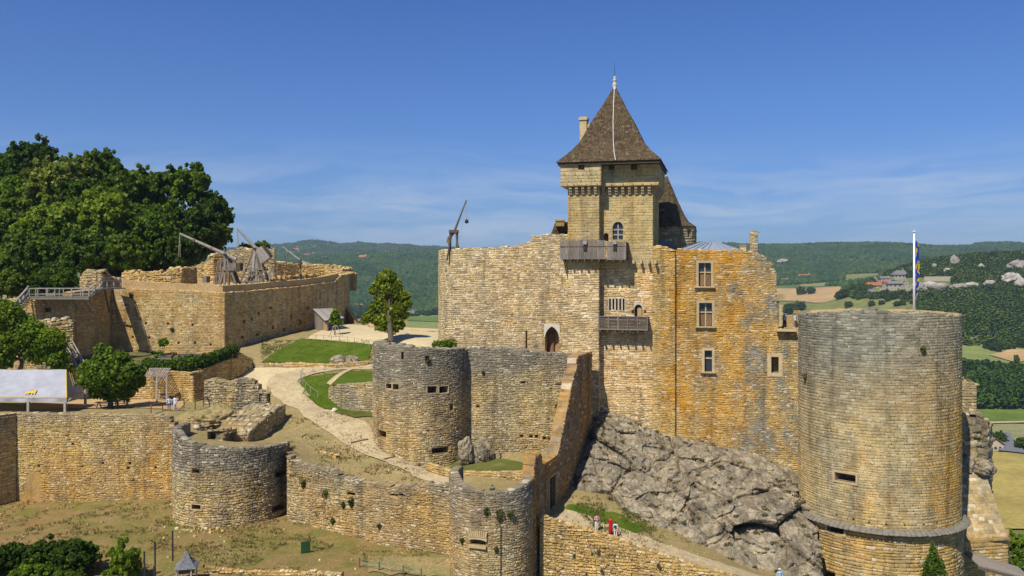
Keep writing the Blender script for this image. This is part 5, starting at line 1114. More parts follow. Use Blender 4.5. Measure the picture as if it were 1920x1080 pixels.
# ------------------------------------------------------------------ siege engines
def prt(name, mat, root, fn, parent=None):
    mb = MB(); fn(mb); return mb.build(name, mat, parent or root)
def trebuchet1():
    b = tg(428, 136); b2 = at(0, 0, 1); r = thing('trebuchet', b, 'large trebuchet with long horizontal-leaning arm at the left of the terrace', 'trebuchet', 'siege engines on the terrace')
    Y = 136; z0 = b.z; pv = at(425, 478, Y)
    for dy in (-1.1, 1.1):
        for px in (405, 452):
            p = at(px, 530, Y); prt('leg', M_WOOD, r, lambda m: m.bar(Vector((p.x, Y+dy, z0)), pv+Vector((0, dy*.6, .1)), .3, .3))
        prt('post', M_WOOD, r, lambda m: m.bar(Vector((pv.x, Y+dy, z0)), pv+Vector((0, dy*.6, .2)), .32, .32))
        prt('sill_beam', M_WOOD, r, lambda m: m.bar(at(345, 531, Y)*1+Vector((0, dy, z0-at(345, 531, Y).z+.15)), at(462, 531, Y)+Vector((0, dy, z0-at(462, 531, Y).z+.15)), .32, .32))
        prt('crossbeam', M_WOOD, r, lambda m: m.bar(at(411, 506, Y)+Vector((0, dy, 0)), at(443, 506, Y)+Vector((0, dy, 0)), .22, .22))
    prt('axle', M_IRON, r, lambda m: m.tube(pv+Vector((0, -1.2, 0)), pv+Vector((0, 1.2, 0)), .16, .16, 10))
    lad = prt('ladder', M_WOOD, r, lambda m: (m.bar(at(402, 531, Y-1.6), at(410, 487, Y-1), .12), m.bar(at(411, 531, Y-1.6), at(415, 487, Y-1), .12)))
    for k in range(8): prt('rung', M_WOOD, r, lambda m: m.bar(at(402, 531, Y-1.6).lerp(at(410, 487, Y-1), (k+.5)/8), at(411, 531, Y-1.6).lerp(at(415, 487, Y-1), (k+.5)/8), .07), lad)
    prt('arm', M_WOODP, r, lambda m: (m.tube(at(337, 438, Y), pv, .16, .3, 10), m.tube(pv, at(443, 487, Y), .3, .36, 10)))
    for px, py in ((362, 450), (395, 465), (420, 476)): prt('arm_band', M_WOODB, r, lambda m: m.tube(at(px, py, Y), at(px+3, py+1.4, Y), .33, .33, 10))
    box = prt('counterweight', M_WOOD, r, lambda m: m.frame(at(437, 501, Y), Vector((1, 0, 0)), Vector((0, 1, 0)), UP, .75, .8, .65))
    prt('counterweight', M_WOODD, r, lambda m: m.frame(at(449, 500, Y), Vector((1, 0, 0)), Vector((0, 1, 0)), UP, .35, .8, .6))
    for k in range(5): prt('plank', M_WOOD, r, lambda m: m.frame(at(437, 501, Y)+Vector((0, -.83, -.52+.26*k)), Vector((1, 0, 0)), Vector((0, 1, 0)), UP, .75, .03, .12), box)
    prt('hanger', M_WOODD, r, lambda m: (m.bar(at(434, 484, Y), at(432, 494, Y), .15), m.bar(at(441, 487, Y), at(441, 494, Y), .15)))
    for px in (434, 440): prt('strut', M_WOODD, r, lambda m: m.bar(at(px, 510, Y), at(px+5, 531, Y), .3, .3))
    for px in (334.5, 338): prt('rope', M_ROPE, r, lambda m: m.tube(at(337, 438, Y), at(px, 482, Y), .05, .05, 5))
    prt('winch', M_WOOD, r, lambda m: (m.box(at(387, 526, Y)+UP*.2, .6, 1.6, 1.0)))
def trebuchet2():
    Y = 142; r = thing('trebuchet', tg(480, Y), 'tall trebuchet with raised pale counterweight box in mid terrace', 'trebuchet', 'siege engines on the terrace')
    z0 = tg(480, Y).z; pv = at(480, 466, Y)
    for dy in (-1.3, 1.3):
        for px in (452, 503): prt('leg', M_WOOD, r, lambda m: m.bar(Vector((at(px, 530, Y).x, Y+dy*1.6, z0)), pv+Vector((0, dy*.5, 0)), .3, .3))
        prt('post', M_WOODP, r, lambda m: m.bar(Vector((at(476, 530, Y).x, Y+dy, z0)), pv+Vector((0, dy*.5, .3)), .34, .34))
        for py in (502, 514): prt('crossbeam', M_WOOD, r, lambda m: m.bar(at(464, py, Y)+Vector((0, dy*1.3, 0)), at(498, py+3, Y)+Vector((0, dy*1.3, 0)), .22, .22))
        prt('brace', M_WOOD, r, lambda m: m.bar(at(466, 500, Y)+Vector((0, dy*1.3, 0)), at(500, 529, Y)+Vector((0, dy*1.3, 0)), .2, .2)); prt('brace', M_WOOD, r, lambda m: m.bar(at(492, 500, Y)+Vector((0, dy*1.3, 0)), at(462, 529, Y)+Vector((0, dy*1.3, 0)), .2, .2))
        prt('sill_beam', M_WOOD, r, lambda m: m.bar(at(450, 529, Y)+Vector((0, dy*1.3, 0)), at(510, 529, Y)+Vector((0, dy*1.3, 0)), .3, .3))
    for px in (468, 476, 486, 495, 505): prt('stake', M_WOOD, r, lambda m: m.bar(at(px, 530, Y-1.5), at(px+2, 508, Y-1.2), .18))
    prt('axle', M_IRON, r, lambda m: m.tube(pv+Vector((0, -1.2, 0)), pv+Vector((0, 1.2, 0)), .15, .15, 10))
    prt('arm', M_WOODP, r, lambda m: (m.tube(at(444, 428, Y), pv, .14, .3, 10), m.tube(pv, at(494, 478, Y), .3, .34, 10)))
    c = at(493, 478, Y); X = Vector((.80, 0, .60)); Z = Vector((-.60, 0, .80))
    bx = prt('counterweight', M_WOODP, r, lambda m: m.frame(c, X, Vector((0, 1, 0)), Z, .85, .9, 1.15))
    for k in range(5): prt('plank', M_WOODP, r, lambda m: m.frame(c+X*(-.68+.34*k)+Vector((0, -.93, 0)), X, Vector((0, 1, 0)), Z, .155, .03, 1.17), bx)
    prt('counterweight_side', M_WOODD, r, lambda m: m.frame(c+X*.95, X, Vector((0, 1, 0)), Z, .08, .88, 1.0))
    for px in (444, 450): prt('rope', M_ROPE, r, lambda m: m.tube(at(445, 430, Y), at(px+1, 490, Y), .05, .05, 5))
def perrier(root_px, Y, zf, arm0, pv_, arm1, label, grp, scale=1.0, fan=False):
    b = Vector(((root_px-960)/F*Y, Y, zf)); r = thing('perrier', b, label, 'siege engine', grp); pv = at(*pv_, Y)
    for a in range(3): prt('leg', M_WOODD, r, lambda m: m.bar(b+Vector((math.cos(a*2.1+.5)*1.2*scale, math.sin(a*2.1+.5)*1.2*scale, 0)), b+Vector((0, 0, (pv.z-zf)*.55)), .15*scale))
    prt('post', M_WOOD, r, lambda m: m.bar(b, pv, .26*scale)); prt('cradle', M_WOODD, r, lambda m: (m.box(pv-UP*.3, .5*scale, .7*scale, .9*scale)))
    prt('wheel', M_IRON, r, lambda m: m.lathe([(.42*scale, -.08), (.42*scale, .08)], pv-UP*1.0*scale, 12))
    prt('arm', M_WOODP, r, lambda m: m.tube(at(*arm0, Y), at(*pv_, Y), .08, .14, 8))
    if fan:
        for k in range(5): prt('pull_beam', M_WOODP, r, lambda m: m.bar(pv, at(arm1[0], arm1[1], Y)+Vector((0, (k-2)*.5, (k-2)*.12)), .12))
    return r
trebuchet1(); trebuchet2()
perrier(563, 152, tg(563, 152).z, (529, 462), (563, 488), (579, 495), 'small fan-tailed traction engine near the right end of the terrace', 'siege engines on the terrace', 1.0, True)
Yq = 106.5; zq = zat(470, Yq)-1.0; b = Vector(((850-960)/F*Yq, Yq, zq)); r = thing('bricole', b, 'dark siege crane with raised arm standing on the court wall', 'siege engine')
for dx, dy in ((-.75, -.5), (.75, -.5), (-.75, .6), (.75, .6)): prt('leg', M_WOODD, r, lambda m: m.bar(b+Vector((dx, dy, -.2)), at(851, 434, Yq)+Vector((dx*.35, dy*.3, 0)), .2, .2))
for dx in (-.42, .42): prt('post', M_WOODD, r, lambda m: m.bar(b+Vector((dx, 0, 0)), at(851, 431, Yq)+Vector((dx, 0, 0)), .26, .3))
prt('head', M_WOODD, r, lambda m: m.box(at(851, 434, Yq), 1.2, .8, .35)); prt('arm', M_WOODD, r, lambda m: (m.tube(at(874.5, 375, Yq), at(852, 434, Yq), .06, .15, 8), m.tube(at(852, 434, Yq), at(840, 449, Yq), .2, .2, 8)))
prt('counterweight', M_WOODB, r, lambda m: m.box(at(842, 452, Yq), .55, .5, .4)); prt('rope', M_ROPE, r, lambda m: (m.tube(at(874.5, 375, Yq), at(875, 413, Yq), .025, .025, 4), m.tube(at(874, 378, Yq), at(862, 455, Yq), .012, .012, 4), m.tube(at(840, 456, Yq), at(845, 466, Yq), .05, .05, 5)))
prt('sling_stone', M_IRON, r, lambda m: m.lathe([(.02, -.28), (.2, -.2), (.25, 0), (.17, .2), (.02, .27)], at(875, 415, Yq), 10))
MB().prism([at(838, 470, 105.6), at(1055, 462, 103.5), at(1055, 462, 103.5)+Vector((2, 12, 0)), at(838, 470, 105.6)+Vector((2, 8, 0))], UP*-.01+Vector((0, 0, -.3))).build('wall_walk', M_DRESS)['kind'] = 'structure'
bpy.data.objects['wall_walk'].location = (0, 1.6, -1.2)
# ------------------------------------------------------------------ timber stairs and walkway at far left
def railing(root, a, b, n, h=1.1, mat=M_WOODP, mids=1, w=.1):
    for i in range(n+1):
        p = a.lerp(b, i/n); MB().bar(p, p+UP*h, w).build('post', mat, root)
    MB().bar(a+UP*h, b+UP*h, w*1.2).build('handrail', mat, root)
    for k in range(mids): MB().bar(a+UP*h*(k+.35)/(mids+.2), b+UP*h*(k+.35)/(mids+.2), w*.7).build('rail', mat, root)
st = thing('timber_walkway', at(100, 560, 116), 'grey timber walkway with railings at the left terrace end', 'walkway')
a, b = at(55, 556, 116), at(167, 556, 116)
for i in range(24): MB().frame(a.lerp(b, (i+.5)/24)+Vector((0, .8, 0)), Vector((1, 0, 0)), Vector((0, 1, 0)), UP, (b-a).length/48-.01, .9, .05).build('plank', M_WOOD, st)
railing(st, a, b, 7); railing(st, a+Vector((0, 1.6, 0)), b+Vector((0, 1.6, 0)), 5)
MB().bar(a-UP*.25, b-UP*.25, .2, .3).build('beam', M_WOOD, st)
for t in (.1, .3, .5, .7, .9): p = a.lerp(b, t); MB().bar(p-UP*.3, p+Vector((.3, 1.4, -1.9)), .18).build('brace', M_WOOD, st)
c0, c1 = at(168, 556, 116.5), at(188, 541, 119); d0, d1 = at(188, 541, 121), at(226, 540, 126)
railing(st, c0, c1, 2); railing(st, d0, d1, 3)
for i in range(6): MB().frame(c0.lerp(c1, (i+.5)/6)+Vector((.2, .6, 0)), Vector((1, 0, 0)), Vector((0, 1, 0)), UP, .2, .8, .05).build('step', M_WOOD, st)
dd = (d1-d0).normalized()
MB().frame((d0+d1)/2+Vector((-.5, .7, -.05)), dd, dd.cross(UP), UP, (d1-d0).length/2+.4, .8, .08).build('landing', M_WOOD, st)
for t in (.2, .6): p = d0.lerp(d1, t); MB().bar(p-UP*.1, at(222, 600, 127.5) if t > .5 else at(205, 585, 124), .2).build('brace', M_WOODB, st)
e0, e1 = at(28, 583, 114), at(52, 556, 116)
sts = thing('timber_stair', e0, 'steep timber stair climbing to the walkway at far left', 'stair')
for i in range(8): MB().frame(e0.lerp(e1, (i+.5)/8)+Vector((0, .5, 0)), Vector((1, 0, 0)), Vector((0, 1, 0)), UP, .3, .75, .05).build('step', M_WOODP, sts)
railing(sts, e0, e1, 4); railing(sts, e0+Vector((-.6, 1.3, .3)), e1+Vector((-.6, 1.3, .3)), 3)
MB().bar(e0, e1, .08, .3).build('stringer', M_WOODD, sts)
f0, f1 = at(160, 697, 110), at(128, 640, 117)
s2_ = thing('timber_stair', f0, 'lower timber stair with long handrails behind the awning', 'stair')
railing(s2_, f0, f1, 4, 1.0); railing(s2_, f0+Vector((-1.3, .3, 0)), f1+Vector((-1.3, .3, 0)), 4, 1.0)
for i in range(12): MB().frame(f0.lerp(f1, (i+.5)/12)+Vector((-.65, .1, 0)), Vector((1, 0, 0)), Vector((0, 1, 0)), UP, .6, .25, .05).build('step', M_WOOD, s2_)
ruin('ruined_wall', 'broken masonry spur below the walkway', [(60, 115.5), (100, 115), (138, 115.5)], 16, [(60, 606), (90, 603), (115, 598), (138, 600)], S_RUIN, seed=147, thick=1.5)
# ------------------------------------------------------------------ garden on its own retaining wall
gr = thing('garden_wall', at(360, 750, 107), 'ochre garden retaining wall rising beside the path', 'wall')
gpth = Path([at(120, 0, 112.2), at(326, 0, 108.5), at(362, 0, 107.5), at(420, 0, 113.5), at(447, 0, 116.5), at(474, 0, 120)])
wall(gr, gpth, 12, gpth.prof([(120, 690), (326, 697), (361, 699), (372, 697), (400, 685), (430, 674), (446, 671), (447, 660), (474, 673)]), *S_SUNNY, ch=.25, bw=.42, thick=.5, seed=161, nind=150, rough=.15)
V, Q = ruled([at(150, 690, 112), at(326, 697, 109.2), at(362, 699, 108.2), at(430, 676, 115), at(470, 672, 120.5)], [at(150, 650, 127.8), at(250, 660, 128), at(330, 662, 128), at(424, 666, 128.2), at(470, 665, 128)], 60, 24, tps(C([(150, 690, 112), (326, 698, 109.2), (362, 700, 108.2), (430, 678, 115), (470, 672, 120.5), (150, 652, 127.8), (330, 664, 128), (424, 667, 128.2), (470, 667, 128)]), .01), 0)
link('garden_ground', np_mesh('garden_ground', V, Q, M_GARDEN, True), kind='structure')['label'] = 'vegetable garden under the terrace wall'
gg = tps(C([(150, 690, 112), (326, 698, 109.2), (362, 700, 108.2), (430, 678, 115), (470, 672, 120.5), (150, 652, 127.8), (330, 664, 128), (424, 667, 128.2), (470, 667, 128)]), .01)
GG = lambda px, py: gp(px, py, gg, 106, 129)
for k, (q, lab) in enumerate([([(300, 667), (325, 665), (320, 672), (298, 673)], 'raised bed nearest the young fruit tree'), ([(335, 668), (375, 667), (370, 673), (332, 674)], 'wide raised bed in the middle of the garden'), ([(275, 676), (340, 676), (338, 681), (272, 681)], 'long raised bed along the hedge')]):
    c = [GG(*p) for p in q]; r = thing('raised_bed', c[0], lab, 'raised bed', 'garden beds')
    for i in range(4): MB().bar(c[i]+UP*.15, c[(i+1) % 4]+UP*.15, .08, .35).build('board', M_WOOD, r)
hr = thing('garden_fence', GG(365, 690), 'slanting timber rail between garden beds and hedge', 'fence'); railing(hr, GG(362, 684), GG(408, 668), 4, .9, M_WOODB, 0)
bd = thing('bollard_pair', GG(445, 672), 'short dark post at the end of the hedge', 'post'); MB().bar(at(443.5, 672, 117.2), at(443.5, 657, 117.2), .18).build('post', M_WOODB, bd); MB().lathe([(.1, 0), (.14, .1), (.02, .2)], at(443.5, 657, 117.2), 8).build('cap', M_IRON, bd)
# ------------------------------------------------------------------ shed against the terrace wall
sh = thing('timber_shed', at(615, 632, 146), 'open timber shed with pale board roof against the terrace wall', 'shed')
A0, B0, C0, D0 = at(587, 580, 150), at(624, 579, 156), at(646, 597, 148), at(609, 602, 143.5)
nb = 9
for i in range(nb):
    p0, p1, p2, p3 = A0.lerp(B0, i/nb), A0.lerp(B0, (i+.93)/nb), D0.lerp(C0, (i+.93)/nb), D0.lerp(C0, i/nb)
    MB().prism([p0, p1, p2, p3], UP*.1).build('roof_board', M_WOODP, sh)
zb_ = 18.6
for p in (D0.lerp(C0, .12), C0.lerp(D0, .15)): MB().bar(Vector((p.x, p.y+.3, zb_)), p+Vector((0, .3, 0)), .22).build('post', M_WOODP, sh)
a, b = A0+Vector((.2, .3, 0)), D0+Vector((.3, .5, 0))
nP = 7
for i in range(nP):
    p, q = a.lerp(b, i/nP), a.lerp(b, (i+.95)/nP); MB().prism([Vector((p.x, p.y, zb_)), Vector((q.x, q.y, zb_)), q-UP*.05, p-UP*.05], Vector((.06, .02, 0))).build('wall_plank', M_PLANK if i > 4 else M_WOOD, sh)
MB().frame((D0+C0)/2+Vector((0, .5, zb_+.6-(D0.z+C0.z)/2)), (C0-D0).normalized(), Vector((0, 1, 0)), UP, (C0-D0).length/2-.3, .04, .6).build('counter_board', M_WOODB, sh)
MB().bar(D0-UP*.05, C0-UP*.05, .15, .2).build('eaves_beam', M_WOODD, sh)
# fence of thin posts round the lawn
for name, lab, pts, n in (('rope_fence', 'thin post fence along the upper edge of the lawn', [(565, 637), (600, 640), (650, 643), (692, 650)], 10), ('rope_fence', 'thin post fence around the inside of the path bend', [(596, 748), (575, 735), (563, 715), (568, 703), (600, 696), (650, 691), (695, 690)], 13)):
    r = thing(name, G(*pts[0]), lab, 'fence'); rs = resample([G(*q) for q in pts], n); prev = None
    for x, y in rs:
        p = Vector((x, y, float(g_in(np.array([x]), np.array([y]))[0]))); MB().bar(p, p+UP*1.0, .07).build('post', M_WOODP, r)
        if prev: MB().tube(prev+UP*.9, p+UP*.9, .02, .02, 4).build('rope', M_ROPE, r)
        prev = p
# low kerb wall below the lawn, small walls beside the path
kw_ = thing('kerb_wall', G(560, 690), 'low pale kerb wall along the bottom of the lawn', 'kerb wall')
kp_ = Path([G(476, 690), G(560, 688), G(630, 691), G(690, 685)]); zk = [float(g_in(np.array([p[0]]), np.array([p[1]]))[0]) for p in kp_.P]
wall(kw_, kp_, lambda u: np.interp(u, kp_.cum, zk)-.4, lambda u: np.interp(u, kp_.cum, zk)+.55, *S_TERR, ch=.25, bw=.5, thick=.45, seed=171, nind=100, rough=.05)
sw2 = thing('bank_wall', G(650, 760), 'grey dry-stone bank wall left of the middle tower', 'wall')
swp2 = Path([at(616, 0, 108.5), at(640, 0, 106.6), at(710, 0, 104)]); wall(sw2, swp2, 11, swp2.prof([(616, 727), (625, 722), (660, 720), (710, 716)]), *S_RUIN, ch=.26, bw=.42, thick=.6, seed=172, nind=120, rough=.25)
V, Q = ruled([at(622, 722, 107.6), at(710, 717, 104.5)], [G(630, 712), G(705, 700)], 16, 8, tps([tuple(at(622, 722, 107.6)), tuple(at(710, 717, 104.5)), tuple(G(630, 712)), tuple(G(705, 700)), tuple(at(665, 719.5, 106))], .01), .03); link('lawn', np_mesh('lawn', V, Q, M_GRASS, True), kind='structure')['label'] = 'little raised lawn on the bank wall'
st_ = sheet('stone_steps', [G(612, 722), G(632, 705), G(655, 694)], [G(620, 726), G(640, 707), G(662, 695)], 20, 3, g_in, .22, M_PATH)
boulder('rock', G(640, 684)+UP*.3, 1.4, 'split boulder at the corner of the lawn', 21, sq=(1.2, .8, .7), sub=4)
boulder('rock', G(655, 680)+UP*.2, 1.2, 'brown earthy boulder right of the split one', 22, sq=(1.3, .8, .6), sub=4, mat=M_ROCK)
boulder('rock', G(627, 772)+UP*.15, .35, 'small white stone beside the path bend', 23, mat=M_PALE)
# court edge wall and timber steps on the path
ce = thing('court_edge_wall', at(760, 620, 140), 'low dry-stone wall at the far edge of the sand court', 'wall')
cep = Path([at(690, 0, 152), at(750, 0, 146), at(800, 0, 141), at(830, 0, 138)]); wall(ce, cep, 18, cep.prof([(690, 608), (750, 616), (790, 621), (830, 620)]), *S_TERR, ch=.3, bw=.5, thick=.6, seed=173, nind=60, rough=.2)
for lab, (a, b) in (('uppermost timber riser across the path', ((658, 833), (690, 826))), ('middle timber riser across the path', ((720, 864), (751, 857))), ('lowest timber riser across the path', ((760, 882), (790, 873)))):
    p, q = G(*a)+UP*.13, G(*b)+UP*.13; o = MB().bar(p, q, .22, .2).build('path_riser', M_WOODB); tag(o, lab, 'step', 'timber risers in the path')
# foot buttress at right end of terrace
bu = MB().prism([at(655, 575, 170), at(655, 612, 170), at(678, 612, 166)], (0, -3, 0)).build('stone_ramp', S_TERR[1]); tag(bu, 'dark triangular ramp at the right end of the terrace wall', 'ramp')
# ------------------------------------------------------------------ ruins between garden and low tower
ruin('ruined_wall', 'grey ruined wall standing beside the gravel path', [(383, 106), (440, 104.5), (500, 103.5), (503, 104.5)], 11.5, [(383, 714), (400, 712), (425, 716), (452, 712), (470, 713), (483, 726), (487, 733), (500, 736)], S_RUIN, seed=181, nind=200, ch=.28, bw=.42, ragged=.14, rough=.2)
ruin('ruined_wall', 'leaning remnant of vaulted masonry with dark shaded side', [(432, 91.8), (466, 92.2), (500, 96), (535, 101.5)], 9.5, [(432, 808), (466, 812), (500, 782), (535, 757)], S_RUIN, seed=182, nind=160, thick=4.2, ragged=.18)
ruin('ruined_wall', 'broken inner wall inside the low tower', [(404, 90.4), (420, 89.8), (430, 91.2)], 10, [(404, 812), (415, 808), (430, 812)], S_RUIN, seed=183, nind=60, thick=1.8)
ruin('ruined_wall', 'stone collar behind the low tower rim', [(340, 95.0), (372, 93.3), (396, 94.5)], 11.5, [(340, 796), (372, 800), (396, 806)], S_RUIN, seed=184, nind=60, thick=2.6)
boulder('earth_bank', at(404, 786, 97.5), 2.0, 'rough earth bank overhanging the low tower', 31, mat=M_SLOPE, cat='earth bank', sq=(1.2, 1.2, .75), sub=5)
boulder('earth_bank', at(365, 790, 96.5), 1.6, 'grassy earth shoulder beside the outer wall end', 32, mat=M_SLOPE, cat='earth bank', sq=(1.4, 1, .6), sub=5)
# hand rails near the couple
for lab, a, b in (('dark handrail beside the standing couple', (283, 776), (345, 765)), ('dark handrail in front of the grey ruined wall', (366, 768), (410, 752))):
    r = thing('handrail', G(*a), lab, 'railing'); railing(r, G(*a), G(*b), 3, 1.0, M_WOODB, 0, .11)
# ------------------------------------------------------------------ awning tent, pergola, tables
m, n = newmat('awning_canvas'); p = n.pos(); f = n.noise(p, .8, 4, .6); n.out(n.mix(1, (.42, .42, .44), n.ramp(f, [(.3, .85), (.7, 1.1)]), 'MULTIPLY'), .8, n.noise(n.scale(p, 3, 3, .6), 1.2, 3), .5, .12, .15, trans=.12); M_CANV = m
m, n = newmat('gold_paint'); n.out((.62, .42, .04), .6); M_GOLD = m
tn = thing('awning_tent', at(90, 780, 100), 'large grey canvas awning with yellow trim and lion emblem', 'tent')
E = [at(-120, 746, 99), at(125, 748, 98), at(159, 739, 106), at(-120, 736, 107)]; Rg = [at(-80, 693, 103), at(124, 693, 102.5)]
# canopy as gridded sagging planes
def canvas(quad, n, m, sag):
    V = []; a, b, c, d = quad; nn = (b-a).cross(d-a).normalized()
    for i in range(n):
        for j in range(m):
            u, v = i/(n-1), j/(m-1); p = a.lerp(b, u).lerp(d.lerp(c, u), v); V.append(tuple(p+nn*(-abs(sag)*math.sin(math.pi*u)*math.sin(math.pi*v)+.03*math.sin(u*23+v*5))))
    return np.array(V), grid_faces(n, m)
for nm, qd in (('canopy', (E[0], E[1], Rg[1], Rg[0])), ('canopy_end', (E[1], E[2], Rg[1].lerp(E[2], .02), Rg[1])), ('canopy_back', (E[2], E[3], Rg[0], Rg[1]))):
    V, Q = canvas(qd, 30, 12, .10); link(nm, np_mesh(nm, V, Q, M_CANV, True), tn)
def valance(a, b, name, n=60):
    V = []
    for i in range(n):
        t = i/(n-1); p = a.lerp(b, t)
        for j in range(4): V.append(tuple(p+UP*(-.12*j-(.06*abs(math.sin(t*n*.5)) if j == 3 else 0))+Vector((0, -.06*j*math.sin(t*31)*.5, 0))))
    link(name, np_mesh(name, np.array(V), grid_faces(n, 4), M_CANV, True), tn)
valance(E[0], E[1], 'valance'); valance(E[1], E[2], 'valance')
nrm = (E[1]-E[0]).cross(Rg[0]-E[0]).normalized(); nrm = nrm if nrm.y < 0 else -nrm
for a, b in ((E[0], E[1]), (E[1], E[2])): MB().bar(a+UP*.14+nrm*.05, b+UP*.14+nrm*.05, .02, .10).build('trim', M_GOLD, tn)
MB().bar(E[1]+nrm*.03, Rg[1]+nrm*.03, .09, .03).build('trim', M_GOLD, tn)
lion = [(-9, -3), (-8, 0), (-5, 1), (0, 1.5), (3, 2), (4, 5), (6, 7), (8, 6), (7.5, 3), (9, 2), (9.5, 0), (8, -.5), (10, -3), (11, -6), (9, -6), (7, -3.5), (5, -3), (5, -6.5), (3, -6.5), (2.5, -3), (-1, -3), (-2, -6.5), (-4, -6.5), (-4, -3.5), (-6, -4), (-7, -6.5), (-9, -6.5), (-8, -3)]
lt_ = MB(); ru_ = (E[1]-E[0]).normalized(); rv_ = (Rg[0]-E[0]-ru_*((Rg[0]-E[0]).dot(ru_))).normalized(); lc_ = at(55, 731, 98.8)
# place on the canopy plane
pl = E[0]; lc_ = lc_-nrm*((lc_-pl).dot(nrm))
lt_.poly([lc_+nrm*.08+ru_*(x*.065)+rv_*(y*.065+.1) for x, y in lion]); lt_.build('lion_emblem', M_GOLD, tn)
em = at(140, 722, 101.8)
MB().bar(at(131, 697, 101.5)-Vector((0, .15, 0)), at(139, 724, 100.7)-Vector((0, .15, 0)), .03).bar(at(135, 699, 101.7)-Vector((0, .15, 0)), at(142, 723, 101.0)-Vector((0, .15, 0)), .03).build('pennant_cord', M_GOLD, tn)
for px, Y in ((-60, 98.6), (53, 98.4), (122, 98.2), (160, 105.8)): pz = at(px, 0, Y); MB().bar(Vector((pz.x, Y, 13.3)), Vector((pz.x, Y, zat(747, 98.5))), .24).build('post', M_WOODP, tn); MB().bar(Vector((pz.x, Y, 14.9)), Vector((pz.x-.7, Y, 15.5)), .12).bar(Vector((pz.x, Y, 14.9)), Vector((pz.x+.7, Y, 15.5)), .12).build('brace', M_WOODP, tn)
pg = thing('pergola', at(300, 745, 108), 'grey slatted pergola at the foot of the garden wall', 'pergola')
a, b, c, d = at(272, 703, 106.5), at(313, 703, 106.5), at(321, 690, 109.5), at(280, 690, 109.5)
for i in range(12): p, q = d.lerp(c, (i+.5)/12), a.lerp(b, (i+.5)/12); MB().bar(p, q, .09, .06).build('slat', M_WOODP, pg)
MB().bar(a-UP*.1, b-UP*.1, .16, .2).build('beam', M_WOODP, pg); MB().bar(d-UP*.1, c-UP*.1, .16, .2).build('beam', M_WOODP, pg)
for p in (a.lerp(b, .55), b): MB().bar(Vector((p.x, p.y, 13.4)), p-UP*.15, .2).build('post', M_WOODP, pg); MB().bar(p-UP*.9, p+Vector((.5 if p is not b else -.5, 0, -.15)), .12).build('brace', M_WOODP, pg)
gt = thing('plank_fence', at(250, 745, 111), 'weathered plank fence behind the shady tree', 'fence'); a, b = at(222, 748, 111), at(301, 748, 110.5)
for i in range(18): p, q = a.lerp(b, i/18), a.lerp(b, (i+.93)/18); MB().prism([p, q, q+UP*1.35, p+UP*1.35], (0, .06, 0)).build('plank', M_PLANK if i % 3 else M_WOOD, gt)
def table(c, rz, label):
    r = thing('picnic_table', c, label, 'table', 'picnic tables in the shade'); X = Vector((math.cos(rz), math.sin(rz), 0)); Yv = Vector((-X.y, X.x, 0))
    for k in range(4): MB().frame(c+UP*.75+Yv*(-.3+.2*k), X, Yv, UP, .95, .09, .025).build('top_plank', M_WOOD, r)
    for s in (-1, 1):
        MB().frame(c+UP*.45+Yv*s*.75, X, Yv, UP, .95, .14, .025).build('bench', M_WOOD, r)
        for t in (-.6, .6): MB().bar(c+X*t+Yv*s*.75, c+X*t+Yv*s*.2+UP*.75, .09).build('leg', M_WOODD, r)
table(G(195, 766), .1, 'picnic table under the shady tree nearest the wall'); table(G(228, 762), .3, 'picnic table with people sitting at it'); table(G(312, 748), .1, 'picnic table beneath the pergola')
# ------------------------------------------------------------------ vegetation
def leaf_cloud(lobes, n, size, seed, shell=.5, up=.25):
    """quads spread through ellipsoid lobes [(x,y,z,rx,ry,rz)]"""
    g = np.random.default_rng(seed); L = np.array(lobes, float); vol = (L[:, 3]*L[:, 4]*L[:, 5])**.67; pick = g.choice(len(L), n, p=vol/vol.sum()); L = L[pick]
    d = g.normal(size=(n, 3)); d /= np.linalg.norm(d, axis=1)[:, None]
    r = (shell+(1-shell)*g.uniform(0, 1, n)**.6)*np.where(g.uniform(0, 1, n) < .16, g.uniform(1, 1.32, n), 1); bump = 1+.18*np.sin(d[:, 0]*7+pick)*np.sin(d[:, 1]*6+pick*2)*np.cos(d[:, 2]*7)
    P = L[:, :3]+d*L[:, 3:]*(r*bump)[:, None]
    N = d*.9+g.normal(size=(n, 3))*.75+np.array([0, 0, up]); N /= np.linalg.norm(N, axis=1)[:, None]
    T = np.cross(N, g.normal(size=(n, 3))); T /= np.linalg.norm(T, axis=1)[:, None]; B = np.cross(N, T); s = size*g.uniform(.4, 1.6, n)
    q = np.array([(-.5, -.35), (.5, -.45), (.42, .4), (-.45, .38)])
    V = P[:, None]+T[:, None]*(q[None, :, :1]*s[:, None, None])+B[:, None]*(q[None, :, 1:]*s[:, None, None])+N[:, None]*(np.array([0, .12, 0, .12])[None, :, None]*s[:, None, None])
    return V.reshape(-1, 3), np.arange(n*4).reshape(-1, 4)
def rand_lobes(seed, k=12, w=1.0, h=.8, lobe=.42):
    g = np.random.default_rng(seed); out = [(0, 0, 0, .5*w, .5*w, .5*h)]
    for i in range(k):
        a = g.uniform(0, 6.28); t = g.uniform(-.75, .95); rr = math.sqrt(max(0, 1-t*t))*g.uniform(.5, .88); s = lobe*g.uniform(.55, 1.3)
        out.append((math.cos(a)*rr*w, math.sin(a)*rr*w, t*.75*h, s*w, s*w, s*.8*h))
    for i in range(k//3):
        a = g.uniform(0, 6.28); t = g.uniform(-.6, 1.0); rr = math.sqrt(max(0, 1-t*t))*g.uniform(.9, 1.1); s = g.uniform(.06, .12)
        out.append((math.cos(a)*rr*w, math.sin(a)*rr*w, t*g.uniform(.85, 1.05)*h, s*w, s*w, s*h*1.2))
    return out
CROWNS = []
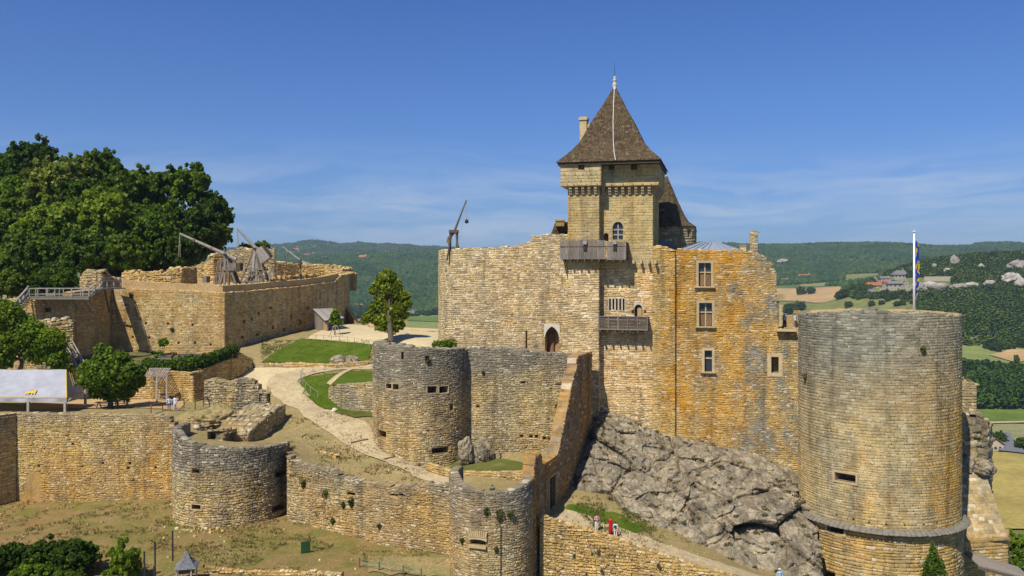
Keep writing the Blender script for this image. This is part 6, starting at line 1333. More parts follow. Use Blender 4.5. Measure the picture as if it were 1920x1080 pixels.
for i in range(7):
    V, Q = leaf_cloud(rand_lobes(40+i, 95 if i < 5 else 40, 1, .95, .185 if i < 5 else .19), 13500 if i < 5 else 9000, .084, 60+i, .35); CROWNS.append(np_mesh('crown', V, Q, M_LEAF))
def trunk_mesh(h, r, seed, spread, mat=M_BARK):
    """tapered trunk with limbs reaching into the crown, base at the origin"""
    g = random.Random(seed); mb = MB(); p = Vector((0, 0, 0)); n = 5; pts = [p]
    for i in range(n): p = p+Vector((g.uniform(-.06, .06)*spread, g.uniform(-.06, .06)*spread, h/n)); pts.append(p)
    for i in range(n): mb.tube(pts[i], pts[i+1], r*(1-.13*i), r*(1-.13*(i+1)), 8)
    for k in range(7):
        b = pts[2+k % 4]; a = g.uniform(0, 6.28); e = b+Vector((math.cos(a)*spread*g.uniform(.25, .5), math.sin(a)*spread*g.uniform(.25, .5), spread*g.uniform(.15, .5))); m = b.lerp(e, .5)+Vector((0, 0, .08*spread))
        mb.tube(b, m, r*.45, r*.3, 6); mb.tube(m, e, r*.3, r*.1, 5)
    return mb
def tree(px, py, rp, Y, label, mat=M_LEAF, base=None, cat='tree', group=None, crown=None, squash=1.0, name='tree', seed=None):
    c = at(px, py, Y); rad = rp/F*Y; seed = seed if seed is not None else int(px*7+py)
    zb = base if base is not None else float(vh(np.array([c.x]), np.array([c.y]))[0])-.3
    zb = min(max(zb, c.z-rad*3.2), c.z-rad*.6)
    r = thing(name, Vector((c.x, c.y, zb)), label, cat, group)
    o = trunk_mesh(c.z-zb, max(.12, rad*.085), seed, rad).build('trunk', M_BARK, r, local=True)
    me = crown or CROWNS[seed % 5]
    k = link('crown', me, r, local=True); k.location = (0, 0, c.z-zb); k.scale = (rad, rad, rad*squash); k.rotation_euler = (0, 0, seed*1.3)
    if mat is not None: k.material_slots[0].link = 'OBJECT'; k.material_slots[0].material = mat
    return r
GF = 'trees of the left wood'
FT = [(0, 330, 50, 196, M_LEAF4, 'tree cut by the left edge under the skyline'), (62, 312, 52, 192, M_LEAF4, 'highest dark tree of the wood on the far left skyline'), (105, 352, 56, 178, M_LEAF2, 'pale yellow-green flowering tree high in the wood'), (160, 330, 44, 186, M_LEAF2, 'second pale tree just right of the flowering one'),
      (190, 322, 42, 190, M_LEAF4, 'dark pointed tree at the middle of the skyline'), (232, 362, 46, 184, M_LEAF, 'green tree sloping down behind the skyline gap'), (282, 385, 44, 190, M_LEAF4, 'bluish tree left of the airy oak'),
      (318, 345, 33, 186, M_LEAF4, 'left half of the airy oak crown on the skyline'), (362, 352, 44, 184, M_LEAF, 'airy oak standing highest at the right of the wood'), (398, 400, 38, 182, M_LEAF4, 'rightmost tree of the wood above the trebuchets'), (372, 430, 46, 176, M_LEAF4, 'shaded tree behind the trebuchet arm'),
      (20, 420, 58, 168, M_LEAF, 'bright tree low at the left edge'), (112, 425, 55, 164, M_LEAF5, 'light green tree in the middle of the wood'), (200, 412, 58, 168, M_LEAF5, 'broad light green tree behind the curved inner wall'), (290, 440, 52, 168, M_LEAF, 'green tree left of the first trebuchet'),
      (60, 485, 55, 154, M_LEAF4, 'dark tree above the timber walkway'), (155, 480, 50, 156, M_LEAF4, 'shady tree behind the ruined terrace corner'), (235, 478, 44, 158, M_LEAF, 'lower tree behind the curved inner wall'), (330, 470, 42, 165, M_LEAF4, 'dark tree right behind the curved inner wall'), (0, 520, 46, 142, M_LEAF4, 'dark tree at the left edge above the stair'), (105, 520, 36, 140, M_LEAF4, 'small dark tree just behind the walkway'),
      (260, 340, 30, 192, M_LEAF, 'thin tree on the skyline between the dark and the airy oak'), (30, 375, 52, 182, M_LEAF5, 'bright tree below the highest one'), (160, 385, 50, 176, M_LEAF, 'green tree in the centre of the wood'), (255, 420, 46, 176, M_LEAF5, 'fresh green tree above the curved inner wall'), (335, 415, 46, 178, M_LEAF, 'green tree under the airy oak'), (70, 445, 46, 160, M_LEAF5, 'fresh green tree left in the wood above the walkway'), (15, 535, 30, 130, M_LEAF, 'leafy bush behind the timber stair'), (70, 538, 26, 132, M_LEAF4, 'dark bush behind the walkway railing'), (120, 532, 28, 134, M_LEAF, 'leafy bush behind the right end of the walkway'), (410, 440, 26, 178, M_LEAF4, 'small overhanging tree at the right end of the wood')]
for px, py, rp, Y, mt_, lab in FT: tree(px, py, rp, Y, lab, mt_, group=GF, squash=1.08, crown=CROWNS[5+(px % 2)] if 'oak' in lab else None)
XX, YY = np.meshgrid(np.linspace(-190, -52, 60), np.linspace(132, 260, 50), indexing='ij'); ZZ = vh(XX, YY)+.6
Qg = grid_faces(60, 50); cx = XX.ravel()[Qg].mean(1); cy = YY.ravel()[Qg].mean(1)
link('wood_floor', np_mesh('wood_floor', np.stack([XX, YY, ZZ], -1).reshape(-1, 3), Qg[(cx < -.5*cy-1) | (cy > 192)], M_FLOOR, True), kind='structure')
tree(460, 470, 16, 190, 'bright little bush behind the dark back wall', M_LEAF5, base=26, cat='bush'); tree(492, 470, 20, 188, 'olive green tree behind the tall trebuchet', M_LEAF3, base=26)
# undergrowth filling the wood
V, Q = leaf_cloud([(at(px, py, Y).x, Y, at(px, py, Y).z, r, r*.8, r*.7) for px, py, Y, r in ((40, 500, 160, 6), (110, 470, 166, 6), (180, 470, 164, 6), (250, 470, 168, 6), (310, 480, 172, 6), (350, 465, 176, 5), (20, 450, 175, 7), (80, 400, 184, 7), (150, 400, 184, 7), (230, 420, 182, 7), (300, 420, 186, 6), (390, 450, 180, 4), (0, 380, 195, 7))], 40000, .6, 99, .3)
o = link('undergrowth', np_mesh('undergrowth', V, Q, M_LEAF), kind='stuff'); o['label'] = 'dark undergrowth between the trees of the wood'
# lone linden in the court
def custom_tree(name, label, base, Y, lobes_px, n, size, mat, trunk_r, cat='tree', trunk_to=None, lean=0, seed=5, shell=.45):
    r = thing(name, base, label, cat)
    lobes = []
    for px, py, rp in lobes_px:
        c = at(px, py, Y)-base; rad = rp/F*Y; lobes.append((c.x, c.y+random.uniform(-.4, .4)*rad, c.z, rad, rad, rad*.85))
    V, Q = leaf_cloud(lobes, n, size, seed, shell); link('crown', np_mesh('crown', V, Q, mat), r, local=True)
    mb = MB(); t = Vector(lobes[0][:3]) if trunk_to is None else at(trunk_to[0], trunk_to[1], Y)-base; m = t*.5+Vector((lean, 0, 0))
    mb.tube((0, 0, -.2), m, trunk_r, trunk_r*.75, 9); mb.tube(m, t, trunk_r*.75, trunk_r*.4, 8)
    for l in lobes: e = Vector(l[:3]); s = m.lerp(t, random.uniform(0, .9)); mb.tube(s, s.lerp(e, .9), trunk_r*.35, trunk_r*.1, 6)
    mb.build('trunk', M_BARK, r, local=True); return r
custom_tree('linden_tree', 'lone lumpy green tree in the sand court', gz(733, 637, 20.15), 126, [(722, 575, 17), (718, 522, 12), (732, 520, 12), (726, 512, 9), (742, 533, 11), (708, 534, 10), (700, 545, 8), (728, 540, 14), (745, 548, 12), (758, 555, 11), (764, 568, 9), (735, 560, 14), (718, 558, 13), (752, 575, 12), (742, 582, 14), (700, 585, 11), (690, 594, 10), (683, 602, 7), (708, 598, 14), (725, 600, 16), (745, 598, 13), (758, 590, 9), (735, 615, 13), (715, 612, 11), (750, 610, 9), (700, 572, 8)], 12500, .3, M_LEAF3, .42, trunk_to=(727, 560), seed=17)
yt = custom_tree('young_tree', 'young tree propped by stakes before the shed', gz(627, 630, 19.7), 137, [(629, 592, 9), (624, 600, 7), (634, 603, 8), (629, 584, 6)], 700, .3, M_LEAF5, .09, seed=18)
sk = thing('tree_stakes', gz(629, 632, 19.7), 'tripod of pale stakes around the young tree', 'stakes')
for dx in (-1.2, 0, 1.2): MB().bar(gz(629, 632, 19.7)+Vector((dx, .3*abs(dx), -.1)), gz(629, 632, 19.7)+Vector((dx*.1, 0, 1.9)), .08).build('stake', M_WOODP, sk)
custom_tree('shade_tree', 'dense round tree shading the picnic tables', Vector((at(208, 765, 101).x, 101, 13.6)), 101, [(208, 700, 40), (180, 705, 28), (235, 700, 30), (200, 675, 26), (190, 655, 12), (225, 675, 22), (170, 690, 18), (250, 715, 20), (180, 735, 16), (230, 730, 24), (205, 740, 14), (262, 695, 13)], 15000, .25, M_LEAF, .3, seed=19, trunk_to=(208, 715))
custom_tree('leaning_tree', 'leafy tree at the left edge behind the awning', at(30, 720, 109), 109, [(20, 590, 30), (55, 625, 34), (95, 640, 30), (20, 640, 34), (110, 670, 22), (70, 660, 26), (0, 600, 26), (40, 605, 22), (125, 690, 14), (0, 670, 30), (10, 575, 18)], 15000, .27, M_LEAF5, .35, seed=20, trunk_to=(50, 650), shell=.4)
custom_tree('fruit_tree', 'small fruit tree in the vegetable garden', GG(307, 666), 126, [(303, 645, 6), (311, 642, 6), (307, 638, 5), (300, 640, 4)], 260, .28, M_LEAF5, .07, seed=21)
def hedge(name, label, a, b, h, w, n, size, mat, cat='hedge', seed=3, group=None):
    r = thing(name, a, label, cat, group); L = (b-a).length; k = max(2, int(L/w*1.5)); lobes = []
    for i in range(k): p = (b-a)*((i+.5)/k); lobes.append((p.x, p.y, p.z+h*.5+random.uniform(-.08, .08)*h, w*.75, w*.62, h*.56))
    V, Q = leaf_cloud(lobes, n, size, seed, .55); link('foliage', np_mesh('foliage', V, Q, mat), r, local=True)
    mb = MB()
    for i in range(0, k, 2): p = (b-a)*((i+.5)/k); mb.tube(p, p+UP*h*.7, .06, .03, 5)
    mb.build('stems', M_BARK, r, local=True); return r
hedge('hedge', 'clipped hedge along the sloping garden wall', at(374, 692, 109.6), at(441, 668, 117.2), 1.5, 1.1, 4200, .2, M_HEDGE); hedge('hedge', 'low hedge above the pergola', at(272, 690, 111.5), at(330, 692, 110), 1.2, 1.1, 2400, .2, M_HEDGE, seed=4)
hedge('hedge', 'round bush at the corner of the garden wall', at(345, 697, 109.3), at(362, 697, 108.9), 1.9, 1.4, 2200, .2, M_HEDGE, seed=5)
for k, (px, py, lab) in enumerate(((292, 672, 'leafy vegetable clump near the fruit tree'), (325, 677, 'leafy vegetable clump in the garden middle'), (352, 680, 'low green rows before the hedge'), (285, 664, 'green clump at the terrace wall foot'), (275, 683, 'green clump at the left end of the garden'))):
    hedge('vegetable_patch', lab, GG(px, py), GG(px+18, py), .45, .6, 500, .16, M_LEAF5, 'plants', 30+k, 'vegetables in the garden')
# big bushes in the lower left corner
Gout = lambda px, py: gp(px, py, g_out, 62, 100)
for k, (px, py, rp, Y, lab) in enumerate(((20, 1048, 40, 71, 'dark bush filling the lower left corner'), (85, 1045, 44, 71.5, 'broad bush left of the bush row middle'), (140, 1045, 42, 71, 'rounded bush at the right end of the bush row'), (60, 1085, 40, 69, 'bright lower bush at the bottom edge'), (120, 1095, 36, 68.5, 'bush touching the bottom edge beside the stones'))):
    tree(px, py, rp, Y, lab, M_HEDGE if k != 3 else M_LEAF5, base=4.2, cat='bush', group='bushes in the lower left corner', name='bush', squash=.85)
tree(232, 1055, 30, 70, 'spindly young tree beside the black stakes', M_LEAF5, base=4.4, crown=CROWNS[5], squash=1.5, name='sapling'); tree(215, 1085, 26, 69, 'low leafy bush under the spindly tree', M_LEAF5, base=4.2, cat='bush', name='bush')
# cypress before the tower
cy_ = at(1752, 1080, 79); r = thing('cypress', cy_-UP*4, 'dark pointed cypress in front of the artillery tower base', 'tree'); lob = []
for k in range(12): t = k/11; lob.append((-.15+.1*math.sin(k), 0, 4+3.0*t-.2, .95*(1-t)**.8+.08, .95*(1-t)**.8+.08, .5))
for k in range(6): t = k/5; lob.append((.72, .1, 3.9+1.6*t, .5*(1-t)+.07, .5*(1-t)+.07, .4))
lob.append((0, 0, 3.2, 1.1, 1.1, 1.2)); lob.append((0, 0, 1.6, 1.1, 1.1, 1.2))
V, Q = leaf_cloud(lob, 6500, .13, 5, .4); link('crown', np_mesh('crown', V, Q, M_LEAF4), r, local=True); MB().tube((0, 0, 0), (0, 0, 5), .18, .08, 7).build('trunk', M_BARK, r, local=True)
for px, py, rp, Y, lab, mt_ in ((1902, 1035, 40, 118, 'leafy tree top right of the slab buttress', M_LEAF5), (1935, 1075, 46, 112, 'tree top cut by the right edge at the bottom', M_LEAF), (1885, 1085, 36, 116, 'lower tree top below the slab buttress', M_LEAF)): tree(px, py, rp, Y, lab, mt_, group='trees below the buttress')
# tufts growing from the walls
def tuft(p, r, n, lab, mat=M_TUFT, size=.1, seed=1, grp='plants rooted in the walls'):
    o = thing('wall_plant', p, lab, 'plant', grp); V, Q = leaf_cloud([(0, -.05, 0, r, r*.5, r*1.1), (0, 0, -r*.9, r*.5, r*.35, r*.8)], n, size, seed, .3); link('foliage', np_mesh('foliage', V, Q, mat), o, local=True)
for k, (pth, px, py, rr_, lab) in enumerate(((bp, 912, 957, .38, 'left tuft of ferns on the front bastion'), (bp, 936, 962, .6, 'largest fern tuft in the middle of the front bastion'), (bp, 956, 962, .4, 'right fern tuft on the front bastion'), (bp, 868, 1012, .3, 'small tuft left of the gun slot'), (bp, 930, 1028, .25, 'tiny tuft right under the gun slot'), (btp, 1512, 705, .45, 'tuft on the left side of the artillery tower'), (btp, 1730, 655, .4, 'tuft in the crack of the artillery tower'),
    (fcp, 612, 922, .45, 'tuft high on the left of the curtain wall'), (fcp, 660, 940, .5, 'hanging weeds under the middle loophole'), (fcp, 645, 945, .35, 'weeds beside the middle loophole'), (fcp, 570, 905, .5, 'dry shrub near the left end of the curtain wall'), (fcp, 625, 975, .35, 'weeds low on the curtain wall'), (fcp, 712, 985, .3, 'weeds under the curtain wall bulge'), (tp_, 246, 552, .5, 'green bush near the top of the terrace wall'), (tp_, 323, 617, .35, 'small weed halfway up the terrace wall'), (cup, 906, 698, .25, 'weed high on the grey curtain wall'), (mtp, 803, 676, .4, 'weed below the rim of the middle tower'), (cup, 1045, 760, .35, 'weed near the cross wall coping'))):
    u, z = pth.uz(px, py); tuft(pth.p3(u, z, .1), rr_*.75, int(90+200*rr_), lab, seed=k+3)
hedge('shrub', 'green shrub growing on the middle tower top', Vector((at(815, 645, 99).x, 100, 20.9)), Vector((at(850, 640, 101).x, 101.5, 20.9)), 1.0, .9, 1400, .17, M_LEAF5, 'shrub', 41)
# single trees out in the valley
GV = 'single trees on the pasture'
def vtree(px, py, rp, lab, mat=M_LEAF4, squash=1, cat='tree', y0=330):
    p = vp(px, py, y0); rad = rp/F*p.y; tree(px, py-rp*.75, rp, p.y, lab, mat, base=p.z-.5, group=GV, squash=squash)
for px, py, rp, lab in ((1591, 577, 8, 'round tree alone on the pasture left of the hamlet'), (1612, 562, 7, 'round tree on the slope below the white house'), (1634, 575, 7, 'low round tree just above the tower rim'), (1653, 572, 6, 'small tree left of the paired ones'), (1664, 566, 6, 'tree below the hamlet wall'), (1682, 575, 7, 'left tree of the pair beside the flagpole'), (1692, 573, 7, 'right tree of the pair beside the flagpole'), (1502, 553, 10, 'bushy tree in the ploughed field'), (1520, 552, 9, 'second bushy tree in the ploughed field'), (1482, 590, 14, 'dark tree behind the broken facade'), (1500, 584, 12, 'dark tree left of the tower rim'), (1875, 832, 14, 'tree beside the cream house'), (1920, 845, 16, 'tree cut by the right edge beside the road'), (1868, 660, 12, 'round tree left in the field row'), (1890, 655, 13, 'round tree in the middle of the field row'), (1912, 652, 12, 'round tree at the right of the field row')): vtree(px, py, rp, lab)
p = vp(1906, 692); tree(1906, 676, 5.5, p.y, 'tall narrow poplar beside the small ploughed strip', M_LEAF4, base=p.z, squash=2.6)
for k, (px, py, rp) in enumerate(((1585, 552, 12), (1600, 546, 13), (1620, 547, 12), (1575, 556, 10), (1660, 553, 10), (1675, 556, 10), (1690, 552, 10), (1640, 556, 8))): vtree(px, py+rp*.6, rp, ['dark tree at the left of the hamlet grove', 'large tree in the hamlet grove', 'tree behind the white house', 'lowest left tree of the hamlet grove', 'tree under the hamlet terrace', 'second tree under the hamlet terrace', 'tree under the hamlet terrace next to the flagpole', 'tree directly below the white house'][k])
# ------------------------------------------------------------------ far houses
def cm(name, c, var=.15): return plain(name, c, .85, var, .4)
W_CREAM = cm('cream_plaster', (.52, .42, .27)); W_STONE = cm('village_stone', (.40, .34, .25)); W_WHITE = cm('white_plaster', (.66, .63, .58)); W_PINK = cm('pink_plaster', (.55, .40, .30))
T_RED = cm('red_tiles', (.36, .13, .06)); T_BROWN = cm('brown_tiles', (.20, .12, .08)); T_GREY = cm('grey_slates', (.17, .16, .155))
def house(px, py, w, h, hr, label, wm, rm, depth=.8, wins=3, Y=None, rz=0.0, cat='house', hip=False, door=False):
    """w,h,hr: width, wall height and roof height in photograph pixels; py: foot"""
    p = vp(px, py) if Y is None else at(px, py, Y); s = p.y/F; W, H, HR = w*s, h*s, hr*s; D = W*depth
    r = thing('house', p, label, cat, 'houses of the valley'); X = Vector((math.cos(rz), math.sin(rz), 0)); Yv = Vector((-X.y, X.x, 0)); c = p+Yv*D/2
    MB().frame(c+UP*(H/2-1), X, Yv, UP, W/2, D/2, H/2+1).build('walls', wm, r)
    o = .06*W; mb = MB(); k = W*.28 if hip else 0
    a, b, cc, d = [c+X*sx*(W/2+o)+Yv*sy*(D/2+o)+UP*(H-.1) for sx, sy in ((-1, -1), (1, -1), (1, 1), (-1, 1))]; e, f = c-X*(W/2+o-k)+UP*(H+HR), c+X*(W/2+o-k)+UP*(H+HR)
    mb.poly([a, b, f, e]); mb.poly([cc, d, e, f]); mb.poly([b, cc, f]); mb.poly([d, a, e]); mb.poly([d, cc, b, a])
    ro = mb.build('roof', rm, r); MB().box(e.lerp(f, .8)+UP*HR*.05, W*.06, W*.06, HR*.7).build('chimney', wm, ro)
    for i in range(wins):
        t = (i+.5)/wins-.5; MB().frame(c-Yv*(D/2+.02)+X*(W*t)+UP*H*.58, X, Yv, UP, W*.04+.2, .05, H*.17).build('window', M_GLASS, r)
    if door: MB().frame(c-Yv*(D/2+.04)+X*W*.1+UP*1.1, X, Yv, UP, .6, .05, 1.1).build('door', M_WOODB, r)
HS = [(1691, 523, 28, 8, 8, 'château of the hamlet with grey hipped roof on the hilltop', W_STONE, T_GREY, .5, 4, True), (1683, 541, 34, 9, 5, 'long stone house below the château', W_STONE, T_GREY, .35, 4, False), (1666, 540, 13, 9, 6, 'gabled stone house with red roof in the hamlet', W_CREAM, T_RED, 1, 2, False), (1642, 541, 26, 6, 6, 'wide red-roofed house at the left of the hamlet', W_STONE, T_RED, .5, 3, False), (1700, 540, 7, 12, 4, 'square hamlet tower with grey cap', W_STONE, T_GREY, 1, 1, True), (1642, 530, 6, 7, 5, 'tiny pointed turret behind the red roofs', W_STONE, T_GREY, 1, 1, True), (1661, 527, 18, 5, 4, 'low grey-roofed barn left of the château', W_STONE, T_GREY, .5, 2, False), (1637, 553, 18, 5, 6, 'white house with grey roof below the hamlet', W_WHITE, T_GREY, .5, 3, True),
      (1511, 523, 22, 5, 4, 'orange house at the wood edge', W_PINK, T_RED, .5, 3, False), (1473, 531, 13, 5, 4, 'small white house left of the orange one', W_WHITE, T_BROWN, .6, 2, False), (1507, 531, 12, 3, 3, 'low brown roof right of the small white house', W_STONE, T_BROWN, .6, 2, False),
      (1809, 646, 13, 7, 7, 'left farmhouse with brown roof on the valley edge', W_STONE, T_BROWN, 1, 2, False), (1829, 647, 13, 8, 6, 'right farmhouse with brown roof on the valley edge', W_CREAM, T_BROWN, 1, 2, False), (1852, 637, 11, 3, 4, 'red-roofed barn behind the farmhouses', W_STONE, T_RED, .6, 1, False),
      (555, 471, 9, 3, 3, 'highest hillside house behind the small siege engine', W_CREAM, T_RED, .7, 1, False), (576, 482, 10, 3, 3, 'hillside house right of the small siege engine', W_PINK, T_RED, .7, 1, False), (607, 487, 10, 3, 3, 'pink hillside house in the wood', W_PINK, T_BROWN, .7, 1, False), (680, 487, 13, 5, 4, 'hillside house with red roof above the lone tree', W_WHITE, T_RED, .7, 2, False), (665, 531, 9, 3, 3, 'pale house beside the terrace end', W_CREAM, T_BROWN, .7, 1, False),
      (768, 577, 24, 2, 4, 'long orange-roofed barn beyond the lone tree', W_CREAM, T_RED, .3, 2, False), (787, 569, 14, 2, 4, 'orange-roofed shed above the long barn', W_CREAM, T_RED, .4, 1, False), (812, 571, 26, 2, 4, 'brown-roofed barn beside the court wall', W_STONE, T_BROWN, .3, 2, False), (770, 556, 12, 3, 3, 'house among trees at the hill foot', W_WHITE, T_RED, .6, 1, False), (768, 594, 16, 6, 5, 'white gabled house right of the lone tree', W_WHITE, T_GREY, .8, 2, False), (672, 578, 13, 4, 4, 'brown-roofed house at the terrace end', W_STONE, T_RED, .7, 1, False)]
for px, py, w, h, hr, lab, wm, rm, dp, wn, hp in HS: house(px, py, w, h, hr, lab, wm, rm, dp, wn, hip=hp)
p = vp(1866, 846); nh = thing('house', p, 'cream gabled house beside the road below the ruin', 'house', 'houses of the valley'); W, H, D = 9.5, 3.6, 14
mb = MB(); A = [p+Vector((-W/2, 0, -1)), p+Vector((W/2, 0, -1)), p+Vector((W/2, 0, H)), p+Vector((0, 0, H+3.2)), p+Vector((-W/2, 0, H))]; mb.prism(A, (0, D, 0)); mb.build('walls', W_CREAM, nh)
for s in (-1, 1): MB().prism([p+Vector((0, -.8, H+3.55)), p+Vector((s*(W/2+.9), -.8, H-.35)), p+Vector((s*(W/2+.9), -.8, H-.05)), p+Vector((0, -.8, H+3.9))], (0, D+1.4, 0)).build('roof', T_BROWN, nh)
for dx in (-2.6, .2, 2.8): MB().box(p+Vector((dx, -.03, 1.7)), 1.3, .06, 1.4).build('window', M_GLASS, nh)
# hamlet walls and cliffs
for a, b, z, lab in (((1733, 527), (1785, 527), 6, 'long ruined terrace wall right of the flagpole'), ((1650, 545), (1706, 545), 3, 'retaining wall below the hamlet'), ((1705, 542), (1735, 545), 5, 'pale wall between hamlet and cliff')):
    p, q = vp(*a), vp(*b); o = MB().bar(p+UP*z/2, q+UP*z/2, 2, z+3).build('stone_wall', W_STONE); tag(o, lab, 'wall')
M_CLIFF = plain('pale_cliff', (.34, .30, .24), .95, .45, .12, bump=.8)
for k, (px, py, rp, lab, sq) in enumerate(((1790, 502, 8, 'tall pale crag on the ridge', (.8, .8, 1.4)), (1752, 510, 5, 'single pale crag above the terrace wall', (.8, .8, 1.2)), (1776, 517, 5, 'crag at the right end of the terrace wall', (1, .8, 1)), (1745, 543, 7, 'first pale cliff below the terrace wall', (1.6, .8, .7)), (1765, 546, 7, 'second pale cliff below the terrace wall', (1.5, .8, .7)), (1722, 548, 8, 'ochre cliff just right of the flagpole', (1.3, .8, .9)), (1800, 548, 8, 'grey cliff band in the wood', (1.6, .8, .8)), (1822, 545, 7, 'grey cliff band further right', (1.4, .8, .9)), (1855, 543, 7, 'small cliff in the wood near the right edge', (1.2, .8, 1)), (1895, 535, 11, 'largest pale cliff near the right edge', (1.2, .8, 1.1)), (1908, 510, 12, 'pale cliff high at the right edge', (1.3, .8, .9)), (1915, 545, 9, 'cliff cut by the right edge', (1, .8, 1.2)), (1468, 494, 5, 'pale rock patch on the far hillside', (1.5, .6, .8)), (1840, 510, 5, 'lone crag in the wood', (.8, .8, 1.2)))):
    p = vp(px, py, 900, 5200); boulder('cliff', p+UP*7, rp*1.35/F*p.y, lab, 50+k*3, M_CLIFF, 'cliff', 'cliffs of the ridge', sq, 4)
# cars by the road
def far_car(px, py, lab, mat):
    p = vp(px, py); r = thing('parked_car', p, lab, 'car'); X = Vector((1, 0, 0))
    MB().prism([p+Vector((-2.1, 0, .35)), p+Vector((2.1, 0, .35)), p+Vector((2.1, 0, .85)), p+Vector((1.3, 0, .95)), p+Vector((.6, 0, 1.45)), p+Vector((-1.2, 0, 1.45)), p+Vector((-1.9, 0, .95)), p+Vector((-2.1, 0, .9))], (0, 1.7, 0)).build('body', mat, r)
    for dx in (-1.3, 1.3):
        for dy in (0, 1.6): MB().tube(p+Vector((dx, dy, .33)), p+Vector((dx, dy+.15, .33)), .33, .33, 12).build('wheel', M_IRON, r)
    MB().prism([p+Vector((-1.1, -.02, 1.0)), p+Vector((1.1, -.02, 1.0)), p+Vector((.55, -.02, 1.38)), p+Vector((-1.05, -.02, 1.38))], (0, .03, 0)).build('side_window', M_GLASS, r)
far_car(1906, 851, 'dark car parked beside the road', M_IRON); far_car(1893, 818, 'dark blue car parked near the cream house', plain('blue_car_paint', (.04, .06, .12), .3, .05)); far_car(1845, 598 if False else 640, 'white van parked left of the farmhouses', M_WHITE)
# ------------------------------------------------------------------ people
def cloth(name, c): return plain(name, c, .85, .08, 6)
SKIN = plain('skin', (.50, .30, .20), .6, .05)
def body_mat(name, shirt, legs, shoe=(.05, .04, .03), sleeve=.60):
    m, n = newmat(name); o = n.n('TexCoord').outputs['Object']; s = n.n('SeparateXYZ', {0: o}); z = s.outputs[2]; ax = n.m('ABSOLUTE', s.outputs[0])
    c = n.ramp(z, [(0, shoe), (.045, legs), (.52, shirt), (.825, (.50, .30, .20))], 'CONSTANT')
    arm = n.m('MULTIPLY', n.m('GREATER_THAN', ax, .135), n.m('LESS_THAN', z, sleeve)); arm = n.m('MULTIPLY', arm, n.m('GREATER_THAN', z, .38)); n.out(n.mix(arm, c, (.50, .30, .20)), .8, None, spec=.1); return m
def person(loc, h, rz, label, shirt, legs, hair=(.05, .03, .02), pose='stand', dress=None, bag=None, hat=None):
    r = thing('person', loc, label, 'person'); r.rotation_euler.z = rz; r.scale = (h, h, h)
    J = {'pel': (0, 0, .52), 'wst': (0, 0, .60), 'chs': (0, 0, .74), 'nek': (0, .0, .835), 'hed': (0, -.008, .90), 'top': (0, -.004, .955)}
    sit = pose == 'sit'
    for s, k in ((-1, 'l'), (1, 'r')):
        J['sh'+k] = (s*.105, 0, .80); J['hp'+k] = (s*.055, 0, .50)
        if sit: J['kn'+k] = (s*.07, -.25, .50); J['an'+k] = (s*.07, -.25, .26); J['to'+k] = (s*.075, -.33, .24); J['el'+k] = (s*.15, -.06, .65); J['wr'+k] = (s*.10, -.2, .60); J['ha'+k] = (s*.08, -.26, .60)
        else:
            J['kn'+k] = (s*.062, -.015+.02*s, .28); J['an'+k] = (s*.065, .012+.03*s, .04); J['to'+k] = (s*.075, -.07+.03*s, .018)
            if pose == 'camera': J['el'+k] = (s*.15, -.07, .68); J['wr'+k] = (s*.07, -.15, .82); J['ha'+k] = (s*.035, -.17, .87)
            elif pose == 'folded': J['el'+k] = (s*.15, -.02, .65); J['wr'+k] = (s*.05, -.14, .68); J['ha'+k] = (-s*.02, -.15, .69)
            else: J['el'+k] = (s*.15, .01, .645); J['wr'+k] = (s*.165, -.03, .50); J['ha'+k] = (s*.165, -.05, .44)
    E = [('pel', 'wst'), ('wst', 'chs'), ('chs', 'nek'), ('nek', 'hed'), ('hed', 'top')]
    for k in 'lr': E += [('chs', 'sh'+k), ('sh'+k, 'el'+k), ('el'+k, 'wr'+k), ('wr'+k, 'ha'+k), ('pel', 'hp'+k), ('hp'+k, 'kn'+k), ('kn'+k, 'an'+k), ('an'+k, 'to'+k)]
    RD = {'pel': (.085, .065), 'wst': (.075, .055), 'chs': (.095, .06), 'nek': (.032, .034), 'hed': (.046, .056), 'top': (.034, .042), 'sh': (.042, .042), 'el': (.028, .028), 'wr': (.02, .02), 'ha': (.024, .016), 'hp': (.06, .065), 'kn': (.04, .042), 'an': (.028, .03), 'to': (.026, .02)}
    ks = list(J); me = bpy.data.meshes.new('body'); me.from_pydata([J[k] for k in ks], [(ks.index(a), ks.index(b)) for a, b in E], [])
    o = link('body', me, r, local=True); md = o.modifiers.new('skin', 'SKIN'); md.use_smooth_shade = True
    for i, k in enumerate(ks):
        v = me.skin_vertices[0].data[i] if me.skin_vertices else None
        if v: v.radius = RD.get(k, RD.get(k[:2])); v.use_root = (k == 'pel')
    sb = o.modifiers.new('sub', 'SUBSURF'); sb.levels = 1; sb.render_levels = 2
    me.materials.append(body_mat('clothes', shirt, legs))
    hm = plain('hair', hair, .7, .1); V = []
    mb = MB().lathe([(.052, -.02), (.056, .02), (.05, .045), (.03, .062), (.004, .068)], (0, .006, .915), 12); mb.build('hair', hm, r, True, local=True)
    MB().box((0, -.066, .895), .012, .016, .022).build('nose', SKIN, r, local=True)
    if dress: MB().lathe([(.10, .06), (.085, .30), (.075, .50), (.062, .60), (.082, .72), (.07, .79), (.03, .81)], (0, 0, 0), 14).build('dress', cloth('dress_cloth', dress), r, True, local=True)
    if bag: MB().box((.0 if bag != 'side' else .17, .10 if bag != 'side' else .02, .68 if bag != 'side' else .55), .12, .07, .17).build('bag', cloth('bag_cloth', (.04, .04, .05)), r, local=True)
    if hat: MB().lathe([(.085, 0), (.085, .01), (.052, .015), (.045, .05), (.004, .055)], (0, 0, .94), 12).build('hat', cloth('hat_cloth', hat), r, True, local=True)
    return r
gl_ = lambda px, py: gl(px, py)+UP*.05
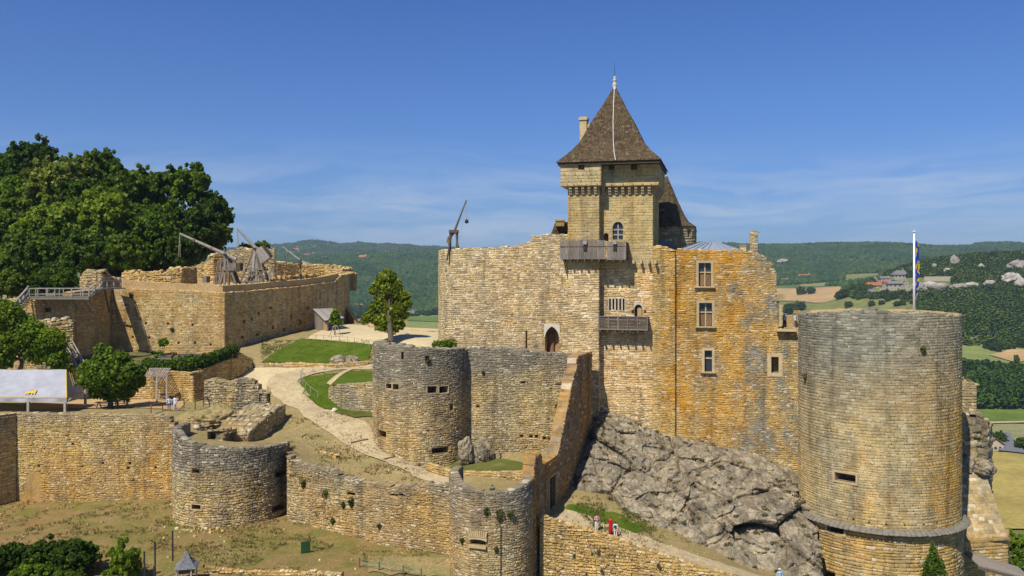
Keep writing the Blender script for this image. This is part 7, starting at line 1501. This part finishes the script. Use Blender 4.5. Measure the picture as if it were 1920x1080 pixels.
person(gl_(1119, 997), 1.68, R(20), 'person in pink shirt and white trousers looking down on the lower path', (.62, .28, .34), (.72, .70, .66), pose='folded')
person(gl_(1145, 1004), 1.70, R(-15), 'person in long red dress on the lower path', (.42, .01, .02), (.42, .01, .02), dress=(.45, .008, .018), bag='side', hair=(.07, .03, .015))
person(gl_(1154, 1008), 1.45, R(160), 'person in white shirt with backpack beside the red dress', (.70, .68, .65), (.70, .55, .52), bag='back')
person(Vector((at(923, 0, 79).x, 79, 8.62)), 1.72, R(10), 'person in dark green photographing from the front bastion', (.05, .10, .09), (.03, .03, .05), pose='camera')
person(G(317, 771)+UP*.05, 1.66, R(10), 'left of the couple in pale blue by the handrail', (.45, .55, .72), (.12, .13, .16), bag='side'); person(G(328, 770)+UP*.05, 1.70, R(-25), 'right of the couple in white shirt by the handrail', (.68, .70, .78), (.60, .62, .68))
person(Vector((at(1471, 0, 98.8).x, 98.8, zat(619, 97)+.12)), 1.72, R(-60), 'person in white with dark jacket behind the broken corner sill', (.55, .58, .62), (.05, .05, .06), hat=(.7, .7, .7)); person(Vector((at(1491, 0, 99.5).x, 99.5, zat(619, 97)+.12)), 1.68, R(40), 'person in pale blue standing close to the artillery tower', (.55, .65, .75), (.1, .12, .2))
zq_ = zat(486, 99)+.1
person(sd_(fs(1127, 1.7), 1.75)+UP*zq_, 1.62, R(0), 'person in white at the hoarding door', (.75, .72, .72), (.2, .2, .25)); person(sd_(fs(1133, 1.1), 1.1)+UP*zq_, 1.66, R(15), 'person in red at the hoarding door', (.55, .06, .08), (.15, .15, .2))
wz = zat(470, 105.6)-1.5
person(Vector((at(869, 0, 107.5).x, 107.5, wz)), 1.75, R(30), 'person in black beside the siege crane on the court wall', (.03, .03, .035), (.05, .05, .06), hair=(.4, .25, .18)); person(Vector((at(856, 0, 108).x, 108, wz-.35)), 1.6, R(10), 'person in red and white under the siege crane', (.55, .1, .1), (.1, .1, .12), hair=(.6, .55, .5))
person(Vector((at(898, 0, 107).x, 107, wz-.1)), 1.7, R(5), 'dark-haired person peeping over the court wall', (.1, .1, .12), (.1, .1, .1)); person(Vector((at(913, 0, 107).x, 107, wz)), 1.62, R(5), 'person with brown hair peeping over the court wall', (.5, .45, .4), (.1, .1, .1), hair=(.14, .08, .05))
person(G(214, 766)+UP*-.0, 1.7, R(100), 'person in grey sitting at the picnic table', (.35, .38, .42), (.10, .12, .2), pose='sit'); person(G(240, 763), 1.68, R(-80), 'person in blue sitting opposite at the picnic table', (.15, .2, .35), (.08, .08, .1), pose='sit')
person(gp(1462, 1103, g_low, 60, 95), 1.72, R(10), 'person with pale cap cut by the bottom edge', (.35, .5, .65), (.3, .3, .32), hat=(.65, .5, .45))
# ------------------------------------------------------------------ small things in the foreground
bh = thing('bird_turret', at(349, 1085, 69.5), 'tiny timber turret with pointed slate roof at the bottom edge', 'turret'); c = at(350, 1062, 69.5); s_ = 36/F*69.5/2
for dx in (-1, 1):
    for dy in (-1, 1): MB().bar(c+Vector((dx*s_*.75, dy*s_*.75, -1.6)), c+Vector((dx*s_*.75, dy*s_*.75, .05)), .1).build('post', M_WOODP, bh)
MB().box(c+UP*-.25, s_*1.5, s_*1.5, .3, .3).build('body', M_WOODD, bh)
rg_ = lambda f, z: [c+Vector((math.cos(R(45+90*k+14))*s_*1.55*f, math.sin(R(45+90*k+14))*s_*1.55*f, z)) for k in range(4)]
mb = MB(); pr = [(1, 0), (.62, .28), (.34, .62), (.02, 1.25)]; rs = [rg_(f, z) for f, z in pr]
for a, b in zip(rs[:-1], rs[1:]):
    for i in range(4): mb.poly([a[i], a[(i+1) % 4], b[(i+1) % 4], b[i]])
mb.poly(rs[0][::-1]); rf = mb.build('roof', M_SLATE, bh); roof_tiles(rf, pr, rg_, 4, .1, .09, 7, M_SLATE); MB().tube(c+UP*1.2, c+UP*1.45, .03, .01, 6).build('finial', M_IRON, bh)
for k, (px, y0, y1, lab) in enumerate(((271, 1034, 1085, 'black iron stake nearest the spindly tree'), (291, 1016, 1085, 'middle black iron stake'), (324, 995, 1052, 'tallest black iron stake left of the turret'), (289, 1062, 1085, 'short black stake at the bottom edge'), (241, 1050, 1085, 'leaning brown stake in the spindly tree'))):
    a = at(px, y1, 69.8); o = MB().bar(a, at(px-.5, y0, 69.8), .1).build('iron_stake', M_IRON if k < 4 else M_WOODB); tag(o, lab, 'stake', 'iron stakes')
kt = thing('archery_target', Gout(573, 1037), 'small dark green board target standing on the grass', 'target'); p = Gout(573, 1037)
MB().frame(p+UP*.55, Vector((.85, .5, 0)).normalized(), Vector((-.5, .85, 0)).normalized(), UP, .42, .05, .5).build('board', plain('green_board', (.03, .08, .03), .7, .3), kt); MB().prism([p+Vector((.0, .0, 1.05)), p+Vector((.4, .2, 1.05)), p+Vector((.32, .15, 1.6))], (0, .05, 0)).build('flag_tip', M_WOODB, kt); MB().bar(p+Vector((0, .06, 0)), p+Vector((0, .5, 0)), .05).build('foot', M_IRON, kt)
sheet('sand_patch', [Gout(690, 1075), Gout(845, 1082)], [Gout(692, 1042), Gout(845, 1050)], 30, 10, g_out, .09, M_SLOPE, label='bare sandy patch by the bastion')
rfn = thing('rope_barrier', Gout(675, 1062), 'green rope barrier on short posts before the sandy patch', 'barrier'); prev = None
for px, py in ((674, 1064), (711, 1071), (756, 1079), (790, 1085)):
    p = Gout(px, py); MB().bar(p, p+UP*.85, .09).build('post', M_WOODD, rfn)
    if prev:
        for z in (.78, .4): MB().tube(prev+UP*z, (prev+p)/2+UP*(z-.08), .03, .03, 5).tube((prev+p)/2+UP*(z-.08), p+UP*z, .03, .03, 5).build('rope', plain('green_rope', (.12, .25, .14), .8, .1), rfn)
    prev = p
ruin('ruined_wall', 'low crumbling wall at the bottom edge of the photo', [(380, 71.6), (470, 71.8), (600, 71.9), (640, 71.5)], 3.5, [(380, 1062), (410, 1068), (440, 1072), (520, 1074), (640, 1076)], S_SUNNY, seed=191, nind=150, ch=.2, bw=.3, thick=.5, ragged=.08)
ruin('ruined_wall', 'low stone line in the grass slope below the path', [(575, 93.5), (600, 92.6), (630, 92)], 9.5, [(575, 846), (600, 848), (630, 853)], S_SUNNY, seed=192, nind=60, ch=.22, bw=.35, thick=.5, ragged=.1)
# scattered stones on the slopes, too many to name: loose rubble
def rubble(name, gfun, region, n, s0, s1, mat, seed, label):
    g = np.random.default_rng(seed); px = g.uniform(region[0], region[2], n); py = g.uniform(region[1], region[3], n); P = []
    for a, b in zip(px, py): P.append(tuple(gfun(a, b)+UP*.03))
    P = np.array(P); a = g.uniform(0, 6.28, n); z = np.zeros(n); s = g.uniform(s0, s1, n)**1.5/(s1**.5)
    V, Q = stone_arrays(P, np.stack([np.cos(a), np.sin(a), z], 1), np.stack([-np.sin(a), np.cos(a), z], 1), np.tile([0, 0, 1.], (n, 1)), s, s*.7, s*.45, .3, .5)
    o = link(name, np_mesh(name, V, Q, mat), kind='stuff'); o['label'] = label
rubble('loose_stones', Gout, (0, 940, 840, 1075), 150, .08, .28, S_TERR[0], 5, 'loose pale stones scattered on the outer slope')
rubble('loose_stones', Gout, (330, 975, 420, 1000), 90, .1, .4, S_TERR[0], 8, 'stones fallen at the foot of the low tower')
rubble('loose_stones', G, (540, 790, 820, 905), 120, .08, .25, S_SUNNY[0], 6, 'small stones on the inner slope')
rubble('loose_stones', gl, (1060, 930, 1380, 1060), 160, .1, .35, S_RUIN[0], 7, 'small stones at the foot of the rock')
# plants rooted in the ledges of the rock
me_ = bpy.data.objects['crag_face'].data; g = np.random.default_rng(4); vi = g.choice(len(me_.vertices), 900, replace=False); lob = []
for i in vi:
    v = me_.vertices[int(i)]
    if v.normal.z > .62 or v.normal.z < -.62: q = v.co; r_ = g.uniform(.1, .32); lob.append((q.x, q.y-.05, q.z+.05, r_*1.5, r_, r_*.7))
lob = lob[:150]
if lob:
    V, Q = leaf_cloud(lob, 60*len(lob), .09, 12, .2); o = link('ledge_plants', np_mesh('ledge_plants', V, Q, leaf_mat('ledge_weeds', [(.05, .07, .012), (.12, .11, .03), (.22, .16, .06), (.30, .21, .09)])), kind='stuff'); o['label'] = 'dry weeds in the cracks of the rock face'
# grass tufts on the slopes
def grass_tufts(name, gfun, region, n, h, mat, seed, label, thr=-.05):
    g = np.random.default_rng(seed); P = []
    for _ in range(n):
        p = gfun(g.uniform(region[0], region[2]), g.uniform(region[1], region[3]))
        if noise.noise(p*.35) > thr: P.append(p)
    k = 5; P = np.repeat(np.array([tuple(p) for p in P]), k, 0); m_ = len(P); P[:, :2] += g.normal(0, .14, (m_, 2)); a = g.uniform(0, 6.28, m_); hh = h*g.uniform(.5, 1.4, m_); w = .05
    T = np.stack([np.cos(a), np.sin(a), 0*a], 1)*w; L = np.stack([g.normal(0, .35, m_)*hh, g.normal(0, .35, m_)*hh, hh], 1)
    V = np.stack([P-T, P+T, P+L+T*.3, P+L-T*.3], 1).reshape(-1, 3); o = link(name, np_mesh(name, V, np.arange(m_*4).reshape(-1, 4), mat), kind='stuff'); o['label'] = label
M_BLADE = leaf_mat('grass_blades', [(.19, .15, .045), (.23, .175, .06), (.27, .195, .075), (.30, .215, .085)])
M_BLADEG = leaf_mat('green_blades', [(.05, .09, .012), (.08, .13, .016), (.12, .17, .025), (.2, .2, .05)])
def fastg(hf, y0, y1):
    return lambda px, py: gp(px, py, hf, y0, y1, 160)
grass_tufts('dry_grass', fastg(g_out, 64, 98), (0, 936, 840, 1080), 3600, .16, M_BLADE, 2, 'dry grass tufts on the outer slope')
grass_tufts('green_grass', fastg(g_out, 64, 98), (60, 960, 760, 1060), 900, .13, M_BLADEG, 3, 'green grass tufts on the outer slope', .08)
grass_tufts('dry_grass', fastg(g_in, 78, 125), (540, 770, 830, 905), 2200, .16, M_BLADE, 4, 'dry grass tufts on the inner slope', .0)
grass_tufts('lawn_grass', fastg(g_in, 110, 150), (490, 638, 698, 686), 2600, .13, M_BLADEG, 5, 'short grass blades on the lawn', -.3)
grass_tufts('lawn_grass', fastg(g_in, 98, 125), (566, 694, 700, 784), 1600, .13, M_BLADEG, 6, 'short grass blades inside the path bend', -.1)
grass_tufts('verge_grass', lambda px, py: gp(px, py, g_low, 72, 90, 160), (1055, 945, 1230, 1000), 900, .16, M_BLADEG, 7, 'grass tufts along the lower path', -.25)
grass_tufts('dry_grass', lambda px, py: gp(px, py, g_low, 72, 90, 160), (1050, 930, 1330, 1040), 700, .18, M_BLADE, 8, 'dry grass tufts at the rock foot', -.1)
# ------------------------------------------------------------------ haze
mh = bpy.data.materials.new('haze_air'); mh.use_nodes = True; t = mh.node_tree; t.nodes.clear(); pv_ = t.nodes.new('ShaderNodeVolumePrincipled'); oo = t.nodes.new('ShaderNodeOutputMaterial'); t.links.new(pv_.outputs[0], oo.inputs['Volume'])
pv_.inputs['Color'].default_value = (.62, .78, 1, 1); pv_.inputs['Density'].default_value = .000065; pv_.inputs['Anisotropy'].default_value = .1
zmax = float(max(320, 0))
hz = MB().box((0, 5500, (zmax-140)/2), 26000, 13200, zmax+140).build('haze', mh, kind='stuff'); hz['label'] = 'thin blue haze over the valley'
